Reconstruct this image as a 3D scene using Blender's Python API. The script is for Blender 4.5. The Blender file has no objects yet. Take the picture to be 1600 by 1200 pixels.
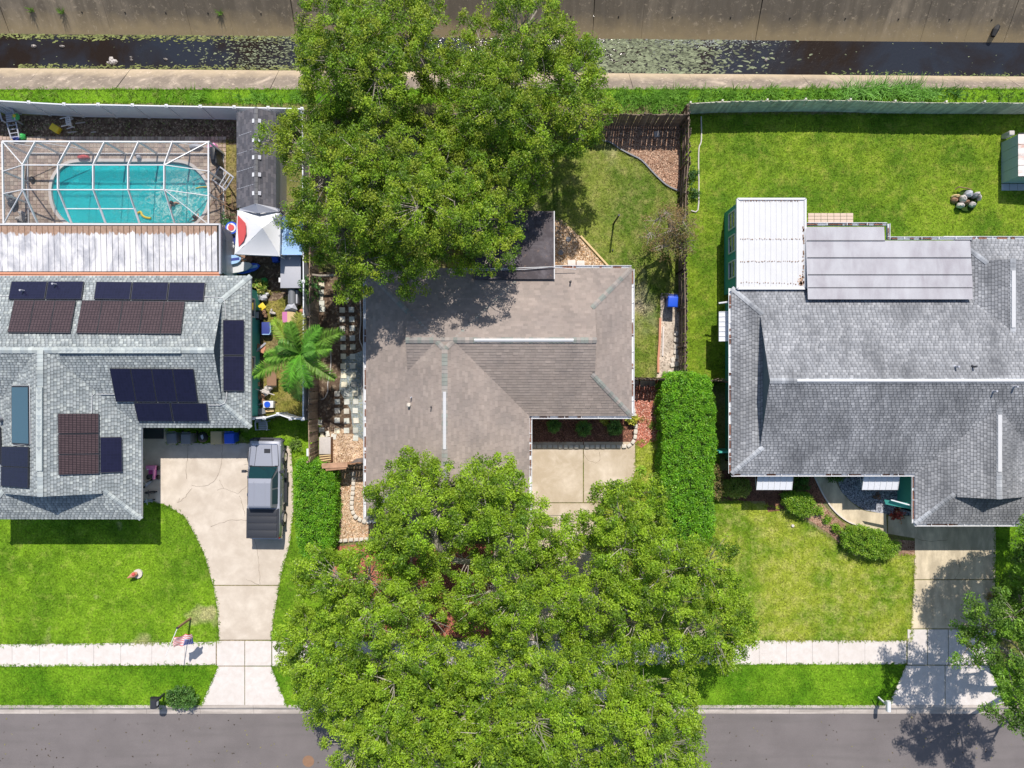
import bpy, bmesh, math, random
import numpy as np
from mathutils import Vector, Matrix
from mathutils.geometry import tessellate_polygon
R = math.radians
rnd = random.Random(7)
rng = np.random.default_rng(11)
sc = bpy.context.scene
COL = sc.collection

# ---------------------------------------------------------------- camera, sky, sun
CH = 40.36                                   # height of the drone above the lawns
PS = 27.5                                    # photo pixels per metre at ground level
cd = bpy.data.cameras.new('camera'); cam = bpy.data.objects.new('camera', cd); COL.objects.link(cam)
cam.location = (0, 0, CH); cam.rotation_euler = (0, 0, 0)
cd.sensor_width = 36; cd.lens = 36 * 1110 / 1600; cd.clip_end = 2000
sc.camera = cam
w = bpy.data.worlds.new('World'); sc.world = w; w.use_nodes = True
nt = w.node_tree; nt.nodes.clear()
sky = nt.nodes.new('ShaderNodeTexSky'); sky.sky_type = 'NISHITA'; sky.sun_disc = False
SUN_EL, SUN_AZ = R(53), R(7)                 # azimuth clockwise from +Y
sky.sun_elevation = SUN_EL; sky.sun_rotation = SUN_AZ
bgn = nt.nodes.new('ShaderNodeBackground'); bgn.inputs['Strength'].default_value = 0.11
wo = nt.nodes.new('ShaderNodeOutputWorld')
nt.links.new(sky.outputs[0], bgn.inputs[0]); nt.links.new(bgn.outputs[0], wo.inputs[0])
sl = bpy.data.lights.new('sun', 'SUN'); so = bpy.data.objects.new('sun', sl); COL.objects.link(so)
sl.energy = 4.3; sl.angle = R(0.5); sl.color = (1.0, 0.935, 0.855)
sd = Vector((math.sin(SUN_AZ) * math.cos(SUN_EL), math.cos(SUN_AZ) * math.cos(SUN_EL), math.sin(SUN_EL)))
so.rotation_euler = sd.to_track_quat('Z', 'Y').to_euler()
so.location = sd * 60
sc.view_settings.view_transform = 'Standard'; sc.view_settings.look = 'None'
sc.view_settings.gamma = 1; sc.view_settings.use_curve_mapping = False
sc.view_settings.exposure = 0.27
sc.render.engine = 'CYCLES'
sc.cycles.max_bounces = 8; sc.cycles.diffuse_bounces = 3; sc.cycles.glossy_bounces = 3
sc.cycles.transmission_bounces = 4; sc.cycles.transparent_max_bounces = 12
sc.cycles.caustics_reflective = False; sc.cycles.caustics_refractive = False

# ---------------------------------------------------------------- places
def W(px, py, h=0.0):
    """place on the site plan: survey pixel (px, py) of a point standing h metres above the lawn"""
    k = (1 - h / CH) / PS
    return Vector(((px - 800) * k, (600 - py) * k, h))
def P2(pts, h=0.0): return [tuple(W(x, y, h)[:2]) for x, y in pts]

# ---------------------------------------------------------------- materials
def new_mat(name):
    m = bpy.data.materials.new(name); m.use_nodes = True
    t = m.node_tree; t.nodes.clear()
    o = t.nodes.new('ShaderNodeOutputMaterial'); b = t.nodes.new('ShaderNodeBsdfPrincipled')
    t.links.new(b.outputs[0], o.inputs[0])
    return m, t, b, o
def L(t, a, b): t.links.new(a, b)
def posn(t):
    return t.nodes.new('ShaderNodeNewGeometry').outputs['Position']
def noise(t, vec, scale, detail=4, rough=.55, dist=0.0, sx=None):
    if sx is not None:
        mp = t.nodes.new('ShaderNodeMapping'); mp.inputs['Scale'].default_value = sx; L(t, vec, mp.inputs[0]); vec = mp.outputs[0]
    n = t.nodes.new('ShaderNodeTexNoise'); n.inputs['Scale'].default_value = scale
    n.inputs['Detail'].default_value = detail; n.inputs['Roughness'].default_value = rough; n.inputs['Distortion'].default_value = dist
    L(t, vec, n.inputs['Vector']); return n.outputs['Fac']
def ramp(t, fac, stops):
    r = t.nodes.new('ShaderNodeValToRGB'); e = r.color_ramp.elements
    while len(e) < len(stops): e.new(.5)
    for i, (p, c) in enumerate(stops):
        e[i].position = p; e[i].color = (c[0], c[1], c[2], 1) if hasattr(c, '__len__') else (c, c, c, 1)
    L(t, fac, r.inputs[0]); return r.outputs[0]
def mix(t, f, a, b, mode='MIX'):
    n = t.nodes.new('ShaderNodeMix'); n.data_type = 'RGBA'; n.blend_type = mode
    for i_, v in ((0, f), (6, a), (7, b)):
        s = n.inputs[i_]
        if hasattr(v, 'is_linked'): L(t, v, s)
        elif hasattr(v, '__len__'): s.default_value = (v[0], v[1], v[2], 1)
        else: s.default_value = v if i_ == 0 else (v, v, v, 1)
    return n.outputs[2]
def bump(t, b, h, s=.5, d=.02):
    n = t.nodes.new('ShaderNodeBump'); n.inputs['Strength'].default_value = s; n.inputs['Distance'].default_value = d
    L(t, h, n.inputs['Height']); L(t, n.outputs[0], b.inputs['Normal'])
def simple(name, c, rough=.6, metal=0, var=.25, scale=3., spec=.5, fine=40., bmp=.15):
    m, t, b, o = new_mat(name); p = posn(t)
    a = noise(t, p, scale, 5); f = noise(t, p, fine, 2)
    col = mix(t, a, tuple(x * (1 - var) for x in c), tuple(min(1, x * (1 + var)) for x in c))
    col = mix(t, .5, col, mix(t, f, tuple(x * (1 - var) for x in c), tuple(min(1, x * (1 + var)) for x in c)))
    L(t, col, b.inputs['Base Color']); b.inputs['Roughness'].default_value = rough
    b.inputs['Metallic'].default_value = metal; b.inputs['Specular IOR Level'].default_value = spec
    if bmp: bump(t, b, f, bmp, .01)
    return m
def tinted(name, rough=.7, var=.15, scale=2., fine=30., trans=0, spec=.3, bmp=.2):
    """per-piece colour (attribute 'tint') with grain; optional light passing through leaves"""
    m, t, b, o = new_mat(name); p = posn(t)
    at = t.nodes.new('ShaderNodeAttribute'); at.attribute_name = 'tint'
    a = ramp(t, noise(t, p, scale, 5), [(.3, 1 - var), (.7, 1 + var)])
    col = mix(t, 1., at.outputs['Color'], a, 'MULTIPLY')
    L(t, col, b.inputs['Base Color']); b.inputs['Roughness'].default_value = rough; b.inputs['Specular IOR Level'].default_value = spec
    if bmp: bump(t, b, noise(t, p, fine, 3), bmp, .01)
    if trans:
        tr = t.nodes.new('ShaderNodeBsdfTranslucent'); L(t, mix(t, 1., col, (1.15, 1.2, .55), 'MULTIPLY'), tr.inputs[0])
        mx = t.nodes.new('ShaderNodeMixShader'); mx.inputs[0].default_value = trans
        L(t, b.outputs[0], mx.inputs[1]); L(t, tr.outputs[0], mx.inputs[2]); L(t, mx.outputs[0], o.inputs[0])
    return m
def concrete(name, c, dark, stain=(.25, .6), sc1=.35, sc2=2.2, amt=.8, streak=None, bmp=.25, line=None):
    m, t, b, o = new_mat(name); p = posn(t)
    n1 = noise(t, p, sc1, 7, .65, .6); n2 = noise(t, p, sc2, 6, .6, .3); n3 = noise(t, p, 45, 2)
    f = ramp(t, n1, [(stain[0], 0), (stain[1], 1)])
    col = mix(t, f, mix(t, amt, c, dark), c)
    col = mix(t, ramp(t, n2, [(.38, .55), (.62, 0)]), col, dark)
    if streak:
        s = noise(t, p, 1.0, 5, .6, .2, streak)
        col = mix(t, ramp(t, s, [(.4, .75), (.62, 0)]), col, tuple(x * .55 for x in dark))
    if line:
        sp = t.nodes.new('ShaderNodeSeparateXYZ'); L(t, p, sp.inputs[0]); ad = t.nodes.new('ShaderNodeMath'); ad.operation = 'ADD'; L(t, sp.outputs['Z'], ad.inputs[0]); L(t, n2, ad.inputs[1])
        mr = t.nodes.new('ShaderNodeMapRange'); L(t, ad.outputs[0], mr.inputs[0]); mr.inputs[1].default_value = -.95; mr.inputs[2].default_value = -.35; mr.inputs[3].default_value = .8; mr.inputs[4].default_value = 0.
        col = mix(t, mr.outputs[0], col, line)
        col = mix(t, ramp(t, noise(t, p, 3.5, 6, .8, .6), [(.56, 0), (.66, .7)]), col, tuple(min(1, x * 1.5) for x in c))
    col = mix(t, .25, col, mix(t, n3, tuple(x * .55 for x in c), tuple(min(1, x * 1.35) for x in c)))
    L(t, col, b.inputs['Base Color']); b.inputs['Roughness'].default_value = .85; b.inputs['Specular IOR Level'].default_value = .3
    bump(t, b, n3, bmp, .01)
    return m
def grassmat(name, a, bcol, dry, dry_amt=.3, soil=None, soil_amt=0., trans=.15):
    m, t, b, o = new_mat(name); p = posn(t)
    at = t.nodes.new('ShaderNodeAttribute'); at.attribute_name = 'tint'
    n1 = noise(t, p, .35, 5, .6); n2 = noise(t, p, 1.6, 6, .7); n3 = noise(t, p, 9, 5, .75); n4 = noise(t, p, .16, 4, .6, .3)
    col = mix(t, ramp(t, n1, [(.40, 0), (.58, 1)]), tuple(x * .86 for x in a), tuple(x * 1.06 for x in bcol))
    col = mix(t, ramp(t, n2, [(.62 - dry_amt * .35, 0), (.72, min(1, dry_amt * 1.6))]), col, dry)
    if soil: col = mix(t, ramp(t, n4, [(.62 - soil_amt * .3, 0), (.66, .9)]), col, mix(t, n3, soil, tuple(x * 1.5 for x in soil)))
    col = mix(t, 1., col, ramp(t, n3, [(.32, .5), (.68, 1.5)]), 'MULTIPLY')
    col = mix(t, 1., col, ramp(t, n2, [(.3, .8), (.7, 1.2)]), 'MULTIPLY')
    col = mix(t, 1., col, at.outputs['Color'], 'MULTIPLY')
    L(t, col, b.inputs['Base Color']); b.inputs['Roughness'].default_value = .75; b.inputs['Specular IOR Level'].default_value = .15
    bump(t, b, n3, .5, .04)
    tr = t.nodes.new('ShaderNodeBsdfTranslucent'); L(t, mix(t, 1., col, (1.1, 1.2, .6), 'MULTIPLY'), tr.inputs[0])
    mx = t.nodes.new('ShaderNodeMixShader'); mx.inputs[0].default_value = trans
    L(t, b.outputs[0], mx.inputs[1]); L(t, tr.outputs[0], mx.inputs[2]); L(t, mx.outputs[0], o.inputs[0])
    return m
def litter(name, c1, c2, c3, scale=14., big=1.2):
    m, t, b, o = new_mat(name); p = posn(t)
    v = t.nodes.new('ShaderNodeTexVoronoi'); v.inputs['Scale'].default_value = scale; L(t, p, v.inputs['Vector'])
    g = t.nodes.new('ShaderNodeSeparateColor'); L(t, v.outputs['Color'], g.inputs[0])
    col = mix(t, g.outputs[0], c1, c2); col = mix(t, ramp(t, g.outputs[1], [(.75, 0), (.85, 1)]), col, c3)
    col = mix(t, 1., col, ramp(t, noise(t, p, big, 5), [(.3, .6), (.7, 1.25)]), 'MULTIPLY')
    L(t, col, b.inputs['Base Color']); b.inputs['Roughness'].default_value = .9; b.inputs['Specular IOR Level'].default_value = .1
    bump(t, b, g.outputs[2], .6, .03)
    return m

M = {}
M['grass_a'] = grassmat('grass_lush', (.13, .27, .012), (.19, .34, .016), (.33, .34, .08), .3, (.36, .34, .16), .02)
M['grass_b'] = grassmat('grass_back', (.12, .235, .012), (.19, .29, .018), (.29, .27, .06), .38)
M['grass_c'] = grassmat('grass_patchy', (.12, .21, .02), (.21, .26, .04), (.30, .27, .10), .5, (.38, .32, .23), .42)
M['grass_d'] = grassmat('grass_dry', (.17, .30, .016), (.29, .35, .035), (.44, .39, .15), .45)
M['grass_e'] = grassmat('grass_strip', (.10, .25, .008), (.16, .31, .014), (.24, .29, .04), .25)
M['grass_f'] = grassmat('grass_olive', (.17, .19, .035), (.27, .25, .05), (.3, .22, .1), .5, (.22, .16, .1), .25)  # olive grass of the pool side and left side yard
M['tall'] = tinted('tall_grass', .6, .2, 1.5, trans=.25, bmp=0)
M['leaf'] = tinted('leaf', .5, .22, .9, trans=.34, spec=.35, bmp=0)
M['hedge_leaf'] = tinted('hedge_leaf', .45, .18, 1.3, trans=.25, spec=.4, bmp=0)
M['bark_pale'] = simple('bark_pale', (.36, .33, .27), .9, var=.35, scale=5, fine=30, bmp=.5)
M['bark'] = simple('bark', (.27, .24, .20), .9, var=.4, scale=5, fine=30, bmp=.5)
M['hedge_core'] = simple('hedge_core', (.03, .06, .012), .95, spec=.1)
M['ground'] = grassmat('ground_cover', (.15, .19, .04), (.2, .2, .06), (.25, .2, .1), .5, (.25, .2, .14), .4)
M['dirt'] = litter('dirt', (.10, .065, .045), (.17, .12, .085), (.26, .2, .14), 9, .8)
M['soil'] = litter('sandy_soil', (.33, .27, .2), (.45, .38, .3), (.2, .15, .1), 12, .9)
M['mulch_br'] = litter('brown_mulch', (.30, .18, .12), (.48, .32, .23), (.16, .08, .05), 22, 1.)
M['mulch_red'] = litter('red_mulch', (.36, .11, .07), (.56, .23, .16), (.2, .07, .05), 22, 1.)
M['mulch_dk'] = litter('dark_mulch', (.18, .08, .055), (.30, .15, .10), (.1, .05, .035), 22, 1.)
M['litter'] = litter('leaf_litter', (.48, .33, .2), (.72, .55, .4), (.28, .18, .1), 16, 1.2)
M['gravel'] = litter('dark_gravel', (.22, .23, .26), (.48, .49, .54), (.10, .1, .12), 16, 1.5)
M['gravel_t'] = litter('tan_gravel', (.45, .37, .3), (.62, .54, .45), (.3, .25, .2), 14, 1.)
M['bluestone'] = litter('blue_grey_fines', (.2, .24, .25), (.36, .4, .4), (.3, .3, .2), 18, .8)
M['drive_l'] = concrete('driveway_concrete', (.66, .585, .495), (.40, .33, .26), (.38, .62), .5, 1.3, .6)
M['drive_r'] = concrete('driveway_concrete_right', (.76, .65, .47), (.46, .38, .26), (.32, .54), .8, 1.6, .45, (1.6, .5, 1))
M['pad'] = concrete('stained_pad', (.66, .57, .46), (.38, .30, .20), (.42, .64), .7, 1.2, .85)
M['walk'] = concrete('sidewalk_concrete', (.69, .64, .61), (.52, .47, .42), (.3, .6), .4, 3, .4)
M['kerb'] = concrete('kerb_concrete', (.6, .54, .49), (.4, .35, .31), (.35, .6), .8, 3, .5, (.3, 3, 1))
M['bank_n'] = concrete('canal_concrete', (.35, .285, .20), (.105, .09, .072), (.44, .66), .16, .8, 1.0, (2.2, .25, .25), line=(.38, .29, .15))
M['bank_s'] = concrete('canal_concrete_south', (.50, .41, .32), (.17, .14, .115), (.50, .62), .5, 1.4, 1.0, (1.0, .6, .6), line=(.5, .40, .26))
M['stone'] = simple('edging_stone', (.60, .55, .48), .9, var=.2)
M['tile'] = tinted('stepping_tile', .85, .15, 5)
M['wood'] = tinted('fence_wood', .85, .25, 3, 40)
M['white'] = simple('white_paint', (.68, .69, .71), .4, var=.05)
M['vinyl'] = simple('white_vinyl', (.72, .74, .78), .35, var=.04, scale=1)
M['whitemetal'] = simple('white_metal', (.58, .585, .60), .5, var=.16, scale=1.5)
M['teal'] = simple('teal_stucco', (.06, .36, .30), .8, var=.1)
M['beige'] = simple('beige_stucco', (.55, .48, .38), .8, var=.1)
M['grey'] = simple('grey_plastic', (.17, .18, .20), .5, var=.12)
M['ltgrey'] = simple('light_grey_plastic', (.42, .43, .48), .5, var=.12)
M['dark'] = simple('dark_plastic', (.035, .037, .045), .45, var=.3)
M['rubber'] = simple('rubber', (.02, .02, .02), .8, var=.3)
M['blue'] = simple('blue_plastic', (.015, .09, .62), .4, var=.12)
M['ltblue'] = simple('light_blue_cloth', (.33, .52, .78), .7, var=.15)
M['navy'] = simple('navy_cloth', (.03, .05, .25), .7, var=.2)
M['pink'] = simple('pink_plastic', (.72, .25, .50), .5, var=.15)
M['purple'] = simple('purple_plastic', (.42, .05, .32), .5, var=.15)
M['yellow'] = simple('yellow_plastic', (.75, .56, .03), .5, var=.12)
M['green'] = simple('green_plastic', (.05, .42, .10), .5, var=.15)
M['red'] = simple('red_cloth', (.58, .08, .08), .7, var=.2)
M['woodbrown'] = simple('brown_wood', (.26, .15, .09), .8, var=.35, scale=6)
M['ply'] = simple('plywood', (.62, .46, .24), .75, var=.15, scale=4)
M['terra'] = simple('terracotta', (.55, .26, .16), .8, var=.15)
M['rock'] = simple('pale_rock', (.5, .46, .43), .85, var=.35, scale=6)
M['black'] = simple('near_black', (.012, .012, .014), .6)
M['skin'] = simple('skin', (.55, .33, .24), .5, var=.05)
M['hair'] = simple('hair', (.03, .02, .015), .6)
M['solar'] = None
# asphalt
m, t, b, o = new_mat('asphalt'); p = posn(t)
c = mix(t, ramp(t, noise(t, p, .5, 6, .6), [(.35, 0), (.65, 1)]), (.135, .118, .116), (.18, .158, .155))
c = mix(t, .4, c, mix(t, noise(t, p, 60, 2), (.07, .06, .06), (.29, .265, .26)))
c = mix(t, ramp(t, noise(t, p, 1.1, 3, .8, 1.0), [(.68, 0), (.72, .8)]), c, (.10, .085, .08))
c = mix(t, ramp(t, noise(t, p, .8, 3, .5, .2, (.25, 2.2, 1)), [(.5, 0), (.7, .35)]), c, (.12, .11, .105))
L(t, c, b.inputs['Base Color']); b.inputs['Roughness'].default_value = .9; bump(t, b, noise(t, p, 60, 2), .4, .01); M['asphalt'] = m
# shingles: tab colour comes with the tab; algae streaks run down the slope
for nm, st, sa in (('shingle_a', None, 0), ('shingle_b', (.9, .9, .9), .18), ('shingle_c', (1.1, .22, 1), .6)):
    m, t, b, o = new_mat(nm); p = posn(t)
    at = t.nodes.new('ShaderNodeAttribute'); at.attribute_name = 'tint'
    c = mix(t, 1., at.outputs['Color'], ramp(t, noise(t, p, 90, 2), [(.2, .8), (.8, 1.2)]), 'MULTIPLY')
    c = mix(t, 1., c, ramp(t, noise(t, p, .5, 5), [(.3, .9), (.7, 1.1)]), 'MULTIPLY')
    if st:
        c = mix(t, ramp(t, noise(t, p, .75, 6, .6, .1, st), [(.42, 0), (.63, sa)]), c, (.085, .09, .10))
    L(t, c, b.inputs['Base Color']); b.inputs['Roughness'].default_value = .9; b.inputs['Specular IOR Level'].default_value = .25
    bump(t, b, noise(t, p, 90, 2), .3, .005); M[nm] = m
# solar cells
for nm, c0 in (('solar', (.010, .010, .028)), ('solar_br', (.075, .05, .052))):
    m, t, b, o = new_mat(nm); p = posn(t)
    br = t.nodes.new('ShaderNodeTexBrick'); br.offset = 0; br.inputs['Scale'].default_value = 1
    br.inputs['Brick Width'].default_value = .158; br.inputs['Row Height'].default_value = .158 if nm == 'solar' else .09; br.inputs['Mortar Size'].default_value = .006 if nm == 'solar' else .014
    br.inputs['Color1'].default_value = (*c0, 1); br.inputs['Color2'].default_value = (*[x * 1.25 for x in c0], 1)
    br.inputs['Mortar'].default_value = (*[x * (1.6 if nm == 'solar' else .25) for x in c0], 1)
    L(t, p, br.inputs['Vector']); L(t, br.outputs[0], b.inputs['Base Color'])
    b.inputs['Roughness'].default_value = .22; b.inputs['Specular IOR Level'].default_value = .5; M[nm] = m
# glass
def glassy(name, c, rough=.05):
    m, t, b, o = new_mat(name); b.inputs['Base Color'].default_value = (*c, 1); b.inputs['Roughness'].default_value = rough
    b.inputs['Specular IOR Level'].default_value = .8; b.inputs['Coat Weight'].default_value = .5; M[name] = m
glassy('glass', (.05, .09, .11)); glassy('windscreen', (.012, .04, .05)); glassy('thermal', (.05, .11, .15), .15)
m, t, b, o = new_mat('silver_paint'); b.inputs['Base Color'].default_value = (.36, .375, .43, 1); b.inputs['Metallic'].default_value = .35
b.inputs['Roughness'].default_value = .38; b.inputs['Coat Weight'].default_value = .6; M['silver'] = m
m, t, b, o = new_mat('charcoal_cover'); b.inputs['Base Color'].default_value = (.033, .036, .045, 1); b.inputs['Roughness'].default_value = .55; M['tonneau'] = m
m, t, b, o = new_mat('chrome'); b.inputs['Base Color'].default_value = (.7, .7, .72, 1); b.inputs['Metallic'].default_value = 1; b.inputs['Roughness'].default_value = .25; M['chrome'] = m
m, t, b, o = new_mat('red_lens'); b.inputs['Base Color'].default_value = (.4, .01, .01, 1); b.inputs['Roughness'].default_value = .2; M['lens'] = m
# screen mesh
m, t, b, o = new_mat('insect_screen'); b.inputs['Base Color'].default_value = (.10, .105, .12, 1); b.inputs['Roughness'].default_value = .8
tp = t.nodes.new('ShaderNodeBsdfTransparent'); mx = t.nodes.new('ShaderNodeMixShader'); mx.inputs[0].default_value = .10
L(t, tp.outputs[0], mx.inputs[1]); L(t, b.outputs[0], mx.inputs[2]); L(t, mx.outputs[0], o.inputs[0]); M['screen'] = m
m, t, b, o = new_mat('insect_screen_slant'); b.inputs['Base Color'].default_value = (.13, .14, .17, 1); b.inputs['Roughness'].default_value = .8
tp = t.nodes.new('ShaderNodeBsdfTransparent'); mx = t.nodes.new('ShaderNodeMixShader'); mx.inputs[0].default_value = .24
L(t, tp.outputs[0], mx.inputs[1]); L(t, b.outputs[0], mx.inputs[2]); L(t, mx.outputs[0], o.inputs[0]); M['screen2'] = m
M['gable'] = simple('slate_siding', (.11, .15, .19), .8, var=.15, scale=6)
# pool water: tinted clear sheet with a fresnel sheen and ripples
m, t, b, o = new_mat('pool_water'); p = posn(t)
tp = t.nodes.new('ShaderNodeBsdfTransparent'); tp.inputs[0].default_value = (.82, 1.0, 1.0, 1)
gl = t.nodes.new('ShaderNodeBsdfGlossy'); gl.inputs['Roughness'].default_value = .06
fr = t.nodes.new('ShaderNodeFresnel'); fr.inputs['IOR'].default_value = 1.33
bp = t.nodes.new('ShaderNodeBump'); bp.inputs['Strength'].default_value = .9; bp.inputs['Distance'].default_value = .12
L(t, noise(t, p, 2.6, 5, .65, 1.2), bp.inputs['Height'])
for q in (gl, fr): L(t, bp.outputs[0], q.inputs['Normal'])
mx = t.nodes.new('ShaderNodeMixShader'); L(t, fr.outputs[0], mx.inputs[0]); L(t, tp.outputs[0], mx.inputs[1]); L(t, gl.outputs[0], mx.inputs[2])
df = t.nodes.new('ShaderNodeBsdfDiffuse'); df.inputs[0].default_value = (.02, .70, .76, 1); m3 = t.nodes.new('ShaderNodeMixShader'); m3.inputs[0].default_value = .4
L(t, mx.outputs[0], m3.inputs[1]); L(t, df.outputs[0], m3.inputs[2]); L(t, m3.outputs[0], o.inputs[0]); M['poolwater'] = m
m, t, b, o = new_mat('pool_plaster'); p = posn(t)
L(t, mix(t, noise(t, p, .8, 3), (.035, .72, .76), (.07, .80, .82)), b.inputs['Base Color']); b.inputs['Roughness'].default_value = .7; M['plaster'] = m
m, t, b, o = new_mat('foam'); p = posn(t)
f = ramp(t, noise(t, p, 3.2, 6, .72, 1.6), [(.45, 0), (.62, .85)])
df = t.nodes.new('ShaderNodeBsdfDiffuse'); df.inputs[0].default_value = (.55, .9, .85, 1); tp = t.nodes.new('ShaderNodeBsdfTransparent')
vd = t.nodes.new('ShaderNodeAttribute'); vd.attribute_name = 'tint'
mu = mix(t, 1., f, vd.outputs['Color'], 'MULTIPLY'); sp = t.nodes.new('ShaderNodeSeparateColor'); L(t, mu, sp.inputs[0])
mx = t.nodes.new('ShaderNodeMixShader'); L(t, sp.outputs[0], mx.inputs[0]); L(t, tp.outputs[0], mx.inputs[1]); L(t, df.outputs[0], mx.inputs[2])
L(t, mx.outputs[0], o.inputs[0]); M['foam'] = m
# canal water
m, t, b, o = new_mat('canal_water'); p = posn(t)
c = mix(t, ramp(t, noise(t, p, .25, 4, .6, .4), [(.4, 0), (.6, 1)]), (.018, .011, .006), (.022, .026, .036))
L(t, c, b.inputs['Base Color']); b.inputs['Roughness'].default_value = .12; b.inputs['IOR'].default_value = 1.33
bump(t, b, noise(t, p, 5, 4, .6, .8), .35, .04); M['canal'] = m
M['algae'] = tinted('algae', .8, .3, 3)

# ---------------------------------------------------------------- mesh helpers
class MB:
    def __init__(s): s.v = []; s.f = []; s.c = []; s.col = None
    def add(s, vs, fs, col=None):
        n = len(s.v); s.v.extend([tuple(x) for x in vs]); s.f.extend([tuple(i + n for i in f) for f in fs]); s.c.extend([col] * len(fs)); return s
    def box(s, x0, x1, y0, y1, z0, z1, col=None):
        return s.add([(x0, y0, z0), (x1, y0, z0), (x1, y1, z0), (x0, y1, z0), (x0, y0, z1), (x1, y0, z1), (x1, y1, z1), (x0, y1, z1)],
                     [(3, 2, 1, 0), (4, 5, 6, 7), (0, 1, 5, 4), (1, 2, 6, 5), (2, 3, 7, 6), (3, 0, 4, 7)], col)
    def cbox(s, c, sz, rz=0, col=None, rx=0, ry=0):
        m = Matrix.Rotation(rz, 3, 'Z') @ Matrix.Rotation(ry, 3, 'Y') @ Matrix.Rotation(rx, 3, 'X'); a, b_, d = [q / 2 for q in sz]; c = Vector(c)
        vs = [c + m @ Vector(q) for q in ((-a, -b_, -d), (a, -b_, -d), (a, b_, -d), (-a, b_, -d), (-a, -b_, d), (a, -b_, d), (a, b_, d), (-a, b_, d))]
        return s.add(vs, [(3, 2, 1, 0), (4, 5, 6, 7), (0, 1, 5, 4), (1, 2, 6, 5), (2, 3, 7, 6), (3, 0, 4, 7)], col)
    def bar(s, p, q, wd, hg, col=None):
        """square bar from p to q"""
        p = Vector(p); q = Vector(q); d = (q - p).normalized()
        sd_ = d.cross(Vector((0, 0, 1)))
        if sd_.length < 1e-4: sd_ = Vector((1, 0, 0))
        sd_.normalize(); up = sd_.cross(d).normalized()
        vs = [e + sd_ * a * wd / 2 + up * b_ * hg / 2 for e in (p, q) for a, b_ in ((-1, -1), (1, -1), (1, 1), (-1, 1))]
        return s.add(vs, [(0, 1, 2, 3), (7, 6, 5, 4), (0, 4, 5, 1), (1, 5, 6, 2), (2, 6, 7, 3), (3, 7, 4, 0)], col)
    def prism(s, pts, z0, z1, col=None):
        n = len(pts)
        if area2(pts) < 0: pts = pts[::-1]
        vs = [(x, y, z0) for x, y in pts] + [(x, y, z1) for x, y in pts]
        return s.add(vs, [tuple(range(n, 2 * n)), tuple(range(n - 1, -1, -1))] + [(i, (i + 1) % n, n + (i + 1) % n, n + i) for i in range(n)], col)
    def sheet(s, pts, z, col=None):
        if area2(pts) < 0: pts = pts[::-1]
        return s.add([(x, y, z) for x, y in pts], [tuple(range(len(pts)))], col)
    def tube(s, pts, rs, n=6, col=None, cap=True):
        pts = [Vector(p) for p in pts]
        if not hasattr(rs, '__len__'): rs = [rs] * len(pts)
        ring = []
        ref = Vector((0, 0, 1))
        base = len(s.v)
        for i, p in enumerate(pts):
            d = (pts[min(i + 1, len(pts) - 1)] - pts[max(i - 1, 0)]).normalized()
            a = d.cross(ref)
            if a.length < .05: a = d.cross(Vector((1, 0, 0)))
            a.normalize(); b_ = d.cross(a)
            for k in range(n):
                t_ = 2 * math.pi * k / n; s.v.append(tuple(p + (a * math.cos(t_) + b_ * math.sin(t_)) * rs[i]))
        for i in range(len(pts) - 1):
            for k in range(n):
                a0 = base + i * n + k; a1 = base + i * n + (k + 1) % n
                s.f.append((a0, a1, a1 + n, a0 + n)); s.c.append(col)
        if cap:
            s.f.append(tuple(base + k for k in range(n - 1, -1, -1))); s.f.append(tuple(base + (len(pts) - 1) * n + k for k in range(n))); s.c += [col, col]
        return s
    def cyl(s, c, r, h, n=12, axis='z', col=None, r2=None):
        c = Vector(c); d = {'z': Vector((0, 0, 1)), 'x': Vector((1, 0, 0)), 'y': Vector((0, 1, 0))}[axis]
        return s.tube([c, c + d * h], [r, r if r2 is None else r2], n, col)
    def ball(s, c, r, nu=8, nv=5, jit=0, col=None):
        if not hasattr(r, '__len__'): r = (r, r, r)
        n0 = len(s.v)
        for j in range(nv + 1):
            a = math.pi * j / nv
            for i in range(nu):
                b_ = 2 * math.pi * i / nu; q = 1 + rnd.uniform(-jit, jit)
                s.v.append((c[0] + r[0] * q * math.sin(a) * math.cos(b_), c[1] + r[1] * q * math.sin(a) * math.sin(b_), c[2] + r[2] * q * math.cos(a)))
        for j in range(nv):
            for i in range(nu):
                a = n0 + j * nu + i; b_ = n0 + j * nu + (i + 1) % nu
                s.f.append((a, a + nu, b_ + nu, b_)); s.c.append(col)
        return s
def area2(p): return sum(p[i][0] * p[(i + 1) % len(p)][1] - p[(i + 1) % len(p)][0] * p[i][1] for i in range(len(p)))
def woff(o):
    v = Vector((0, 0, 0))
    while o is not None: v += Vector(o.location); o = o.parent
    return v
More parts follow.
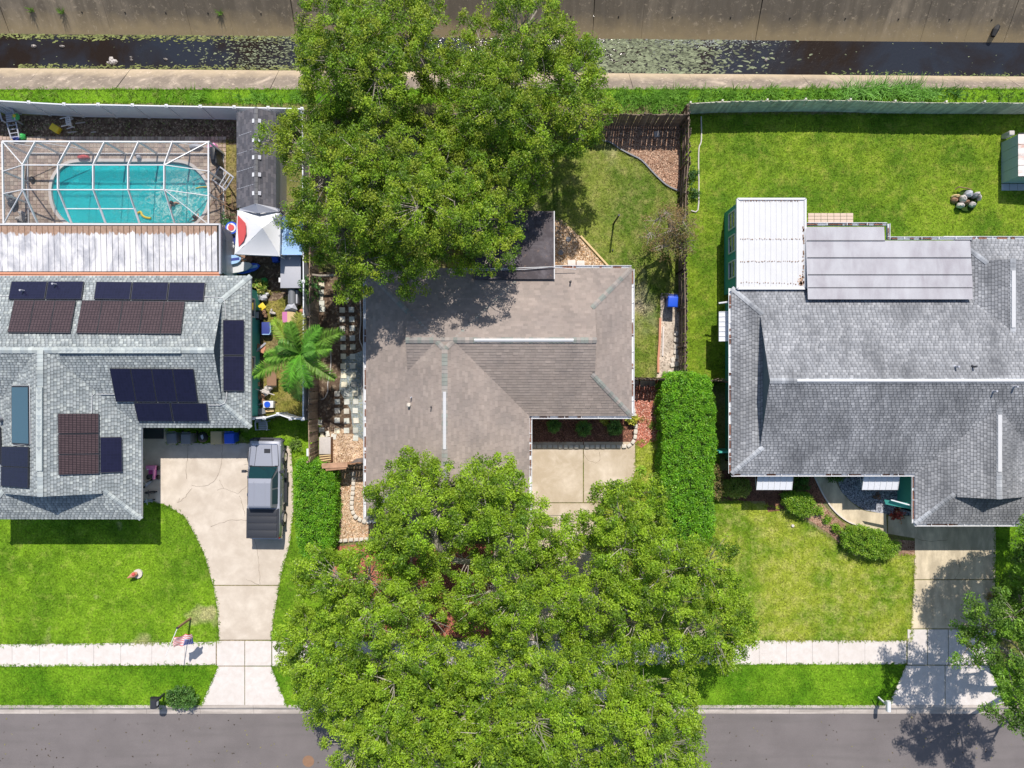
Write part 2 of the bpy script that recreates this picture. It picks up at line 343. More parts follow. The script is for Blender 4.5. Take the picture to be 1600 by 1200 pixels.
def put(mb, name, mat, parent=None, kind=None, label=None, cat=None, group=None, local=False, smooth=False, bevel=0):
    me = bpy.data.meshes.new(name)
    ob = bpy.data.objects.new(name, me); COL.objects.link(ob)
    vs = mb.v
    if parent is not None:
        ob.parent = parent
        if not local:
            w_ = woff(parent); vs = [(x - w_.x, y - w_.y, z - w_.z) for x, y, z in vs]
    elif kind is None and not local and vs:
        a = np.array(vs); c_ = Vector(((a[:, 0].min() + a[:, 0].max()) / 2, (a[:, 1].min() + a[:, 1].max()) / 2, a[:, 2].min()))
        ob.location = c_; vs = [(x - c_.x, y - c_.y, z - c_.z) for x, y, z in vs]
    me.from_pydata(vs, [], mb.f)
    if any(c is not None for c in mb.c):
        at = me.attributes.new('tint', 'FLOAT_COLOR', 'FACE')
        at.data.foreach_set('color', [q for c in mb.c for q in ((*c, 1) if c is not None else (1, 1, 1, 1))])
    if bevel:
        bm = bmesh.new(); bm.from_mesh(me); bmesh.ops.remove_doubles(bm, verts=bm.verts, dist=1e-5)
        bmesh.ops.bevel(bm, geom=bm.edges[:], offset=bevel, segments=2, profile=.6, affect='EDGES', clamp_overlap=True); bm.to_mesh(me); bm.free(); smooth = True
    if smooth: me.shade_smooth() if smooth is True and not bevel else me.set_sharp_from_angle(angle=R(40))
    if bevel or smooth:
        me.polygons.foreach_set('use_smooth', [True] * len(me.polygons)); me.set_sharp_from_angle(angle=R(35))
    me.materials.append(mat if not isinstance(mat, str) else M[mat]); me.update()
    if kind: ob['kind'] = kind
    if label: ob['label'] = label
    if cat: ob['category'] = cat
    if group: ob['group'] = group
    return ob
def npmesh(name, V, F, cols, mat, parent=None, kind=None):
    """V (n,3), F (m,k) with the same k; cols (m,3)"""
    me = bpy.data.meshes.new(name); ob = bpy.data.objects.new(name, me); COL.objects.link(ob)
    V = np.asarray(V, dtype=np.float64)
    if parent is not None:
        ob.parent = parent; o_ = woff(parent); V = V - np.array([o_.x, o_.y, o_.z])
    m_, k = F.shape
    me.vertices.add(len(V)); me.vertices.foreach_set('co', V.astype(np.float32).ravel())
    me.loops.add(m_ * k); me.loops.foreach_set('vertex_index', F.astype(np.int32).ravel())
    me.polygons.add(m_); me.polygons.foreach_set('loop_start', np.arange(0, m_ * k, k, dtype=np.int32))
    me.update(calc_edges=True)
    at = me.attributes.new('tint', 'FLOAT_COLOR', 'FACE')
    c4 = np.ones((m_, 4), np.float32); c4[:, :3] = cols; at.data.foreach_set('color', c4.ravel())
    me.materials.append(M[mat])
    if kind: ob['kind'] = kind
    return ob
def thing(name, loc, label, cat, group=None, rz=0):
    o_ = bpy.data.objects.new(name, None); COL.objects.link(o_); o_.location = loc; o_.rotation_euler = (0, 0, rz)
    o_.empty_display_size = .3
    o_['label'] = label; o_['category'] = cat
    if group: o_['group'] = group
    return o_
def struct(name):
    o_ = bpy.data.objects.new(name, None); COL.objects.link(o_); o_['kind'] = 'structure'; return o_
def dup(root, loc, rz=None, label=None, group=None):
    r_ = root.copy(); COL.objects.link(r_); r_.location = loc
    if rz is not None: r_.rotation_euler = (0, 0, rz)
    if label: r_['label'] = label
    if group: r_['group'] = group
    for ch in list(root.children):
        c_ = ch.copy(); COL.objects.link(c_); c_.parent = r_
        for g in list(ch.children):
            d_ = g.copy(); COL.objects.link(d_); d_.parent = c_
    return r_
def inpoly(x, y, poly):
    ins = np.zeros(x.shape, bool); n = len(poly)
    for i in range(n):
        x0, y0 = poly[i]; x1, y1 = poly[(i + 1) % n]
        if y0 == y1: continue
        cnd = ((y0 > y) != (y1 > y)) & (x < (x1 - x0) * (y - y0) / (y1 - y0) + x0); ins ^= cnd
    return ins
def smoothpoly(pts, n=6, closed=False):
    out = []; N = len(pts)
    for i in range(N if closed else N - 1):
        if closed: p0, p1, p2, p3 = [Vector(pts[(i + k) % N]) for k in (-1, 0, 1, 2)]
        else: p0, p1, p2, p3 = [Vector(pts[min(max(i + k, 0), N - 1)]) for k in (-1, 0, 1, 2)]
        for k in range(n):
            t_ = k / n
            out.append(tuple(.5 * ((2 * p1) + (p2 - p0) * t_ + (2 * p0 - 5 * p1 + 4 * p2 - p3) * t_ ** 2 + (3 * p1 - p0 - 3 * p2 + p3) * t_ ** 3)))
    if not closed: out.append(tuple(pts[-1]))
    return out

# ================================================================ SETTING
NOG = []                                                # outlines on which no grass grows
YB = 16.73                                              # top edge of the canal's south bank
YK = W(0, 1102)[1]                                      # back of the kerb
def ys_w(x): return 18.41 - .0083 * x                   # water's edge, south (at z=-1.6)
def yn_w(x): return 20.42 - .0085 * x                   # water's edge, north
hx0, hx1, hy0, hy1 = -27.1, -17.0, 9.15, 13.2           # pit for the pool
g = MB()
BX = 300
for (a, b_, c_, d_) in ((-BX, BX, YK, hy0), (-BX, BX, hy1, YB), (-BX, hx0, hy0, hy1), (hx1, BX, hy0, hy1), (-BX, BX, -BX, YK - 8.2)):
    g.add([(a, c_, 0), (b_, c_, 0), (b_, d_, 0), (a, d_, 0)], [(0, 1, 2, 3)])
g.add([(-BX, 23.2, 0.2), (BX, 23.2, .2), (BX, BX, .2), (-BX, BX, .2)], [(0, 1, 2, 3)])
g.add([(-BX, YK, -.4), (BX, YK, -.4), (BX, YK, 0), (-BX, YK, 0)], [(0, 1, 2, 3)])
g.c = [(1, 1, 1)] * len(g.c)
put(g, 'ground', 'ground', kind='structure')
put(MB().add([(-BX, YK - 8.2, -.11), (BX, YK - 8.2, -.11), (BX, YK + .02, -.11), (-BX, YK + .02, -.11)], [(0, 1, 2, 3)]), 'road', 'asphalt', kind='structure')

# canal: bed, water, sloping concrete slabs
cn = MB()
cn.add([(-BX, YB + .02, -.3), (BX, YB + .02, -.3), (BX, YB + 2.4, -3.0), (-BX, YB + 2.4, -3.0)], [(3, 2, 1, 0)])
cn.add([(-BX, YB + 2.4, -3.0), (BX, YB + 2.4, -3.0), (BX, 20.6, -3.0), (-BX, 20.6, -3.0)], [(3, 2, 1, 0)])
cn.add([(-BX, 20.6, -3.0), (BX, 20.6, -3.0), (BX, 23.4, -.1), (-BX, 23.4, -.1)], [(3, 2, 1, 0)])
put(cn, 'canal_bed', 'dirt', kind='structure')
put(MB().add([(-BX, 17.2, -1.6), (BX, 17.2, -1.6), (BX, 22, -1.6), (-BX, 22, -1.6)], [(0, 1, 2, 3)]), 'canal_water', 'canal', kind='structure')
for nm, mt, top, wat, ztop in (('canal_south_bank', 'bank_s', lambda x: YB, ys_w, .02), ('canal_north_bank', 'bank_n', lambda x: yn_w(x) + 2.55, yn_w, .22)):
    root = struct(nm); x = -33.0
    step = 3.0
    while x < 33:
        x2 = x + step * rnd.uniform(.75, 1.3); sk = rnd.uniform(-.04, .04)
        vs = []
        for (xx, s_) in ((x + .006, 0), (x2 - .006, 0)):
            yt, yw = top(xx), wat(xx); zt, zw = ztop, -1.6
            ye = yw + (yw - yt) * .22; ze = zw + (zw - zt) * .22
            vs += [(xx + sk, yt, zt), (xx, ye, ze), (xx + sk, yt, zt - .15), (xx, ye, ze - .15)]
        put(MB().add(vs, [(0, 1, 5, 4), (0, 4, 6, 2), (0, 2, 3, 1), (4, 5, 7, 6)] if nm == 'canal_north_bank' else [(4, 5, 1, 0), (2, 6, 4, 0), (1, 3, 2, 0), (6, 7, 5, 4)]), 'concrete_slab', mt, root)
        if rnd.random() < .5 and nm == 'canal_north_bank':           # pale washed streak below a joint
            pass
        # weep hole low in the slab with the rust round it
        if nm == 'canal_north_bank':
            f = .62; xm = (x + x2) / 2; yt, yw = top(xm), wat(xm); y_ = yt + (yw - yt) * f; z_ = ztop + (-1.6 - ztop) * f
            put(MB().cbox((xm, y_ - .015, z_ + .015), (.07, .03, .07), 0, None, R(-35)), 'weep_hole', 'black', root)
        x = x2
    m_ = MB()
    for sgn in (-1, 1):
        xa, xb = sorted((sgn * 33.3, sgn * BX)); yt = YB if nm == 'canal_south_bank' else yn_w(0) + 2.55
        yw = wat(0)
        m_.add([(xa, yt, ztop - .02), (xb, yt, ztop - .02), (xb, yw, -1.6), (xa, yw, -1.6)], [(0, 1, 2, 3)])
    put(m_, 'far_concrete', mt, root)
# drain pipe mouth on the north bank (right)
x_, f = 29.3, .35; yt, yw = yn_w(x_) + 2.55, yn_w(x_)
def on_north(px, py, up=.02):
    """point of the sloping north bank seen at survey pixel (px, py)"""
    lo, hi = 0., 1.
    for _ in range(40):
        md = (lo + hi) / 2; X = (px - 800) / PS; y_ = yn_w(X) + 2.55 * (1 - md); z_ = .22 - 1.82 * md
        q = 600 - y_ * PS / (1 - z_ / CH)
        if q < py: lo = md
        else: hi = md
    X = (px - 800) / PS * (1 - z_ / CH)
    return Vector((X, y_ , z_ + up))
c0 = on_north(1554, 48)
put(MB().tube([c0 + Vector((.12, .25, .05)), c0 + Vector((0, 0, .03)), c0 + Vector((-.12, -.35, .0))], [.16, .19, .12], 10), 'drain_mouth', 'black', label='black oval drain mouth low on the concrete canal slope at the right', cat='drain')
for px_, py_ in ((50, 17), (344, 22), (97, 20)):
    c0 = on_north(px_, py_)
    V = []; F = []
    n = 26
    for i in range(n):
        a = rng.uniform(0, 6.28); l_ = rng.uniform(.15, .38); d = np.array([math.cos(a), math.sin(a) * .7, .9]) * l_; s_ = np.array([-math.sin(a), math.cos(a), 0]) * .03
        b0 = np.array(c0) + rng.normal(0, .05, 3); V += [b0 - s_, b0 + s_, b0 + d]; F.append((3 * i, 3 * i + 1, 3 * i + 2))
    npmesh('weed', np.array(V), np.array(F), np.tile((.14, .26, .04), (n, 1)) * rng.uniform(.7, 1.3, (n, 1)), 'tall')
    wd = COL.objects[-1]
    wd['label'] = {50: 'bright green weed rooted in the canal slope at the far left', 344: 'small weed on the canal slope left of the big back trees', 97: 'tiny dull weed second from the left on the canal slope'}[px_]; wd['category'] = 'weed'
# algae mats floating on the canal: ragged islands near the edges and a field of scum right of the trees
algV, algF, algC = [], [], []
def scum(n, fx, fy, s0, s1, colr):
    for i in range(n):
        X = fx(); Y = fy(X); r0 = rng.uniform(s0, s1) * .55; k = 7; a0 = rng.uniform(0, 6.28); b0 = len(algV)
        el = rng.uniform(1.3, 3.6); ta = rng.uniform(-.5, .5)
        for j in range(k):
            a = a0 + j * 2 * math.pi / k; q = r0 * rng.uniform(.5, 1.2); dx = q * math.cos(a) * el; dy = q * math.sin(a)
            algV.append((X + dx * math.cos(ta) - dy * math.sin(ta), Y + dx * math.sin(ta) + dy * math.cos(ta), -1.59 + rng.uniform(0, .012)))
        algF.append([b0 + j for j in range(k)]); algC.append(np.array(colr) * rng.uniform(.45, 1.35))
kx = 1.04 / PS
def dens(lo, hi, cx=None, cw=None):
    return (lambda: rng.uniform((lo - 800) * kx, (hi - 800) * kx)) if cx is None else (lambda: (rng.normal(cx, cw) - 800) * kx)
ag = (.19, .21, .07); ag2 = (.19, .215, .13)
scum(900, dens(-100, 480), lambda X: yn_w(X) - abs(rng.normal(0, .16)), .02, .10, ag)
scum(600, dens(30, 480), lambda X: ys_w(X) + abs(rng.normal(0, .13)), .02, .09, ag)
scum(900, dens(0, 0, 420, 55), lambda X: rng.uniform(ys_w(X) + .1, yn_w(X)), .015, .08, ag2)
scum(2600, dens(0, 0, 1005, 70), lambda X: rng.uniform(ys_w(X), yn_w(X)), .02, .13, ag2)
scum(500, dens(0, 0, 1095, 55), lambda X: yn_w(X) - abs(rng.normal(0, .22)), .01, .06, (.24, .26, .24))
scum(200, dens(1290, 1620), lambda X: ys_w(X) + abs(rng.normal(0, .12)), .02, .07, (.16, .2, .07))
scum(160, dens(-60, 1640), lambda X: rng.uniform(ys_w(X), yn_w(X)), .01, .05, ag2)
algF_ = np.array(algF)
npmesh('algae', np.array(algV), algF_, np.array(algC), 'algae', kind='stuff')
COL.objects['algae']['label'] = 'pale green algae scum floating on the dark canal water'
for i, (px_, py_, s_) in enumerate(((174, 97, .34), (100, 72, .2), (54, 75, .22), (258, 94, .16), (1196, 92, .2), (207, 92, .16))):
    X = (px_ - 800) * kx; Y = (600 - py_) * kx
    mb_ = MB()
    for j in range(4 if s_ > .3 else 2): mb_.ball((X + rnd.uniform(-.6, .6) * s_, Y + rnd.uniform(-.5, .5) * s_, -1.62), (s_ * rnd.uniform(.3, .6), s_ * rnd.uniform(.25, .5), .16), 7, 5, .25)
    put(mb_, 'debris_heap', 'rock', label=['largest pale heap of stones and debris against the near canal edge', 'small debris heap in the middle of the left canal water', 'two-lobed debris heap farthest left in the canal', 'lone pale stone breaking the canal water near the fence end', 'pale stone in the right stretch of the canal below the slope', 'low stones beside the largest debris heap in the canal'][i], cat='debris', smooth=True)

# kerb
root = struct('kerb'); x = -33.0
while x < 33:
    x2 = x + 3.05
    drv = any(a < (x + x2) / 2 < b_ for a, b_ in ((-17.6, -12.9), (21.6, 27.9)))
    zt = .035 if drv else .05
    prof = [(YK + .02, -.3), (YK + .02, zt - .01), (YK - .12, zt), (YK - .2, zt - .05 if not drv else -.02), (YK - .27, -.075), (YK - .52, -.095), (YK - .52, -.3)]
    for (xa, xb) in ((x + .006, x2 - .006),):
        n = len(prof); vs = [(xa, a, b_) for a, b_ in prof] + [(xb, a, b_) for a, b_ in prof]
        put(MB().add(vs, [(i, (i + 1) % n, n + (i + 1) % n, n + i) for i in range(n)] + [tuple(range(n - 1, -1, -1)), tuple(range(n, 2 * n))]), 'kerb_segment', 'kerb', root)
    x = x2
def inset(pts, d=.008):
    if area2(pts) < 0: pts = pts[::-1]
    out = []; n = len(pts)
    for i in range(n):
        a = Vector(pts[i - 1]); b_ = Vector(pts[i]); c_ = Vector(pts[(i + 1) % n])
        e1 = (b_ - a).normalized(); e2 = (c_ - b_).normalized(); nn = Vector((-e1.y - e2.y, e1.x + e2.x)); nn.normalize()
        out.append(tuple(b_ + nn * d / max(.4, nn.dot(Vector((-e1.y, e1.x))))))
    return out
def slab(root, pts, mat, z=.03, name='slab', d=.012):
    p_ = P2(pts); NOG.append(p_); return put(MB().prism(inset(p_, d), -.1, z + rnd.uniform(-.003, .003)), name, mat, root)
def cracks(root, lines, z=.036, wd=.011):
    for ln in lines:
        pts = [W(x, y) for x, y in ln]; fine = []
        for a, b_ in zip(pts[:-1], pts[1:]):
            n = max(2, int((b_ - a).length / .15))
            for k in range(n): fine.append(a.lerp(b_, k / n) + Vector((rnd.uniform(-.03, .03), rnd.uniform(-.03, .03), 0)))
        fine.append(pts[-1]); mb_ = MB(); vs = []
        for i, q in enumerate(fine):
            d = (fine[min(i + 1, len(fine) - 1)] - fine[max(0, i - 1)]).normalized(); s_ = Vector((-d.y, d.x, 0)) * wd * rnd.uniform(.3, .8)
            vs += [(q.x - s_.x, q.y - s_.y, z), (q.x + s_.x, q.y + s_.y, z)]
        mb_.add(vs, [(2 * i, 2 * i + 1, 2 * i + 3, 2 * i + 2) for i in range(len(fine) - 1)]); put(mb_, 'crack', 'dirt', root)
# sidewalks
sw = struct('sidewalk')
xs = [-320, -270, -222, -175, -128, -80, -24, 19.4, 62.5, 105.3, 147, 189, 237.6, 289, 337.5]
for a, b_ in zip(xs[:-1], xs[1:]):
    yo = lambda x: (1006.5 - x * .0115, 1041.5 - x * .008)
    slab(sw, [(a, yo(a)[0]), (b_, yo(b_)[0]), (b_, yo(b_)[1]), (a, yo(a)[1])], 'walk', .025, 'paving_slab', .006)
xs = [425.5] + [465 + 42.3 * i for i in range(17)] + [1186, 1228.6, 1269, 1309.4, 1351, 1384, 1416]
for a, b_ in zip(xs[:-1], xs[1:]):
    y0_, y1_ = 1001.5 - (a - 425) * .0012, 1040.5 - (a - 425) * .003
    slab(sw, [(a, y0_), (b_, y0_), (b_, y1_), (a, y1_)], 'walk', .025, 'paving_slab', .006)
# left driveway
dl = struct('left_driveway')
slab(dl, [(215, 655), (262, 655), (264, 692), (388, 692), (400, 690), (455, 697), (459, 755), (459, 800), (453, 850), (441, 893), (437, 914), (333, 914), (329, 900), (319, 865), (306, 838), (290, 809), (273, 797), (255, 787), (215, 784)], 'drive_l')
slab(dl, [(333.5, 915), (437, 915), (429, 960), (424, 999.5), (342.5, 999.5), (340, 955)], 'drive_l')
for a, b_ in ((339, 382.5), (383, 424.5)): slab(dl, [(a, 1001), (b_, 1001), (b_, 1040), (a, 1040)], 'walk', name='paving_slab')
slab(dl, [(341, 1041), (382.5, 1041), (382.5, 1101.5), (314, 1101.5)], 'walk', name='apron_slab')
slab(dl, [(383, 1041), (424, 1041), (448, 1101.5), (383, 1101.5)], 'walk', name='apron_slab')
cracks(dl, [[(294, 695), (293, 718), (291, 735), (292, 748)], [(348, 696), (347, 722), (343, 738), (338, 749), (326, 758), (310, 760), (300, 758)], [(300, 762), (290, 776), (278, 786), (281, 778)], [(343, 750), (350, 762), (340, 766)], [(350, 763), (372, 771), (386, 760)], [(375, 775), (380, 790), (383, 806)], [(398, 840), (404, 870), (407, 913)], [(330, 822), (360, 812), (392, 813)], [(405, 913), (385, 905)]])
# right driveway
dr = struct('right_driveway')
slab(dr, [(1429, 790), (1556, 790), (1555, 905), (1427.5, 905), (1429, 860)], 'drive_r')
slab(dr, [(1427.5, 906), (1555, 906), (1551, 982), (1423, 982)], 'drive_r')
for a, b_ in ((1417.5, 1448.5), (1449, 1481), (1481.5, 1556)): slab(dr, [(a, 983), (b_, 983), (b_, 1038.5), (a, 1038.5)], 'walk', name='paving_slab')
slab(dr, [(1415, 1039.5), (1476, 1039.5), (1476, 1101.5), (1388, 1101.5)], 'walk', name='apron_slab')
slab(dr, [(1476.5, 1039.5), (1545, 1039.5), (1570, 1101.5), (1476.5, 1101.5)], 'walk', name='apron_slab')
cracks(dr, [[(1429, 840), (1450, 846), (1480, 843)], [(1490, 905), (1500, 890), (1496, 870)]])
# middle driveway and the pad in front of the middle house
dm = struct('middle_driveway')
slab(dm, [(826, 690), (911, 690), (911, 785), (826, 785)], 'pad'); slab(dm, [(912, 690), (992, 690), (993, 735), (986, 757), (967, 775), (940, 785), (912, 785)], 'pad')
slab(dm, [(770, 786), (937, 786), (936, 1000), (770, 1000)], 'pad'); slab(dm, [(770, 1041), (936, 1041), (955, 1096), (750, 1096)], 'walk', name='apron_slab')
cracks(dm, [[(911, 705), (915, 716), (930, 724), (938, 718), (936, 706)]])
# right house: curved walk
wk = struct('curved_front_walk')
lft = smoothpoly([(1268, 735), (1276, 752), (1288, 776), (1303, 797), (1322, 813), (1345, 822), (1386, 834)], 5)
rgt = smoothpoly([(1302, 735), (1306, 752), (1316, 770), (1333, 787), (1352, 798), (1384, 802)], 5)
slab(wk, lft + rgt[::-1], 'drive_r', .045); slab(wk, [(1387, 806), (1429, 806), (1429, 841), (1387, 834)], 'drive_r', .045)
mb_ = MB()
for k in range(len(lft) - 1): mb_.bar(W(*lft[k], .05), W(*lft[k + 1], .05), .07, .08)
put(mb_, 'edging_strip', 'walk', wk)
# brick patio behind right house
bp_ = struct('brick_patio')
def bed(name, pts, mat, z=.012):
    p_ = P2(pts); NOG.append(p_); return put(MB().sheet(p_, z), name, mat, kind='structure')
M['brickp'] = simple('patio_brick', (.62, .46, .38), .85, var=.2, scale=8)
for i in range(7):
    for j in range(4):
        x0_, y0_ = 1262 + i * 10.1, 333 + j * 5
        slab(bp_, [(x0_, y0_), (x0_ + 10.1, y0_), (x0_ + 10.1, y0_ + 5), (x0_, y0_ + 5)], 'brickp', .04, 'brick', .01)
bed('mulch_bed_back', [(896, 196), (1063, 196), (1063, 300), (1056, 299), (1040, 291), (1028, 281), (1012, 264), (1000, 252), (985, 244), (970, 236), (955, 226), (948, 221), (896, 219)], 'mulch_br')
bed('red_mulch_bed', [(986, 596), (1040, 592), (1040, 690), (1030, 693), (1015, 690), (1002, 700), (988, 690)], 'mulch_red')
bed('mulch_bed_front', [(820, 630), (985, 630), (993, 650), (993, 685), (985, 698), (820, 700)], 'mulch_dk')
bed('leaf_litter_bed', [(862, 335), (880, 345), (905, 368), (930, 395), (952, 420), (950, 430), (862, 430)], 'litter')
bed('gravel_bed', [(1032, 458), (1064, 458), (1064, 590), (1026, 590), (1028, 540), (1032, 500)], 'gravel_t')
bed('red_mulch_under_trees', [(520, 855), (560, 850), (775, 850), (775, 996), (560, 996), (520, 900)], 'mulch_red')
bed('side_yard_soil', [(487, 425), (576, 425), (576, 735), (497, 735)], 'dirt')
bed('side_yard_fines', [(535, 560), (574, 545), (574, 712), (556, 712), (548, 640), (530, 610)], 'bluestone', .016)
bed('side_yard_litter', [(516, 660), (574, 690), (574, 732), (508, 732), (508, 700)], 'litter', .02)
bed('front_side_path', [(518, 735), (580, 735), (582, 812), (590, 845), (520, 848)], 'litter', .015)
bed('dark_mulch_right_house', [(1120, 735), (1290, 735), (1290, 785), (1250, 800), (1232, 796), (1200, 800), (1195, 783), (1128, 783)], 'mulch_dk')
bed('mulch_strip_right', [(1226, 795), (1283, 785), (1300, 803), (1330, 826), (1388, 842), (1429, 845), (1429, 868), (1335, 868), (1318, 855), (1296, 834), (1268, 815), (1245, 805)], 'mulch_br', .014)
bed('dark_gravel_bed', [(1304, 735), (1431, 735), (1431, 806), (1388, 804), (1350, 797), (1330, 784), (1314, 768)], 'gravel', .016)
bed('dirt_behind_pool', [(-60, 180), (372, 182), (372, 226), (345, 226), (330, 219), (-60, 219)], 'dirt')
bed('yard_dirt', [(340, 320), (478, 320), (478, 450), (430, 470), (395, 470), (340, 440)], 'dirt')
bed('yard_dirt_wall', [(388, 470), (412, 470), (414, 560), (410, 650), (388, 650)], 'dirt', .016)

# ---------------------------------------------------------------- pool
pool = smoothpoly([(80, 300), (84, 278), (96, 262), (112, 254), (140, 252), (200, 252), (262, 252), (292, 256), (310, 268), (322, 284), (327, 304), (322, 326), (312, 342), (296, 351), (240, 353), (170, 353), (118, 352), (98, 342), (85, 324)], 4, True)
pw = P2(pool); pcx = sum(p_[0] for p_ in pw) / len(pw); pcy = sum(p_[1] for p_ in pw) / len(pw)
NOG.append(P2([(-60, 218), (345, 218), (352, 260), (352, 350), (345, 440), (-60, 440)]))
deck = struct('pool_deck')
outer = [Vector((*q, .02)) for q in P2([(-60, 219), (338, 219), (352, 250), (352, 432), (-60, 432)])]
hole = [Vector((x, y, .02)) for x, y in pw]
tri = tessellate_polygon([outer, hole[::-1]]); al = outer + hole[::-1]
put(MB().add(al, [tuple(t_) if (al[t_[1]] - al[t_[0]]).cross(al[t_[2]] - al[t_[0]]).z > 0 else tuple(t_[::-1]) for t_ in tri]), 'deck_base', 'pad', deck)
mb_ = MB(); n = len(pw)
def scaled(f, z): return [(pcx + (x - pcx) + f * nx, pcy + (y - pcy) + f * ny, z) for (x, y), (nx, ny) in zip(pw, pn)]
pn = []
for i in range(n):
    e = Vector(pw[(i + 1) % n]) - Vector(pw[i - 1]); e.normalize(); s_ = 1 if area2(pw) > 0 else -1; pn.append((e.y * s_, -e.x * s_))
mb_.add(scaled(-.04, -.1) + scaled(-.04, .055) + scaled(.13, .055) + scaled(.13, .0), [(a * n + i, a * n + (i + 1) % n, (a + 1) * n + (i + 1) % n, (a + 1) * n + i) for a in range(3) for i in range(n)])
put(mb_, 'coping', 'walk', deck)
M['paver'] = tinted('paver', .85, .2, 2)
mb_ = MB(); x = P2([(-60, 0)])[0][0]; yb, yt = P2([(0, 432)])[0][1], P2([(0, 219)])[0][1]
cop = [(a, b_) for a, b_, c_ in scaled(.12, 0)]
gx, gy = np.meshgrid(np.arange(x, -16.35, .215), np.arange(yb, yt, .215)); gi = inpoly(gx + .1, gy + .1, cop)
gx2, gy2 = gx[~gi], gy[~gi]
for a, b_ in zip(gx2, gy2):
    q = rnd.uniform(.75, 1.15); cc = rnd.choice(((.44, .34, .27), (.38, .29, .24), (.50, .41, .33)))
    z_ = .045 + rnd.uniform(-.003, .003); mb_.add([(a, b_, .02), (a + .2, b_, .02), (a + .2, b_ + .2, .02), (a, b_ + .2, .02), (a + .008, b_ + .008, z_), (a + .192, b_ + .008, z_), (a + .192, b_ + .192, z_), (a + .008, b_ + .192, z_)], [(4, 5, 6, 7), (0, 1, 5, 4), (1, 2, 6, 5), (2, 3, 7, 6), (3, 0, 4, 7)], tuple(v * q for v in cc))
put(mb_, 'pavers', 'paver', deck, kind='stuff')
pb = struct('pool_basin'); mb_ = MB()
mb_.add([(x, y, .03) for x, y in pw] + [(pcx + (x - pcx) * .97, pcy + (y - pcy) * .95, -.8) for x, y in pw], [(i, (i + 1) % n, n + (i + 1) % n, n + i) for i in range(n)] + [tuple(range(n, 2 * n)) if area2(pw) > 0 else tuple(range(2 * n - 1, n - 1, -1))])
put(mb_, 'pool_shell', 'plaster', pb)
put(MB().cbox((*W(202, 259)[:2], -.32), (6.6, .42, .3)), 'pool_step', 'plaster', pb)
pwat = put(MB().sheet([(pcx + (x - pcx) * .995, pcy + (y - pcy) * .995) for x, y in pw], -.1), 'pool_water', 'poolwater', kind='structure')
# churned foam: grid with a soft mask round the swimmers
fx, fy = np.linspace(*[W(v, 0)[0] for v in (150, 330)], 60), np.linspace(*[W(0, v)[1] for v in (352, 262)], 34)
V = []; F = []; C = []
for i in range(59):
    for j in range(33):
        cxm, cym = (fx[i] + fx[i + 1]) / 2, (fy[j] + fy[j + 1]) / 2
        if not inpoly(np.array([cxm]), np.array([cym]), pw)[0]: continue
        ppx, ppy = cxm * PS + 800, 600 - cym * PS
        d = math.hypot((ppx - 285) / 58, (ppy - 312) / 40); wgt = max(0, min(1, 1.45 - d)) 
        wgt = max(wgt, .3 * max(0, 1 - abs(ppx - 225) / 60) * (1 if ppy > 300 else .3))
        if wgt <= .02: continue
        k = len(V); V += [(fx[i], fy[j], -.088), (fx[i + 1], fy[j], -.088), (fx[i + 1], fy[j + 1], -.088), (fx[i], fy[j + 1], -.088)]; F.append((k, k + 1, k + 2, k + 3)); C.append((wgt,) * 3)
npmesh('splash_foam', np.array(V), np.array(F), np.array(C), 'foam', kind='stuff')

# ================================================================ LAWNS
LAWNS = [
 ('left_front_lawn', [(-320, 655), (222, 660), (222, 784), (255, 787), (273, 797), (290, 809), (306, 838), (319, 865), (329, 900), (334, 915), (340, 955), (342, 1001), (340, 1004), (-320, 1008)], 'grass_a', 130),
 ('left_verge', [(-320, 1041), (340, 1039), (341, 1042), (317, 1097), (314, 1102), (-320, 1102)], 'grass_e', 130),
 ('side_lawn', [(262, 654), (395, 654), (500, 654), (500, 735), (520, 740), (522, 860), (600, 1000), (424, 1001), (429, 960), (437, 914), (441, 893), (453, 850), (459, 800), (459, 755), (455, 697), (400, 690), (262, 692)], 'grass_a', 130),
 ('middle_verge', [(424, 1040), (1414, 1037), (1391, 1095), (1388, 1102), (449, 1102), (446, 1097)], 'grass_e', 130),
 ('middle_front_lawn', [(936, 790), (990, 760), (995, 690), (1040, 690), (1120, 690), (1130, 780), (1200, 790), (1240, 800), (1320, 860), (1428, 868), (1423, 1000), (936, 1001)], 'grass_d', 130),
 ('right_yard_lawn', [(1066, 180), (1900, 178), (1900, 440), (1145, 440), (1142, 600), (1066, 600)], 'grass_b', 120),
 ('middle_yard_lawn', [(560, 190), (896, 200), (900, 221), (950, 222), (975, 238), (1000, 252), (1030, 284), (1060, 302), (1064, 460), (1030, 460), (1024, 590), (985, 590), (985, 430), (952, 420), (900, 360), (860, 335), (560, 440)], 'grass_c', 110),
 ('right_side_lawn', [(1556, 780), (1900, 780), (1900, 1000), (1550, 1000)], 'grass_e', 120),
 ('right_verge', [(1545, 1040), (1900, 1040), (1900, 1102), (1570, 1102), (1568, 1095)], 'grass_e', 120),
 ('canal_grass', [(-320, 141), (1900, 138), (1900, 162), (-320, 160)], 'grass_e', 90),
 ('pool_side_grass', [(345, 222), (372, 222), (372, 325), (352, 325), (352, 250)], 'grass_f', 120),
 ('left_side_yard_grass', [(412, 462), (487, 440), (487, 653), (410, 653)], 'grass_f', 120)]
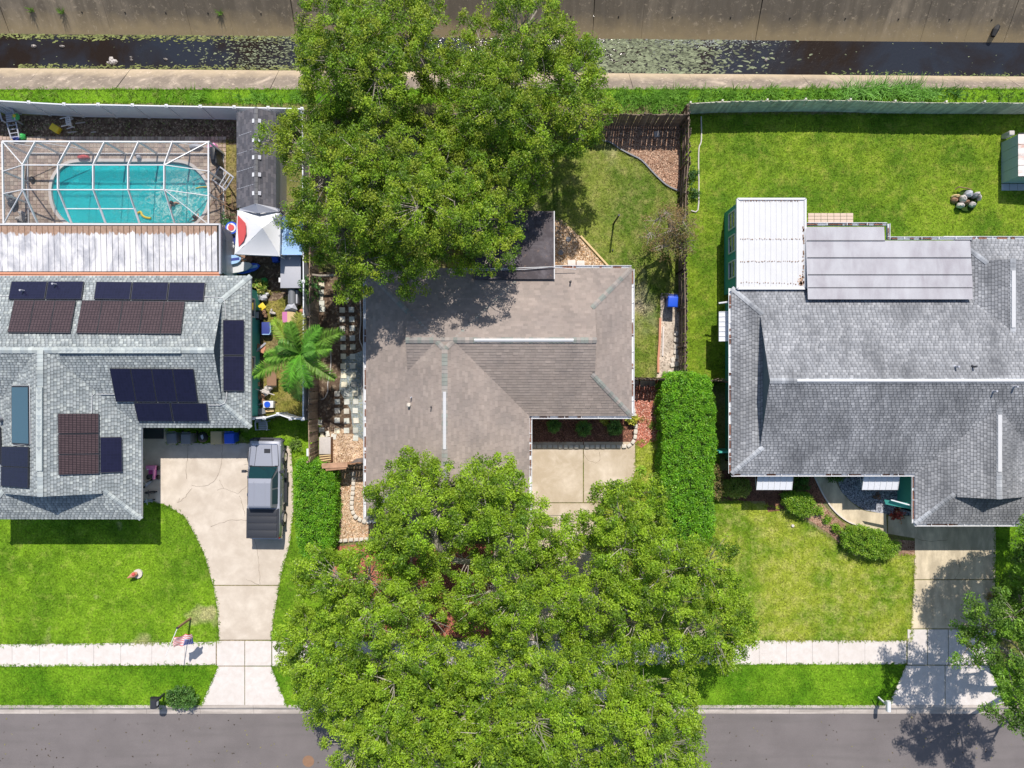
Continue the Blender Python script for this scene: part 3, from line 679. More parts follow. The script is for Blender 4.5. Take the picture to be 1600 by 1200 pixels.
def scatter(name, poly, mat, dens_, h0, h1, wdt, lean, seed, blades=5, tint=(.8, 1.25), segs=1, excl=True, clump=.05):
    r_ = np.random.default_rng(seed); a = np.array(poly); x0_, x1_, y0_, y1_ = a[:, 0].min(), a[:, 0].max(), a[:, 1].min(), a[:, 1].max()
    x0_, x1_ = max(x0_, -31), min(x1_, 31); y0_, y1_ = max(y0_, -22.5), min(y1_, 24)
    n = int((x1_ - x0_) * (y1_ - y0_) * dens_)
    if n <= 0: return None
    X = r_.uniform(x0_, x1_, n); Y = r_.uniform(y0_, y1_, n)
    jx, jy = X + r_.normal(0, .065, n), Y + r_.normal(0, .065, n)
    ok = inpoly(jx, jy, poly)
    if excl:
        for q in NOG: ok &= ~inpoly(jx, jy, q)
    X, Y = X[ok], Y[ok]; n = len(X)
    tc = r_.uniform(tint[0], tint[1], n)
    X = np.repeat(X, blades) + r_.normal(0, clump, n * blades); Y = np.repeat(Y, blades) + r_.normal(0, clump, n * blades); tc = np.repeat(tc, blades) * r_.uniform(.85, 1.15, n * blades)
    N = len(X); az = r_.uniform(0, 2 * math.pi, N); hh = r_.uniform(h0, h1, N); ln = r_.uniform(lean[0], lean[1], N)
    dx, dy = np.cos(az), np.sin(az)
    if segs == 1:
        V = np.empty((N, 3, 3))
        for k, s_ in ((0, -1), (1, 1)):
            V[:, k, 0] = X - dy * wdt * s_ / 2; V[:, k, 1] = Y + dx * wdt * s_ / 2; V[:, k, 2] = 0
        V[:, 2, 0] = X + dx * hh * ln; V[:, 2, 1] = Y + dy * hh * ln; V[:, 2, 2] = hh * np.sqrt(np.maximum(.05, 1 - ln ** 2))
        F = np.arange(N * 3).reshape(N, 3)
        return V.reshape(-1, 3), F, np.stack([tc] * 3, 1)
    # arching blade: two quads and a tip folded into quads
    V = np.empty((N, 6, 3)); up = np.sqrt(np.maximum(.05, 1 - ln ** 2))
    for lev, (t_, wf) in enumerate(((0, 1), (.55, .8), (1, .12))):
        rr = hh * ln * t_ ** 1.7; zz = hh * up * (t_ * 1.5 - .62 * t_ * t_)
        for k, s_ in ((0, -1), (1, 1)):
            V[:, lev * 2 + k, 0] = X + dx * rr - dy * wdt * wf * s_ / 2; V[:, lev * 2 + k, 1] = Y + dy * rr + dx * wdt * wf * s_ / 2; V[:, lev * 2 + k, 2] = zz
    b0 = (np.arange(N) * 6)[:, None]; F = np.concatenate([b0 + np.array([[0, 1, 3, 2]]), b0 + np.array([[2, 3, 5, 4]])], 1).reshape(-1, 4)
    return V.reshape(-1, 3), F, np.repeat(np.stack([tc] * 3, 1), 2, 0)
HOUSES = [P2([(-200, 440), (385, 440), (385, 655), (215, 655), (215, 800), (-200, 800)]), P2([(580, 430), (980, 430), (980, 640), (820, 640), (820, 795), (580, 795)]),
          P2([(1150, 350), (1900, 400), (1900, 800), (1435, 800), (1435, 730), (1150, 730)])]
NOG += HOUSES
for i, (nm, pl, mt, dn) in enumerate(LAWNS):
    p_ = P2(pl)
    put(MB().sheet(p_, .004 + (.0 if nm != 'canal_grass' else .002), (1, 1, 1)), nm, mt, kind='structure')
    r_ = scatter(nm, p_, mt, dn * .75, .04, .11, .032, (.7, .985), 100 + i, tint=(.6, 1.5))
    if r_:
        ob = npmesh('lawn_grass', r_[0], r_[1], r_[2], mt, kind='stuff'); ob['label'] = 'short mown grass of the ' + nm.replace('_', ' ')
# longer blades that creep over the edges of the concrete
for i, (nm, pl, mt, dn) in enumerate(LAWNS):
    p_ = P2(pl); r_ = np.random.default_rng(300 + i); pts = []
    for k in range(len(p_)):
        A, B = np.array(p_[k]), np.array(p_[(k + 1) % len(p_)]); L_ = np.hypot(*(B - A)); m_ = int(L_ * 26)
        t_ = r_.uniform(0, 1, m_)[:, None]; q = A + (B - A) * t_; q += r_.normal(0, .05, q.shape) * r_.uniform(.3, 1.6, (m_, 1)); pts.append(q)
    q = np.concatenate(pts); q = q[(np.abs(q[:, 0]) < 30.5) & (np.abs(q[:, 1]) < 22.5)]; hk = np.zeros(len(q), bool)
    for h_ in HOUSES: hk |= inpoly(q[:, 0], q[:, 1], h_)
    q = np.repeat(q[~hk], 4, 0); n = len(q); q += r_.normal(0, .02, q.shape); az = r_.uniform(0, 6.28, n); hh = r_.uniform(.05, .13, n); w_ = .026
    if n:
        V = np.zeros((n, 3, 3)); dx, dy = np.cos(az), np.sin(az)
        for k_, s_ in ((0, -1), (1, 1)): V[:, k_, 0] = q[:, 0] - dy * w_ * s_ / 2; V[:, k_, 1] = q[:, 1] + dx * w_ * s_ / 2; V[:, k_, 2] = .028
        V[:, 2, 0] = q[:, 0] + dx * hh; V[:, 2, 1] = q[:, 1] + dy * hh; V[:, 2, 2] = .03 + hh * .45
        ob = npmesh('edge_grass', V.reshape(-1, 3), np.arange(n * 3).reshape(n, 3), np.repeat(r_.uniform(.55, 1.25, (n, 1)), 3, 1), mt, kind='stuff'); ob['label'] = 'longer grass creeping over the edge of the ' + nm.replace('_', ' ')
# tall grass on the canal berm
def tallgrass(name, pl, n_per, h0, h1, cols, seed, label, lean=(.5, .95), wdt=.035):
    p_ = P2(pl); r_ = scatter(name, p_, 'tall', n_per, h0, h1, wdt, lean, seed, blades=9, segs=2, excl=False, clump=.07)
    if r_ is None: return
    V, F, C = r_; cc = np.array(cols)[np.random.default_rng(seed).integers(0, len(cols), len(C) // 18 + 1)]; cc = np.repeat(cc, 18, 0)[:len(C)]
    ob = npmesh(name, V, F, C * cc, 'tall', kind='stuff'); ob['label'] = label
gr = [(.10, .24, .02), (.14, .32, .03), (.19, .38, .05)]
tallgrass('tall_grass', [(940, 150), (960, 146), (1060, 142), (1080, 156), (1078, 176), (930, 176)], 22, .35, .75, gr, 31, 'tall bright grass behind the brown picket fence')
tallgrass('tall_grass', [(1060, 142), (1300, 138), (1310, 156), (1082, 158)], 24, .3, .65, gr, 32, 'tall grass strip along the canal behind the green-grey fence')
tallgrass('tall_grass', [(1310, 138), (1370, 133), (1440, 138), (1462, 154), (1312, 155)], 30, .5, 1.0, [(.16, .36, .05), (.22, .44, .10), (.13, .30, .04)], 33, 'tallest pale green reeds on the canal edge at right')
tallgrass('tall_grass', [(1455, 138), (1500, 140), (1490, 156), (1460, 156)], 16, .4, .8, [(.05, .15, .02), (.08, .20, .03)], 34, 'darker grass clump right of the reeds')
tallgrass('tall_grass', [(300, 144), (318, 144), (318, 160), (300, 160)], 40, .35, .7, [(.16, .34, .03)], 35, 'bright grass tuft behind the white fence')
tallgrass('tall_grass', [(370, 144), (475, 146), (480, 164), (370, 163)], 14, .2, .5, gr, 36, 'long grass between white fence and canal near the big trees')
tallgrass('tall_grass', [(-60, 146), (370, 143), (370, 160), (-60, 154)], 9, .1, .3, [(.15, .26, .03), (.22, .32, .05)], 37, 'short rough grass between white fence and canal')
tallgrass('tall_grass', [(1500, 143), (1680, 143), (1680, 158), (1500, 158)], 9, .1, .3, [(.06, .14, .02), (.1, .2, .03)], 38, 'short grass with shade painted into its colour at the far right canal edge')  # darker copy of the rough grass; shade put into the blade colours
# chips lying on the mulch beds
def chips(name, pl, n_per, cols, size, seed, label, excl=None):
    p_ = P2(pl); r_ = np.random.default_rng(seed); a = np.array(p_)
    x0_, x1_, y0_, y1_ = a[:, 0].min(), a[:, 0].max(), a[:, 1].min(), a[:, 1].max(); n = int((x1_ - x0_) * (y1_ - y0_) * n_per)
    X = r_.uniform(x0_, x1_, n); Y = r_.uniform(y0_, y1_, n); ok = inpoly(X, Y, p_); X, Y = X[ok], Y[ok]; n = len(X)
    C_ = np.stack([X, Y, r_.uniform(.015, .04, n)], 1); A = r_.normal(0, 1, (n, 3)); A[:, 2] *= .35; A /= np.linalg.norm(A, axis=1)[:, None]
    B = np.cross(A, np.stack([r_.normal(0, .3, n), r_.normal(0, .3, n), np.ones(n)], 1)); B /= np.linalg.norm(B, axis=1)[:, None]
    A *= r_.uniform(.4, 1, (n, 1)) * size; B *= r_.uniform(.15, .5, (n, 1)) * size
    V = np.stack([C_ - A - B, C_ + A - B, C_ + A + B, C_ - A + B], 1).reshape(-1, 3); V[:, 2] = np.maximum(V[:, 2], .021); F = np.arange(n * 4).reshape(n, 4)
    cc = np.array(cols)[r_.integers(0, len(cols), n)] * r_.uniform(.7, 1.25, (n, 1))
    ob = npmesh(name, V, F, cc, 'tile', kind='stuff'); ob['label'] = label
chips('mulch_chips', [(900, 199), (1060, 199), (1060, 292), (1040, 288), (1012, 262), (985, 242), (950, 219), (900, 217)], 260, [(.45, .27, .18), (.60, .40, .28), (.25, .13, .08), (.5, .35, .25)], .06, 51, 'tan brown bark chips in the back corner bed')
chips('mulch_chips', [(988, 600), (1036, 600), (1036, 688), (1015, 688), (1002, 696), (990, 690)], 330, [(.55, .18, .12), (.72, .36, .28), (.35, .12, .08), (.75, .45, .36)], .05, 52, 'red bark chips beside the long hedge')
chips('mulch_chips', [(832, 650), (982, 650), (990, 660), (988, 690), (832, 692)], 260, [(.30, .14, .10), (.42, .2, .13), (.18, .08, .06)], .05, 53, 'dark red bark chips in the bed under the eave')
chips('leaf_litter', [(866, 345), (880, 350), (905, 372), (928, 396), (950, 420), (866, 420)], 320, [(.62, .44, .28), (.78, .62, .46), (.3, .18, .1), (.5, .3, .14)], .06, 54, 'dry tan leaves by the flat black roof')
chips('pebbles', [(1312, 742), (1429, 742), (1429, 800), (1388, 800), (1350, 794), (1330, 781), (1314, 765)], 320, [(.25, .27, .31), (.6, .62, .68), (.12, .13, .15), (.42, .44, .5)], .045, 55, 'blue grey stones in the bed by the curved walk')
chips('leaf_litter', [(520, 738), (578, 738), (580, 812), (586, 842), (522, 845)], 220, [(.62, .44, .28), (.72, .56, .42), (.45, .25, .14), (.4, .3, .2)], .06, 56, 'tan leaf litter on the side path by the clipped hedge')
chips('leaf_litter', [(512, 664), (572, 692), (572, 730), (510, 730), (508, 700)], 170, [(.55, .40, .26), (.72, .56, .42), (.35, .22, .14)], .06, 57, 'dry leaves behind the small brown gate')
chips('mulch_chips', [(522, 852), (770, 852), (770, 994), (560, 994), (522, 900)], 90, [(.34, .11, .07), (.46, .2, .13), (.22, .08, .05)], .06, 58, 'red bark chips under the front trees')
chips('leaf_litter', [(-20, 186), (370, 188), (370, 218), (-20, 216)], 70, [(.3, .2, .14), (.45, .34, .24), (.16, .1, .07), (.2, .22, .08)], .07, 59, 'scattered leaves on the dirt behind the pool')

# ---------------------------------------------------------------- edging stones, stepping tiles, timber edges
def stones(name, pts, sx, sy, h, label, cat, closed=False, mat='stone', jit=.0):
    """row of rounded edging stones along survey points"""
    w_ = [W(x, y) for x, y in pts]; a = np.array([(p_.x, p_.y) for p_ in w_])
    root = thing(name, (a[:, 0].mean(), a[:, 1].mean(), 0), label, cat); L_ = [0]
    for p_, q in zip(w_[:-1], w_[1:]): L_.append(L_[-1] + (q - p_).length)
    n = int(L_[-1] / (sx * 1.06))
    base = None
    for i in range(n + 1):
        s_ = L_[-1] * i / n; k = max(j for j in range(len(L_)) if L_[j] <= s_ + 1e-6); k = min(k, len(w_) - 2)
        d = w_[k + 1] - w_[k]; q = w_[k] + d * ((s_ - L_[k]) / max(d.length, 1e-6))
        if base is None:
            mb_ = MB(); mb_.box(-sx / 2, sx / 2, -sy / 2, sy / 2, 0, h); base = put(mb_, 'edging_stone', mat, root, local=True, bevel=min(sx, sy) * .28); ob = base
        else:
            ob = base.copy(); COL.objects.link(ob)
        ob.location = (q.x - root.location.x + rnd.uniform(-jit, jit), q.y - root.location.y + rnd.uniform(-jit, jit), rnd.uniform(-.01, .01))
        ob.rotation_euler = (rnd.uniform(-.06, .06), rnd.uniform(-.06, .06), math.atan2(d.y, d.x) + rnd.uniform(-.08, .08)); ob.scale = (rnd.uniform(.9, 1.02), rnd.uniform(.9, 1.05), rnd.uniform(.85, 1.1))
    return root
stones('stone_edging', smoothpoly([(834, 697), (880, 697.5), (930, 697.5), (975, 697), (985, 694), (991, 686), (993, 672), (992, 655), (990, 642), (986, 634)], 4), .28, .22, .16, 'scalloped pale stone edging between dark mulch bed and concrete pad', 'garden edging')
stones('stone_edging', smoothpoly([(553, 740), (552, 765), (550, 790), (554, 804), (564, 812), (578, 815), (592, 812)], 4), .26, .24, .16, 'pale stone edging curving round the front left corner of the middle house', 'garden edging')
stones('stone_edging', [(524, 845), (545, 843), (582, 841)], .26, .2, .16, 'short row of pale stones across the tan path south of the middle house', 'garden edging')
def tile_path():
    root = thing('stepping_stone_path', tuple(W(545, 580)), 'rows of square pale concrete stepping tiles beside the middle house', 'path')
    spots = []
    yy = [484, 498.5, 513, 528, 542, 557, 572, 586.5, 600.5, 615, 628, 642, 657, 672.5, 684.5]
    for k, y in enumerate(yy):
        xo = [536.5, 551.5] if k < 9 else [527.5, 541.5, 556]
        if k == 14: xo = [556]
        xo = [x + (k - 5) * .35 if k < 9 else x for x in xo]
        spots += [(x + rnd.uniform(-.7, .7), y + rnd.uniform(-.6, .6)) for x in xo]
    spots += [(503, 445), (502, 457), (501, 465), (503, 474), (504, 483), (541, 469)]
    spots += [(521.5, 682), (499.5, 660), (503, 672), (505, 679), (511, 678)]
    base = None
    for i, (x, y) in enumerate(spots):
        mb_ = MB(); c_ = W(x, y); q = rnd.uniform(.8, 1.12); cc = rnd.choice(((.66, .62, .53), (.62, .62, .56), (.70, .65, .50), (.55, .56, .50)))
        mb_.cbox((c_.x, c_.y, .03), (.30, .30, .05), rnd.uniform(-.06, .06) if i < len(spots) - 5 else rnd.uniform(-.4, .4), tuple(v * q for v in cc)); put(mb_, 'stepping_stone', 'tile', root)
tile_path()
def run(name, pts, wd, h, mat, label, cat, z0=0, piece=None, closed=False):
    """low timber or strip laid along points, one piece per stretch"""
    a = [W(x, y) for x, y in pts]; c_ = sum(a, Vector()) / len(a); root = thing(name, (c_.x, c_.y, 0), label, cat)
    for p_, q in zip(a[:-1], a[1:]): put(MB().bar(p_ + Vector((0, 0, z0 + h / 2)), q + Vector((0, 0, z0 + h / 2)), wd, h), piece or 'board', mat, root)
    return root
run('lawn_edging', smoothpoly([(905, 219), (935, 220.5), (952, 222.5), (968, 233), (985, 242), (1002, 251), (1020, 270), (1040, 289), (1058, 298)], 3), .07, .12, 'grey', 'grey strip edging that curves between back mulch bed and lawn', 'garden edging')
run('timber_edging', [(907, 369), (951, 417)], .1, .12, 'ply', 'straight timber edge between dry leaf bed and lawn by the middle house', 'garden edging')
run('timber_edging', [(1031, 497), (1030, 535), (1028, 560), (1028, 582)], .12, .14, 'terra', 'reddish timber edge of the gravel bed by the blue bin', 'garden edging')
run('timber_edging', [(1036, 510), (1035, 556)], .08, .1, 'walk', 'thin white board lying in the gravel bed by the brown fence', 'board')
lbs = ['topmost of the loose white blocks along the brown fence', 'second loose white block from the top along the brown fence', 'third loose white block from the top along the brown fence', 'white block touching the one above it, middle of the fence row', 'white block just above the lowest in the row at the brown fence', 'lowest white block in the row touching the brown fence', 'upper of the two white blocks set inward from the fence row', 'lower of the two white blocks set inward from the fence row', 'tilted pale block closest to the long hedge below the fence row']
for i, (x, y) in enumerate(((1056, 521), (1056, 531), (1056, 542), (1055.5, 550), (1057, 558), (1057, 569), (1051, 562), (1050, 570), (1046, 582))):
    put(MB().cbox((*W(x, y)[:2], .06), (.24, .27, .12), rnd.uniform(-.3, .3)), 'loose_edging_stone', 'stone', bevel=.05, group='loose white stones along the brown fence', label=lbs[i], cat='stone')
for x, y, lb in ((893, 411, 'left'), (907, 412, 'right')):
    put(MB().cbox((*W(x, y)[:2], .04), (.45, .33, .07), .03), 'paving_stone', 'walk', bevel=.01, label=f'{lb} one of two white slabs in the dry leaf bed at the eave', cat='slab')
for x, y, lb in ((888, 374, 'round dark metal cover half hidden in dry leaves, the farther one'), (876, 395, 'round dark metal cover in dry leaves nearer the black roof')):
    put(MB().cyl((*W(x, y)[:2], .02), .15, .04, 14), 'ground_cover_plate', 'grey', label=lb, cat='cover')
put(MB().cyl((*W(1048, 250)[:2], .0), .17, .05, 14), 'drain_cover', 'woodbrown', label='small round dark ring lying on the back mulch bed', cat='ring')
put(MB().cbox((*W(1026, 210)[:2], .04), (.3, .34, .06), .2), 'flat_stone', 'rock', bevel=.015, label='pale flat stone in the shade of the brown back fence', cat='stone')

# ================================================================ HOUSES
EZ, PT = 2.55, .4                                       # eave height, roof pitch
def hashc(a, b_, pal, var):
    r_ = random.Random(a * 7919 + b_ * 104729 + 13); c_ = r_.choice(pal); q = r_.uniform(1 - var, 1 + var); return (c_[0] * q, c_[1] * q, c_[2] * q)
def clip(poly, a, b_):
    out = []; n = len(poly)
    def sd_(p_): return (b_[0] - a[0]) * (p_[1] - a[1]) - (b_[1] - a[1]) * (p_[0] - a[0])
    for i in range(n):
        p_, q = poly[i], poly[(i + 1) % n]; sp, sq = sd_(p_), sd_(q)
        if sp >= 0: out.append(p_)
        if (sp > 0 and sq < 0) or (sp < 0 and sq > 0):
            t_ = sp / (sp - sq); out.append((p_[0] + (q[0] - p_[0]) * t_, p_[1] + (q[1] - p_[1]) * t_))
    return out
def shingle(mb_, poly, ze, course, tab, pal, var, lift=.004, butt=.016, slot=0):
    """lay tabs over one convex roof plane (3D points)"""
    P = [Vector(p_) for p_ in poly]; nrm = (P[1] - P[0]).cross(P[2] - P[0]).normalized()
    if nrm.z < 0: P = P[::-1]; nrm = -nrm
    dn = Vector((nrm.x, nrm.y, 0)).normalized(); dn = (dn - nrm * dn.dot(nrm)).normalized()
    sdv = nrm.cross(dn).normalized(); o_ = P[0]; sin_ = -dn.z
    horiz = Vector((sdv.x, sdv.y, 0))
    uv = [((p_ - o_).dot(sdv), (p_ - o_).dot(dn)) for p_ in P]
    if area2(uv) < 0: uv = uv[::-1]
    v_e = (o_.z - ze) / sin_                            # v of the eave line
    u_off = Vector((o_.x, o_.y, 0)).dot(sdv)
    c0 = math.floor((min(q[1] for q in uv) - v_e) / course); c1 = math.ceil((max(q[1] for q in uv) - v_e) / course)
    for c_ in range(c0, c1):
        va, vb = v_e + c_ * course, v_e + (c_ + 1) * course
        sh = (random.Random(c_ * 31 + 5).uniform(0, 1)) * tab
        band = clip(clip(uv, (0, va), (1, va)), (1, vb), (0, vb))
        if len(band) < 3: continue
        umin, umax = min(q[0] for q in band), max(q[0] for q in band)
        k0 = math.floor((umin + u_off - sh) / tab); k1 = math.ceil((umax + u_off - sh) / tab)
        for k in range(k0, k1):
            j0 = (random.Random(c_ * 997 + k).uniform(-.16, .16)) * tab; j1 = (random.Random(c_ * 997 + k + 1).uniform(-.16, .16)) * tab
            ua = k * tab - u_off + sh + j0 + .003; ub = (k + 1) * tab - u_off + sh + j1 - .003
            q = clip(clip(band, (ua, 1), (ua, 0)), (ub, 0), (ub, 1))
            if len(q) < 3: continue
            bt = butt * random.Random(c_ * 77 + k * 3).uniform(.6, 1.3)
            col = hashc(c_ , k, pal, var)
            if slot:                                   # laminate: proud tooth, recessed slot; the slot's shade put into its darker colour
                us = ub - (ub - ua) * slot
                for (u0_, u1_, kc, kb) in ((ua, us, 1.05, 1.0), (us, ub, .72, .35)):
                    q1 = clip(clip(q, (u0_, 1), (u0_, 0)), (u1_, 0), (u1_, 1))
                    for (v0_, v1_, kd) in ((va, va + course * .3, .74), (va + course * .3, vb, 1.0)):  # upper band coloured darker in place of the butt's shadow
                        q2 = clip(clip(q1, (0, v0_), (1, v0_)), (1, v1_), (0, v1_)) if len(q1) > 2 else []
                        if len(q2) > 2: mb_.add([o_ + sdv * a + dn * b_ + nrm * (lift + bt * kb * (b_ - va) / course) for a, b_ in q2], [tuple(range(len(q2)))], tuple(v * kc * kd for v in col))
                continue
            top = [o_ + sdv * a + dn * b_ + nrm * (lift + bt * (b_ - va) / course) for a, b_ in q]
            mb_.add(top, [tuple(range(len(top)))], col)
            low = [p_ for p_ in q if abs(p_[1] - vb) < 1e-6]
            if len(low) >= 2:
                a0, a1 = max(low)[0], min(low)[0]
                e = [o_ + sdv * a0 + dn * vb + nrm * (lift + bt), o_ + sdv * a1 + dn * vb + nrm * (lift + bt), o_ + sdv * a1 + dn * vb, o_ + sdv * a0 + dn * vb]
                mb_.add(e, [(0, 1, 2, 3)], col)
def hipdata(x0, x1, y0, y1, ax, e0, e1, p_=PT, ze=EZ):
    """planes, gable triangles, ridge and hip lines; e0/e1: inset of a Dutch end, 'hip' or None for open"""
    sw_ = ax == 'y'
    if sw_: x0, x1, y0, y1 = y0, y1, x0, x1
    hs = (y1 - y0) / 2; ym = (y0 + y1) / 2; zr = ze + p_ * hs; planes = []; gab = []; hips = []
    def T(x, y, z): return (y, x, z) if sw_ else (x, y, z)
    xa = x0 if e0 is None else x0 + (hs if e0 == 'hip' else e0); xb = x1 if e1 is None else x1 - (hs if e1 == 'hip' else e1)
    for (ye, s_) in ((y0, 1), (y1, -1)):
        planes.append([T(xa, ye, ze), T(xb, ye, ze), T(xb, ym, zr), T(xa, ym, zr)])
        for (xe, xi, e) in ((x0, xa, e0), (x1, xb, e1)):
            if e is None: continue
            d = abs(xi - xe); planes.append([T(xe, ye, ze), T(xi, ye, ze), T(xi, ye + s_ * d, ze + p_ * d)]); hips.append((T(xe, ye, ze), T(xi, ye + s_ * d, ze + p_ * d)))
            if e != 'hip':                              # overhang of the upper gable
                o_ = .14 if xe > xi else -.14; y_ = ye + s_ * (d + .1)
                planes.append([T(xi, y_, ze + p_ * (d + .1)), T(xi + o_, y_, ze + p_ * (d + .1)), T(xi + o_, ym, zr), T(xi, ym, zr)])
    for (xe, xi, e) in ((x0, xa, e0), (x1, xb, e1)):
        if e is None: continue
        d = abs(xi - xe)
        planes.append([T(xe, y0, ze), T(xe, y1, ze), T(xi, y1 - d, ze + p_ * d)] + ([T(xi, y0 + d, ze + p_ * d)] if e != 'hip' else []))
        if e != 'hip': gab.append([T(xi, y0 + d, ze + p_ * d), T(xi, y1 - d, ze + p_ * d), T(xi, ym, zr)])
    ra = xa - (.14 if e0 not in (None, 'hip') else 0); rb = xb + (.14 if e1 not in (None, 'hip') else 0)
    return planes, gab, (T(ra, ym, zr), T(rb, ym, zr)), hips
def caps(mb_, a, b_, pal, wd=.15, ln=.2, drop=.055, var=.12):
    a, b_ = Vector(a), Vector(b_); d = (b_ - a); Lg = d.length; d.normalize(); s_ = d.cross(Vector((0, 0, 1))).normalized(); n = max(1, int(Lg / ln))
    for i in range(n):
        p_ = a + d * (Lg * i / n); q = a + d * (Lg * (i + 1) / n + .02); c_ = rnd.choice(pal); f = rnd.uniform(1 - var, 1 + var); c_ = tuple(v * f for v in c_)
        u0, u1 = Vector((0, 0, .050)), Vector((0, 0, .032)); dr_ = Vector((0, 0, drop))
        mb_.add([p_ + u0, q + u1, q + u1 + s_ * wd - dr_, p_ + u0 + s_ * wd - dr_, p_ + u0 - s_ * wd - dr_, q + u1 - s_ * wd - dr_, p_ + u0 * .2, q + u1 * .2 ], [(0, 3, 2, 1), (0, 1, 5, 4), (0, 4, 6), (0, 6, 3)], c_)
def roof(house, sects, mat, pal, cappal, course, tab, var, fascia='white', slot=0):
    """sects: hipdata results; the deck carries the tabs, the caps and the trim"""
    mb_ = MB()
    for planes, gab, rdg, hips in sects:
        for p_ in planes: mb_.add([(x, y, z - .006) for x, y, z in p_], [tuple(range(len(p_)))], pal[0])
    rf = put(mb_, 'roof', mat, house)
    mb_ = MB()
    for planes, gab, rdg, hips in sects:
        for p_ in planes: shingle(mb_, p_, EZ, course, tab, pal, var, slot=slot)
    put(mb_, 'shingles', mat, rf, kind='stuff')
    for planes, gab, rdg, hips in sects:
        for g_ in gab: put(MB().add(g_, [(0, 1, 2)]), 'gable_end', 'gable', rf)
        for a, b_ in hips:
            mb_ = MB(); caps(mb_, a, b_, cappal, .13, .2, .04); put(mb_, 'hip_cap', mat, rf)
        mb_ = MB(); caps(mb_, rdg[0], rdg[1], cappal); put(mb_, 'ridge_cap', mat, rf)
    return rf
def fascia_soffit(house, pts, mat, wall_in=.45, wall_mat='teal', zt=EZ - .004, foot=None):
    """trim along the eave, boxed soffit and the walls set back under it"""
    if area2(pts) < 0: pts = pts[::-1]
    n = len(pts)
    ins = foot[::-1] if foot and area2(foot) < 0 else foot or inset(pts, wall_in)
    mb_ = MB()
    for i in range(n):
        a, b_ = pts[i], pts[(i + 1) % n]; a2, b2 = ins[i], ins[(i + 1) % n]
        mb_.add([(*a, zt - .17), (*b_, zt - .17), (*b_, zt), (*a, zt)], [(0, 1, 2, 3)])
        mb_.add([(*a, zt - .17), (*b_, zt - .17), (*b2, zt - .17), (*a2, zt - .17)], [(3, 2, 1, 0)])
    put(mb_, 'fascia', mat, house)
    for i in range(n):
        a2, b2 = ins[i], ins[(i + 1) % n]; d = (Vector(b2) - Vector(a2)).normalized(); nn = Vector((-d.y, d.x)) * .12
        put(MB().add([(*a2, 0), (*b2, 0), (b2[0] + nn.x, b2[1] + nn.y, 0), (a2[0] + nn.x, a2[1] + nn.y, 0), (*a2, zt - .17), (*b2, zt - .17), (b2[0] + nn.x, b2[1] + nn.y, zt - .17), (a2[0] + nn.x, a2[1] + nn.y, zt - .17)],
            [(0, 1, 5, 4), (1, 2, 6, 5), (2, 3, 7, 6), (3, 0, 4, 7), (4, 5, 6, 7)]), 'wall', wall_mat, house)
    return ins
def gutter(house, a, b_, out, z=EZ - .02, mat='white'):
    """open trough with straps; out = outward direction"""
    a, b_ = Vector((*a, 0)), Vector((*b_, 0)); o_ = Vector((*out, 0)); d = (b_ - a).normalized(); mb_ = MB(); up = Vector((0, 0, 1))
    prof = [(.0, 0), (.0, -.12), (.11, -.12), (.13, -.01), (.15, -.01), (.125, -.14), (-.01, -.14)]
    n = len(prof); vs = [e + o_ * (p_[0] + .005) + up * (z + p_[1]) for e in (a, b_) for p_ in prof]
    mb_.add(vs, [(i, i + 1, n + i + 1, n + i) for i in range(n - 1)] + [(0, 1, 2, 3, 4, 5, 6), (13, 12, 11, 10, 9, 8, 7)])
    k = int((b_ - a).length / .85)
    for i in range(1, k):
        p_ = a + (b_ - a) * i / k; mb_.bar(p_ + up * (z + .005), p_ + o_ * .15 + up * (z + .002), .03, .008)
    gt = put(mb_, 'gutter', mat, house)
    mb_ = MB(); L_ = (b_ - a).length; s_ = 0
    while s_ < L_ - .3:                                  # dead leaves caught in the trough
        ln = rnd.uniform(.08, .6)
        if rnd.random() < .42:
            p_ = a + d * s_ + o_ * .06; q = a + d * min(L_ - .05, s_ + ln) + o_ * .06; mb_.bar(p_ + up * (z - .075), q + up * (z - .09), rnd.uniform(.04, .08), .03)
        s_ += ln
    if mb_.v: put(mb_, 'dead_leaves', 'mulch_dk', gt, kind='stuff')
    return gt
def vent_strip(rf, a, b_, mat='whitemetal', wd=.075, h=.05):
    a, b_ = Vector(a), Vector(b_); d = (b_ - a).normalized(); s_ = d.cross(Vector((0, 0, 1))).normalized(); mb_ = MB()
    vs = [e + s_ * q * wd + Vector((0, 0, z)) for e in (a, b_) for q, z in ((-1, .01), (-1, .045), (0, h + .03), (1, .045), (1, .01))]
    mb_.add(vs, [(i, i + 1, i + 6, i + 5) for i in range(4)] + [(4, 3, 2, 1, 0), (5, 6, 7, 8, 9)]); return put(mb_, 'ridge_vent', mat, rf)
def on_plane(px, py, f):
    """point of a roof surface z=f(x, y) seen at survey pixel"""
    z = 3.2
    for _ in range(12): p_ = W(px, py, z); z = f(p_.x, p_.y)
    return W(px, py, z)
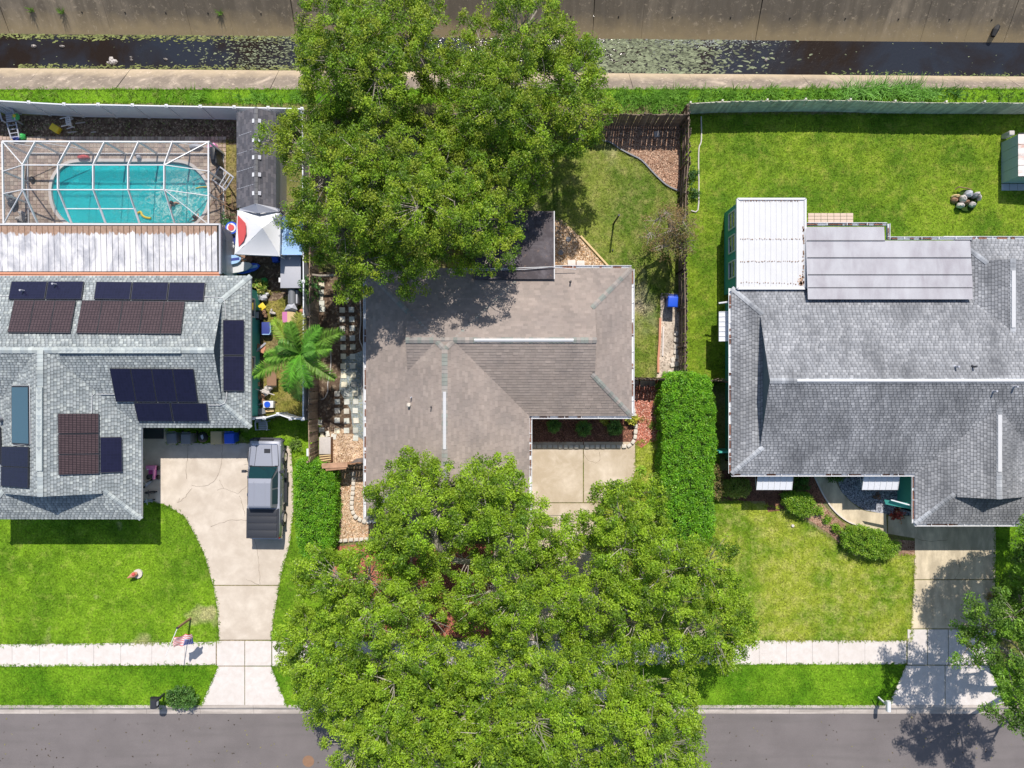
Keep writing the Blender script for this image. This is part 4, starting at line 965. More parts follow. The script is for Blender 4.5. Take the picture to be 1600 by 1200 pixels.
def window(house, c_, wd, ht, nx, ny, frame='white'):
    """window set on a wall; (nx, ny) faces out"""
    c_ = Vector(c_); t_ = Vector((-ny, nx, 0)); o_ = Vector((nx, ny, 0)); up = Vector((0, 0, 1)); mb_ = MB()
    for s_ in (-1, 1):
        mb_.bar(c_ + t_ * s_ * wd / 2 - up * ht / 2 + o_ * .03, c_ + t_ * s_ * wd / 2 + up * ht / 2 + o_ * .03, .06, .06)
        mb_.bar(c_ + up * s_ * ht / 2 - t_ * wd / 2 + o_ * .03, c_ + up * s_ * ht / 2 + t_ * wd / 2 + o_ * .03, .055, .055)
    mb_.bar(c_ - t_ * wd / 2 + o_ * .025, c_ + t_ * wd / 2 + o_ * .025, .035, .035)
    w_ = put(mb_, 'window', frame, house)
    put(MB().add([c_ + t_ * a * wd / 2 + up * b_ * ht / 2 + o_ * .012 for a, b_ in ((-1, -1), (1, -1), (1, 1), (-1, 1))], [(0, 1, 2, 3)]), 'pane', 'glass', w_)
def awning(house, x0, x1, y0, y1, zt, zb, face, pn=3):
    """sloping white metal awning from the wall (high) outwards (low); face is the outward axis"""
    root = put(MB().add({'s': [(x0, y1, zt), (x1, y1, zt), (x1, y0, zb), (x0, y0, zb), (x1, y0, zb - .12), (x0, y0, zb - .12)], 'w': [(x1, y1, zt), (x1, y0, zt), (x0, y0, zb), (x0, y1, zb), (x0, y0, zb - .12), (x0, y1, zb - .12)]}[face], [(0, 1, 2, 3), (3, 2, 4, 5)]), 'window_awning', 'vinyl', house)
    mb_ = MB()
    if face == 's':
        for x in np.linspace(x0, x1, 7): mb_.bar((x, y1, zt + .015), (x, y0, zb + .015), .025, .03)
    else:
        for y in np.linspace(y0, y1, 7): mb_.bar((x1, y, zt + .015), (x0, y, zb + .015), .025, .03)
    put(mb_, 'awning_ribs', 'white', root)
    mb_ = MB()
    for s_ in (0, 1):
        if face == 's': mb_.bar(((x0, x1)[s_], y0, zb), ((x0, x1)[s_], y1, zb - .35), .025, .025)
        else: mb_.bar((x0, (y0, y1)[s_], zb), (x1, (y0, y1)[s_], zb - .35), .025, .025)
    put(mb_, 'awning_braces', 'white', root)
def garage_door(house, a, b_, nx, ny, ht=2.15):
    a, b_ = Vector((*a, 0)), Vector((*b_, 0)); o_ = Vector((nx, ny, 0)); dr_ = None
    mb_ = MB(); c_ = (a + b_) / 2; mb_.bar(a + o_ * .01 + Vector((0, 0, ht + .03)), b_ + o_ * .01 + Vector((0, 0, ht + .03)), .08, .1); dr_ = put(mb_, 'garage_door', 'white', house)
    for i in range(4):
        for j in range(4):
            p_ = a.lerp(b_, j / 4 + .006); q = a.lerp(b_, (j + 1) / 4 - .006); z0_ = .04 + i * ht / 4
            put(MB().add([p_ + o_ * .03 + Vector((0, 0, z0_)), q + o_ * .03 + Vector((0, 0, z0_)), q + o_ * .03 + Vector((0, 0, z0_ + ht / 4 - .02)), p_ + o_ * .03 + Vector((0, 0, z0_ + ht / 4 - .02))], [(0, 1, 2, 3)]), 'door_panel', 'white', dr_)
def pipe(rf, p_, r=.04, h=.35, mat='grey', boot=True):
    mb_ = MB(); mb_.cyl((p_.x, p_.y, p_.z - .05), r, h + .05, 10)
    if boot: mb_.cyl((p_.x, p_.y, p_.z - .04), r * 2.4, .08, 10, r2=r * 1.2)
    return put(mb_, 'vent_pipe', mat, rf)

# ---------------- left house (solar panels)
palA = [(.285, .315, .325), (.25, .28, .29), (.33, .36, .365), (.27, .30, .31), (.23, .26, .27), (.38, .415, .41)]
capA = [(.38, .42, .42), (.44, .48, .47), (.32, .36, .37)]
hA = thing('solar_house', (-20, 0, 0), 'house with light grey shingles and black solar panels at the left edge', 'house')
AX1, AY0, AY1 = -13.9, -2.32, 5.76; WX0, WX1, WY0 = -28.25, -19.73, -7.19
mainA = hipdata(-34.5, AX1, AY0, AY1, 'x', 'hip', 1.45); wingA = hipdata(WX0, WX1, WY0, 1.72, 'y', 1.6, None)
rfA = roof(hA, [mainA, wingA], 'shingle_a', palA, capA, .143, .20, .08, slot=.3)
insA = fascia_soffit(hA, [(-34.5, AY0), (WX0, AY0), (WX0, WY0), (WX1, WY0), (WX1, AY0), (AX1, AY0), (AX1, AY1), (-34.5, AY1)], 'vinyl', .42, 'teal', foot=[(-34.1, AY0 + .42), (WX0 + .42, AY0 + .42), (WX0 + .42, WY0 + .42), (WX1 - 1.4, WY0 + .42), (WX1 - 1.4, AY0 + .42), (AX1 - .42, AY0 + .42), (AX1 - .42, AY1 - .42), (-34.1, AY1 - .42)])
zrA = mainA[2][0][2]; zwA = wingA[2][0][2]
fN = lambda x, y: EZ + PT * (AY1 - y); fS = lambda x, y: EZ + PT * (y - AY0); fE = lambda x, y: EZ + PT * (AX1 - x)
fWE = lambda x, y: EZ + PT * (WX1 - x); fWW = lambda x, y: EZ + PT * (x - WX0)
# shingle-covered ridge vents standing proud
for a, b_ in (((W(92, 548, zrA).x, 1.72, zrA), (W(283, 548, zrA).x, 1.72, zrA)),):
    mb_ = MB(); mb_.bar(Vector(a) + Vector((0, 0, .05)), Vector(b_) + Vector((0, 0, .05)), .30, .07, capA[1]); put(mb_, 'ridge_vent', 'shingle_a', rfA)
    mb_ = MB(); caps(mb_, Vector(a) + Vector((0, 0, .055)), Vector(b_) + Vector((0, 0, .055)), capA, .14, .2, .02); put(mb_, 'ridge_vent_cap', 'shingle_a', rfA)
xw = (WX0 + WX1) / 2
mb_ = MB(); a, b_ = Vector((xw, W(0, 605, zwA).y, zwA)), Vector((xw, W(0, 735, zwA).y, zwA)); mb_.bar(a + Vector((0, 0, .05)), b_ + Vector((0, 0, .05)), .30, .07, capA[1]); put(mb_, 'ridge_vent', 'shingle_a', rfA)
mb_ = MB(); caps(mb_, a + Vector((0, 0, .055)), b_ + Vector((0, 0, .055)), capA, .14, .2, .02); put(mb_, 'ridge_vent_cap', 'shingle_a', rfA)
def solar(f, pts, mat='solar', lift=.13, name='solar_panel'):
    """pts: the four corners in survey pixels"""
    T = [on_plane(x, y, f) + Vector((0, 0, lift)) for x, y in pts]; c_ = sum(T, Vector()) / 4; nn = (T[1] - T[0]).cross(T[3] - T[0]).normalized()
    if nn.z < 0: nn = -nn
    lo = [p_ - nn * .04 for p_ in T]
    fr_ = put(MB().add(T + lo, [(3, 2, 1, 0) if (T[1] - T[0]).cross(T[3] - T[0]).z < 0 else (0, 1, 2, 3), (0, 4, 5, 1), (1, 5, 6, 2), (2, 6, 7, 3), (3, 7, 4, 0), (4, 7, 6, 5)]), name, 'dark', hA)
    I = [p_.lerp(c_, .035) + nn * .004 for p_ in T]; put(MB().add(I, [(3, 2, 1, 0) if (I[1] - I[0]).cross(I[3] - I[0]).z < 0 else (0, 1, 2, 3)]), 'cells', mat, fr_)
def solrow(f, p00, p10, p11, p01, n, mat='solar', vert=False, m_=1):
    """n x m panels inside a survey quad"""
    def at(u, v):
        a = (p00[0] + (p10[0] - p00[0]) * u, p00[1] + (p10[1] - p00[1]) * u); b_ = (p01[0] + (p11[0] - p01[0]) * u, p01[1] + (p11[1] - p01[1]) * u)
        return (a[0] + (b_[0] - a[0]) * v, a[1] + (b_[1] - a[1]) * v)
    for i in range(n):
        for j in range(m_):
            e, e2 = .010 / max(1, n) * 3, .01
            solar(f, [at(i / n + e / 3, j / m_ + e2 / 2), at((i + 1) / n - e / 3, j / m_ + e2 / 2), at((i + 1) / n - e / 3, (j + 1) / m_ - e2 / 2), at(i / n + e / 3, (j + 1) / m_ - e2 / 2)], mat)
solrow(fN, (20, 440), (134, 440), (130, 468), (15, 468), 2)
solrow(fN, (152, 440.5), (323, 442), (320, 470.5), (148, 467.5), 3)
solrow(fN, (24.5, 468.8), (121, 469.5), (112, 521), (14, 520), 3, 'solar_br')
solrow(fN, (130, 469), (291, 471), (284.5, 522.5), (121, 521), 5, 'solar_br')
solrow(fE, (349.5, 499.5), (383, 499.5), (383, 612), (350, 611.5), 1, 'solar', m_=2)
solrow(fS, (173, 575.5), (304, 576.5), (311, 628.5), (183, 628), 4)
solrow(fS, (210.5, 629.5), (325, 630), (328.5, 658.5), (217, 658), 2)
solrow(fWE, (92, 645.5), (157.5, 645.5), (158, 740), (93, 742), 1, 'solar_br', m_=3)
solrow(fWE, (158.5, 682.5), (192.5, 682), (193.5, 737.5), (158.8, 739), 1)
solrow(fWW, (4, 697), (47.5, 697.5), (47, 762.5), (3.5, 759), 1, m_=2)
solrow(fWW, (-38, 665), (3, 666), (4, 724), (-38, 724), 1, m_=1)
solar(fWW, [(20, 603.5), (46, 603.5), (47, 694.5), (20.5, 693)], 'thermal', .1, 'solar_heater')
def conduit(f, pts, name='conduit'):
    put(MB().tube([on_plane(x, y, f) + Vector((0, 0, .06)) for x, y in pts], .018, 6), name, 'whitemetal', rfA)
conduit(fN, [(320, 464), (340, 465), (349, 466)]); conduit(fE, [(349, 466), (352, 472), (354, 498)])
conduit(fS, [(326, 633), (345, 633), (352, 630)]); conduit(fE, [(352, 630), (354, 624), (355, 612)])
conduit(fS, [(181, 616), (160, 616), (148, 616)]); conduit(fWE, [(148, 616), (145, 618), (144.5, 645)])
conduit(fN, [(-20, 463), (15, 463)]); conduit(fWW, [(20, 602), (47.5, 602), (48.5, 694), (21, 696)])
for x, y in ((40, 455), (90, 445)): pipe(rfA, on_plane(x, y, fN), .05, .45, 'ltgrey')
pipe(rfA, on_plane(4, 656, fWW), .09, .3, 'grey')
insW = insA
# garage door and windows
garage_door(hA, (WX1 - 1.4, -6.4), (WX1 - 1.4, -3.2), 1, 0); 
for y in (4.2, 1.0): window(hA, (AX1 - .42, y, 1.4), 1.0, 1.0, 1, 0)
window(hA, (-17.5, AY0 + .42, 1.4), 1.4, 1.1, 0, -1); window(hA, (-24, WY0 + .42, 1.4), 1.8, 1.2, 0, -1)
# patio roof of white pan panels between house and pool
pr = thing('pan_roof', (-23, 8, 0), 'long white ribbed patio roof with brown leaf stains along the pool enclosure', 'patio roof')
fP = lambda x, y: 2.42 + .03 * (y - 6)
xx = -64.
rib = []
M['pan'] = None
m, t, b, o = new_mat('pan_metal'); p = posn(t)
sx_ = t.nodes.new('ShaderNodeSeparateXYZ'); L(t, p, sx_.inputs[0])
ns = noise(t, p, 1.3, 5, .7, .4, (1, .5, 1))
c = mix(t, ramp(t, ns, [(.44, 0), (.62, .8)]), (.70, .69, .70), (.33, .34, .38))
ad = t.nodes.new('ShaderNodeMath'); ad.operation = 'ADD'; L(t, sx_.outputs['Y'], ad.inputs[0])
m2 = t.nodes.new('ShaderNodeMath'); m2.operation = 'MULTIPLY'; m2.inputs[1].default_value = 1.1; L(t, noise(t, p, 1.2, 3, .7, 0, (2.2, .1, 1)), m2.inputs[0]); L(t, m2.outputs[0], ad.inputs[1])
st_ = ramp(t, ad.outputs[0], [(0, 0), (1, 0)])
mp = t.nodes.new('ShaderNodeMapRange'); L(t, ad.outputs[0], mp.inputs[0]); mp.inputs[1].default_value = 8.53; mp.inputs[2].default_value = 8.60
c = mix(t, mp.outputs[0], c, mix(t, noise(t, p, 9, 4), (.20, .12, .08), (.50, .34, .25)))
L(t, c, b.inputs['Base Color']); b.inputs['Roughness'].default_value = .5; M['pan'] = m
x0_ = 2.5
k = -8
while True:
    xa = x0_ + k * 9.1; xb = xa + 9.1
    if xa > 338: break
    a0, a1 = W(xa, 424, 2.42), W(min(xb, 341), 353, 2.5)
    put(MB().add([(a0.x + .055, a0.y, 2.42), (a1.x - .02, a0.y, 2.42), (a1.x - .02, a1.y, 2.5), (a0.x + .055, a1.y, 2.5)], [(0, 1, 2, 3)]).bar((a1.x - .01, a0.y, 2.44), (a1.x - .01, a1.y, 2.52), .02, .05), 'roof_panel', 'pan', pr); k += 1
a0, a1 = W(-70, 425, 2.42), W(342, 352, 2.5)
put(MB().add([(a0.x, a0.y, 2.38), (a1.x, a0.y, 2.38), (a1.x, a1.y, 2.46), (a0.x, a1.y, 2.46)], [(0, 1, 2, 3)]), 'rib_shadow_sheet', 'black', pr)  # black sheet added under the panel gaps to stand in for rib shadows
put(MB().box(a0.x, a1.x, a0.y - .11, a0.y, 2.26, 2.43), 'front_fascia', 'terra', pr)
put(MB().bar((a0.x, a1.y + .05, 2.46), (a1.x, a1.y + .05, 2.46), .09, .14), 'gutter', 'whitemetal', pr)
put(MB().box(a1.x, a1.x + .09, a0.y - .1, a1.y + .1, 2.3, 2.5), 'side_gutter', 'ltgrey', pr)
put(MB().box(a0.x, a1.x, a0.y - .62, a0.y - .12, 2.30, 2.38), 'flashing', 'terra', pr)
for x in (-27, -22.5, -16.2):
    put(MB().box(x - .05, x + .05, a1.y - .1, a1.y, 0, 2.4), 'post', 'white', pr)
put(MB().box(a1.x - .05, a1.x + .02, a0.y, a1.y, .05, 2.3), 'side_wall', 'ltgrey', pr)

# ---------------- middle house
palB = [(.315, .265, .235), (.29, .245, .217), (.335, .28, .248), (.305, .255, .226)]
capB = [(.30, .28, .26), (.25, .265, .24), (.35, .31, .28)]
hB = thing('middle_house', (-2, 0, 0), 'house with brown shingle roof and a white ridge vent between the two big tree groups', 'house')
BX0, BX1, BY0, BY1 = -7.77, 6.37, -1.70, 6.13; BW1, BWS = .92, -7.22
wingB = hipdata(BX0, BW1, BWS, 6.10, 'y', 2.2, 'hip'); mainB = hipdata(-5.43, BX1, BY0, 6.17, 'x', None, 2.2)
mainB[0][:] = mainB[0]
rfB = roof(hB, [wingB, mainB], 'shingle_b', palB, capB, .15, .30, .06)
z_ = mainB[2][0][2]
put(MB().add([(-5.43, 2.22 - 1.57, EZ + .94), (-5.43, 2.22, z_), (-5.43, 2.22 + 1.57, EZ + .94)], [(0, 1, 2)]), 'gable_end', 'beige', rfB)
fascia_soffit(hB, [(BX0, BWS), (BW1, BWS), (BW1, BY0), (BX1, BY0), (BX1, BY1), (BX0, BY1)], 'white', .5, 'beige')
vent_strip(rfB, (W(741, 0, z_).x, 2.235, z_), (W(896, 0, z_).x, 2.235, z_))
zwB = wingB[2][0][2]; xwB = (BX0 + BW1) / 2
vent_strip(rfB, (xwB, W(0, 612, zwB).y, zwB), (xwB, W(0, 702, zwB).y, zwB))
gutter(hB, (BX0, BWS), (BX0, BY1), (-1, 0)); gutter(hB, (BX1, BY0), (BX1, BY1), (1, 0)); gutter(hB, (BW1 + .1, BY0), (BX1, BY0), (0, -1))
gutter(hB, (BW1, BWS), (BW1, BY0), (1, 0)); gutter(hB, (BX0, BWS), (BW1, BWS), (0, -1)); gutter(hB, (2.2, 6.17), (BX1, 6.17), (0, 1))
fBN = lambda x, y: EZ + PT * (6.17 - y); fBWW = lambda x, y: EZ + PT * (x - BX0)
pipe(rfB, on_plane(891, 441, fBN), .04, .4, 'dark'); pipe(rfB, on_plane(643, 621, fBWW), .03, .3, 'ltgrey'); pipe(rfB, on_plane(640, 633, fBWW), .07, .25, 'stone'); pipe(rfB, on_plane(674, 636, fBWW), .03, .3, 'dark')
# flat black membrane roof over the back room
m, t, b, o = new_mat('black_membrane'); p = posn(t)
c = mix(t, ramp(t, noise(t, p, 1.0, 6, .7, .5), [(.48, 0), (.75, .6)]), (.045, .035, .042), (.20, .18, .20)); c = mix(t, ramp(t, noise(t, p, 2.5, 5, .8), [(.58, 0), (.64, .5)]), c, (.22, .14, .10))
L(t, c, b.inputs['Base Color']); b.inputs['Roughness'].default_value = .7; M['membrane'] = m
a, b_ = W(742, 436, 3.02), W(865, 330, 2.85)
put(MB().add([(a.x, a.y, 3.0), (b_.x, a.y, 3.0), (b_.x, b_.y, 2.85), (a.x, b_.y, 2.85), (a.x, a.y, 2.88), (b_.x, a.y, 2.88), (b_.x, b_.y, 2.7), (a.x, b_.y, 2.7)], [(0, 1, 2, 3), (0, 4, 5, 1), (1, 5, 6, 2), (2, 6, 7, 3), (3, 7, 4, 0), (7, 6, 5, 4)]), 'flat_roof', 'membrane', hB)
put(MB().bar((b_.x + .03, a.y, 2.97), (b_.x + .03, b_.y, 2.82), .05, .12), 'drip_edge', 'whitemetal', hB)
put(MB().box(a.x + .3, b_.x - .25, 5.8, b_.y - .25, 0, 2.7), 'back_room', 'beige', hB)
put(MB().tube([W(700, 421, 3.15), W(800, 419, 3.12), W(862, 417, 3.1), W(900, 421, 2.9)], .02, 5), 'cable', 'whitemetal', hB); put(MB().tube([W(720, 423, 3.1), W(820, 421, 3.1), W(866, 417, 3.08)], .016, 5), 'cable', 'whitemetal', hB)
garage_door(hB, (-6.6, BWS + .5), (-2.4, BWS + .5), 0, -1)
for x in (2.6, 5.0): window(hB, (x, BY0 + .5, 1.5), 1.2, 1.1, 0, -1)
for y in (0.5, 4.2): window(hB, (BX1 - .5, y, 1.5), 1.0, 1.0, 1, 0)
for y in (-4, 1, 4.5): window(hB, (BX0 + .5, y, 1.5), 1.0, 1.0, -1, 0)

# ---------------- right house
palC = [(.27, .28, .30), (.31, .32, .34), (.35, .36, .38), (.28, .29, .31), (.24, .25, .27)]
capC = [(.38, .40, .43), (.33, .35, .38), (.44, .46, .49)]
hC = thing('grey_roofed_house', (22, -1, 0), 'teal house with streaked grey shingles and white awnings at the right', 'house')
CX0, CY0, CY1 = 11.69, -4.77, 5.11; GX0, GX1, GY0 = 21.46, 28.5, -7.43; NX0, NX1, NY1 = 23.6, 28.4, 7.7
mainC = hipdata(CX0, 36, CY0, CY1, 'x', 1.45, 'hip'); wingC = hipdata(GX0, GX1, GY0, -1.0, 'y', 1.67, None); northC = hipdata(NX0, NX1, 2.5, NY1, 'y', None, 1.35)
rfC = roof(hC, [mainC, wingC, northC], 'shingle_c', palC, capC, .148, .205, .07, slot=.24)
fascia_soffit(hC, [(CX0, CY0), (GX0, CY0), (GX0, GY0), (GX1, GY0), (GX1, CY0), (36, CY0), (36, CY1), (NX1, CY1), (NX1, NY1), (NX0, NY1), (NX0, CY1), (CX0, CY1)], 'white', .42, 'teal')
zC = mainC[2][0][2]; yC = (CY0 + CY1) / 2
vent_strip(rfC, (W(1245, 0, zC).x, yC, zC), (W(1600, 0, zC).x, yC, zC)); zg = wingC[2][0][2]
vent_strip(rfC, ((GX0 + GX1) / 2, W(0, 648, zg).y, zg), ((GX0 + GX1) / 2, W(0, 737, zg).y, zg), wd=.1)
zn = northC[2][0][2]; vent_strip(rfC, ((NX0 + NX1) / 2, W(0, 423, zn).y, zn), ((NX0 + NX1) / 2, W(0, 512, zn).y, zn), wd=.1)
gutter(hC, (CX0, CY0), (CX0, CY1), (-1, 0)); gutter(hC, (CX0, CY0), (GX0, CY0), (0, -1)); gutter(hC, (GX0, GY0), (GX0, CY0 - .15), (-1, 0)); gutter(hC, (GX0, GY0), (GX1, GY0), (0, -1))
gutter(hC, (NX0 - .6, NY1 + .02), (36, NY1 + .02), (0, 1))
fCS = lambda x, y: EZ + PT * (y - CY0); fCN = lambda x, y: EZ + PT * (CY1 - y)
for x, y in ((1492, 573), (1519, 573)): pipe(rfC, on_plane(x, y, fCN), .05, .35, 'ltgrey' if x < 1500 else 'dark')
for x, y in ((1552, 611), (1584, 604)): pipe(rfC, on_plane(x, y, fCS), .05, .3, 'ltgrey')
# smooth grey membrane roof over the back rooms, in lapped sheets
m, t, b, o = new_mat('grey_membrane'); p = posn(t)
c = mix(t, ramp(t, noise(t, p, 1.2, 5, .6, .3, (1.3, .5, 1)), [(.38, 0), (.68, .75)]), (.40, .40, .43), (.27, .25, .28)); c = mix(t, ramp(t, noise(t, p, .5, 4), [(.45, 0), (.7, .4)]), c, (.48, .48, .51))
L(t, c, b.inputs['Base Color']); b.inputs['Roughness'].default_value = .6; M['gmemb'] = m
fG = lambda y: 2.78 + .075 * (NY1 + .6 - y)
def gsheet(px0, px1, py0, py1, i):
    a, b_ = W(px0, py1, 3.0), W(px1, py0, 3.0); z0_, z1_ = fG(a.y) + .01 * i, fG(b_.y) + .01 * i - .006
    put(MB().add([(a.x, a.y, z0_), (b_.x, a.y, z0_), (b_.x, b_.y, z1_), (a.x, b_.y, z1_), (a.x, a.y, z0_ - .012), (b_.x, a.y, z0_ - .012), (b_.x, b_.y, z1_ - .012), (a.x, b_.y, z1_ - .012)], [(0, 1, 2, 3), (0, 4, 5, 1), (2, 6, 7, 3), (1, 5, 6, 2), (3, 7, 4, 0)]), 'membrane_sheet', 'gmemb', hC)
for py_, xa_ in ((375, 1385), (402.2, 1519), (429.2, 1519), (449.7, 1518)):
    q0, q1 = W(1262, py_, 3.0), W(xa_, py_, 3.0); put(MB().bar((q0.x, q0.y, fG(q0.y) + .055), (q1.x, q0.y, fG(q0.y) + .055), .03, .01), 'lap_seam', 'dark', hC)
gsheet(1261, 1385, 353, 375.5, 0); gsheet(1261, 1519, 375, 402.5, 1); gsheet(1261, 1519, 402, 429.5, 2); gsheet(1261, 1519, 429, 450, 3); gsheet(1261, 1518, 449.5, 468, 4)
a, b_ = W(1260, 352.5, 2.7), W(1385, 352.5, 2.7); gutter(hC, (a.x, a.y), (b_.x, a.y), (0, 1), 2.78); c_ = W(1385, 374, 2.7); gutter(hC, (b_.x + .02, c_.y), (b_.x + .02, a.y + .1), (1, 0), 2.78)
d_ = W(1520, 374.5, 2.7); gutter(hC, (b_.x + .02, d_.y), (d_.x, d_.y), (0, 1), 2.76)
a, b_ = W(1262, 460, 2.6), W(1383, 356, 2.6); put(MB().box(a.x + .1, b_.x - .1, 4.6, b_.y - .1, 0, 2.62), 'back_room', 'teal', hC)
a, b_ = W(1383, 460, 2.6), W(1519, 378, 2.6); put(MB().box(a.x - .05, b_.x + .3, 4.6, b_.y - .12, 0, 2.62), 'back_room', 'teal', hC)
# white pan roof at the back left
wp = thing('white_patio_roof', (14, 8, 0), 'square white metal patio roof with lines of screws and rust, behind the teal house', 'patio roof')
a, b_ = W(1152, 451, 2.72), W(1258, 311, 2.72)
n = 12
for i in range(n):
    x0_ = a.x + .06 + (b_.x - a.x - .12) * i / n; x1_ = a.x + .06 + (b_.x - a.x - .12) * (i + 1) / n
    put(MB().add([(x0_ + .006, a.y + .05, 2.72), (x1_ - .02, a.y + .05, 2.72), (x1_ - .02, b_.y - .05, 2.72), (x0_ + .006, b_.y - .05, 2.72)], [(0, 1, 2, 3)]).bar((x1_ - .012, a.y + .05, 2.725), (x1_ - .012, b_.y - .05, 2.725), .03, .035), 'roof_panel', 'whitemetal', wp)
for (p_, q) in (((a.x, a.y), (b_.x, a.y)), ((b_.x, a.y), (b_.x, b_.y)), ((b_.x, b_.y), (a.x, b_.y)), ((a.x, b_.y), (a.x, a.y))):
    put(MB().bar((*p_, 2.7), (*q, 2.7), .10, .16), 'edge_trim', 'white', wp)
mb_ = MB()
for py_, n_ in ((314, 34), (373.5, 30), (408.5, 30), (441, 22)):
    for i in range(n_):
        q = W(1158 + i * (94 / n_) + rnd.uniform(-1, 1), py_ + rnd.uniform(-.8, .8) + (i * .12 if py_ == 441 else 0), 2.75); s_ = rnd.uniform(.025, .05); mb_.cbox((q.x, q.y, 2.745), (s_, s_, .02))
for i in range(34):
    q = W(1255 + rnd.uniform(-1.5, 1), rnd.uniform(350, 445), 2.75); mb_.cbox((q.x, q.y, 2.745), (.05, rnd.uniform(.04, .12), .02))
put(mb_, 'roof_screws', 'woodbrown', wp, kind='stuff')
m, t, b, o = new_mat('rust_stain'); p = posn(t); L(t, mix(t, noise(t, p, 6, 4), (.5, .24, .1), (.6, .5, .42)), b.inputs['Base Color']); M['rust'] = m
mb_ = MB()
for i in range(26):
    q = W(1253 - abs(rnd.gauss(0, 2)), 446 - abs(rnd.gauss(0, 9)), 2.75); mb_.cbox((q.x, q.y, 2.738), (rnd.uniform(.03, .1), rnd.uniform(.03, .14), .012), rnd.uniform(0, 3))
put(mb_, 'rust_patch', 'rust', wp, kind='stuff')
x0_, x1_ = a.x + .12, b_.x - .15; y0_, y1_ = a.y, b_.y - .2
put(MB().box(x0_, x0_ + .1, y0_, y1_, 0, 2.6), 'side_wall', 'teal', wp); put(MB().box(x0_, x1_, y1_, y1_ + .1, 0, 2.6), 'back_wall', 'teal', wp)
for y in (y0_ + 1.2, y0_ + 2.6, y0_ + 3.9): window(wp, (x0_, y, 1.5), .9, 1.1, -1, 0)
# awnings and windows
for px0, px1, lbl in ((1182, 1241, 0), (1347, 1408, 1)):
    a, b_ = W(px0, 765.5, 1.95), W(px1, 735, 2.3); awning(hC, a.x, b_.x, a.y, CY0 + .42, 2.3, 1.93, 's'); window(hC, ((a.x + b_.x) / 2, CY0 + .42, 1.5), 1.5, 1.2, 0, -1)
a, b_ = W(1123.5, 533, 1.95), W(1145, 486, 2.3); awning(hC, a.x, CX0 + .42, a.y, b_.y, 2.3, 1.93, 'w'); window(hC, (CX0 + .42, (a.y + b_.y) / 2, 1.5), 1.3, 1.1, -1, 0)
garage_door(hC, (22.4, GY0 + .42), (27.4, GY0 + .42), 0, -1)
a, b_ = W(1383, 781, 1.1), W(1430, 796, 1.1)
put(MB().add([(W(1383, 781, 2.2).x, W(0, 781, 2.2).y, 2.1), (GX0 + .4, W(0, 788, 2.2).y, 2.25), (GX0 + .4, W(0, 797, 2.0).y, 2.1), (W(1384, 788, 2).x, W(0, 788, 2).y, 1.98)], [(3, 2, 1, 0)]), 'entry_canopy', 'teal', hC)
put(MB().bar(W(1392, 781, 2.25), W(1429, 791, 2.3), .06, .06), 'canopy_edge', 'white', hC)
put(MB().tube([(CX0 - .05, 4.4, 2.3), (CX0 - .55, 4.35, 2.1)], .05, 6), 'downspout', 'white', hC)
put(MB().box(W(1123, 0, 1.6).x, CX0 + .42, W(0, 708, 1.7).y, W(0, 705, 1.7).y, .0, 1.65), 'side_gate', 'teal', hC)

# ---------------- sheds
sA = thing('garden_shed', tuple(W(402, 255)), 'long shed with dark shingles and white square vents behind the white canopy', 'shed')
M['shedsh'] = M['shingle_a']
x0_, x1_, xm, y0_, y1_ = W(370, 0, 2.1).x, W(431, 0, 2.1).x, W(400, 0, 2.75).x, W(0, 325, 2.1).y, W(0, 176, 2.1).y
pl1 = [(x0_, y0_, 2.1), (x0_, y1_, 2.1), (xm, y1_, 2.75), (xm, y0_, 2.75)]; pl2 = [(x1_, y0_, 2.1), (x1_, y1_, 2.1), (xm, y1_, 2.75), (xm, y0_, 2.75)]
mb_ = MB(); mb_.add([(x, y, z - .006) for x, y, z in pl1], [(3, 2, 1, 0)], (.1, .1, .11)); mb_.add([(x, y, z - .006) for x, y, z in pl2], [(0, 1, 2, 3)], (.1, .1, .11)); rs = put(mb_, 'roof', 'shingle_a', sA)
mb_ = MB()
for q in (pl1, pl2): shingle(mb_, q, 2.1, .14, .3, [(.10, .10, .115), (.13, .125, .14), (.085, .085, .10)], .1)
put(mb_, 'shingles', 'shingle_a', rs, kind='stuff')
mb_ = MB(); caps(mb_, (xm, y0_, 2.76), (xm, y1_, 2.76), [(.15, .15, .16)], .10, .3, .06); put(mb_, 'ridge_cap', 'shingle_a', rs)
for py_ in (189, 219, 246, 273, 302):
    for sx_, s_ in ((396.2, 1), (405.8, -1)):
        q = W(sx_, py_, 2.68); put(MB().cbox((q.x, q.y, 2.70), (.15, .21, .03), 0, None, 0, -s_ * .36), 'roof_vent', 'ltgrey' if s_ < 0 else 'white', rs)
for py_ in (206, 234, 262, 289):
    mb_ = MB()
    for k in range(9):
        f = k / 9; p_ = Vector((x0_ + (xm - x0_) * (f + .02), W(0, py_ + 1.5, 2.4).y - .1 + .12 * f, 2.125 + .65 * f)); q = p_ + Vector(((xm - x0_) * .08, .008, .052))
        if rnd.random() < .85: mb_.bar(p_ + Vector((0, 0, .01)), q + Vector((0, 0, .01)), .025, .012)
    put(mb_, 'seam', 'ltgrey', rs)
put(MB().box(x0_ + .08, x1_ - .08, y0_ + .08, y1_ - .08, 0, 2.1), 'wall', 'ltgrey', sA)
put(MB().add([(x0_ + .08, y0_ + .08, 2.1), (x1_ - .08, y0_ + .08, 2.1), (xm, y0_ + .08, 2.73)], [(0, 1, 2)]), 'gable_end', 'ltgrey', sA)
sB = thing('metal_shed', tuple(W(1592, 255)), 'small metal shed with blue-grey and rusty white roof at the right edge', 'shed')
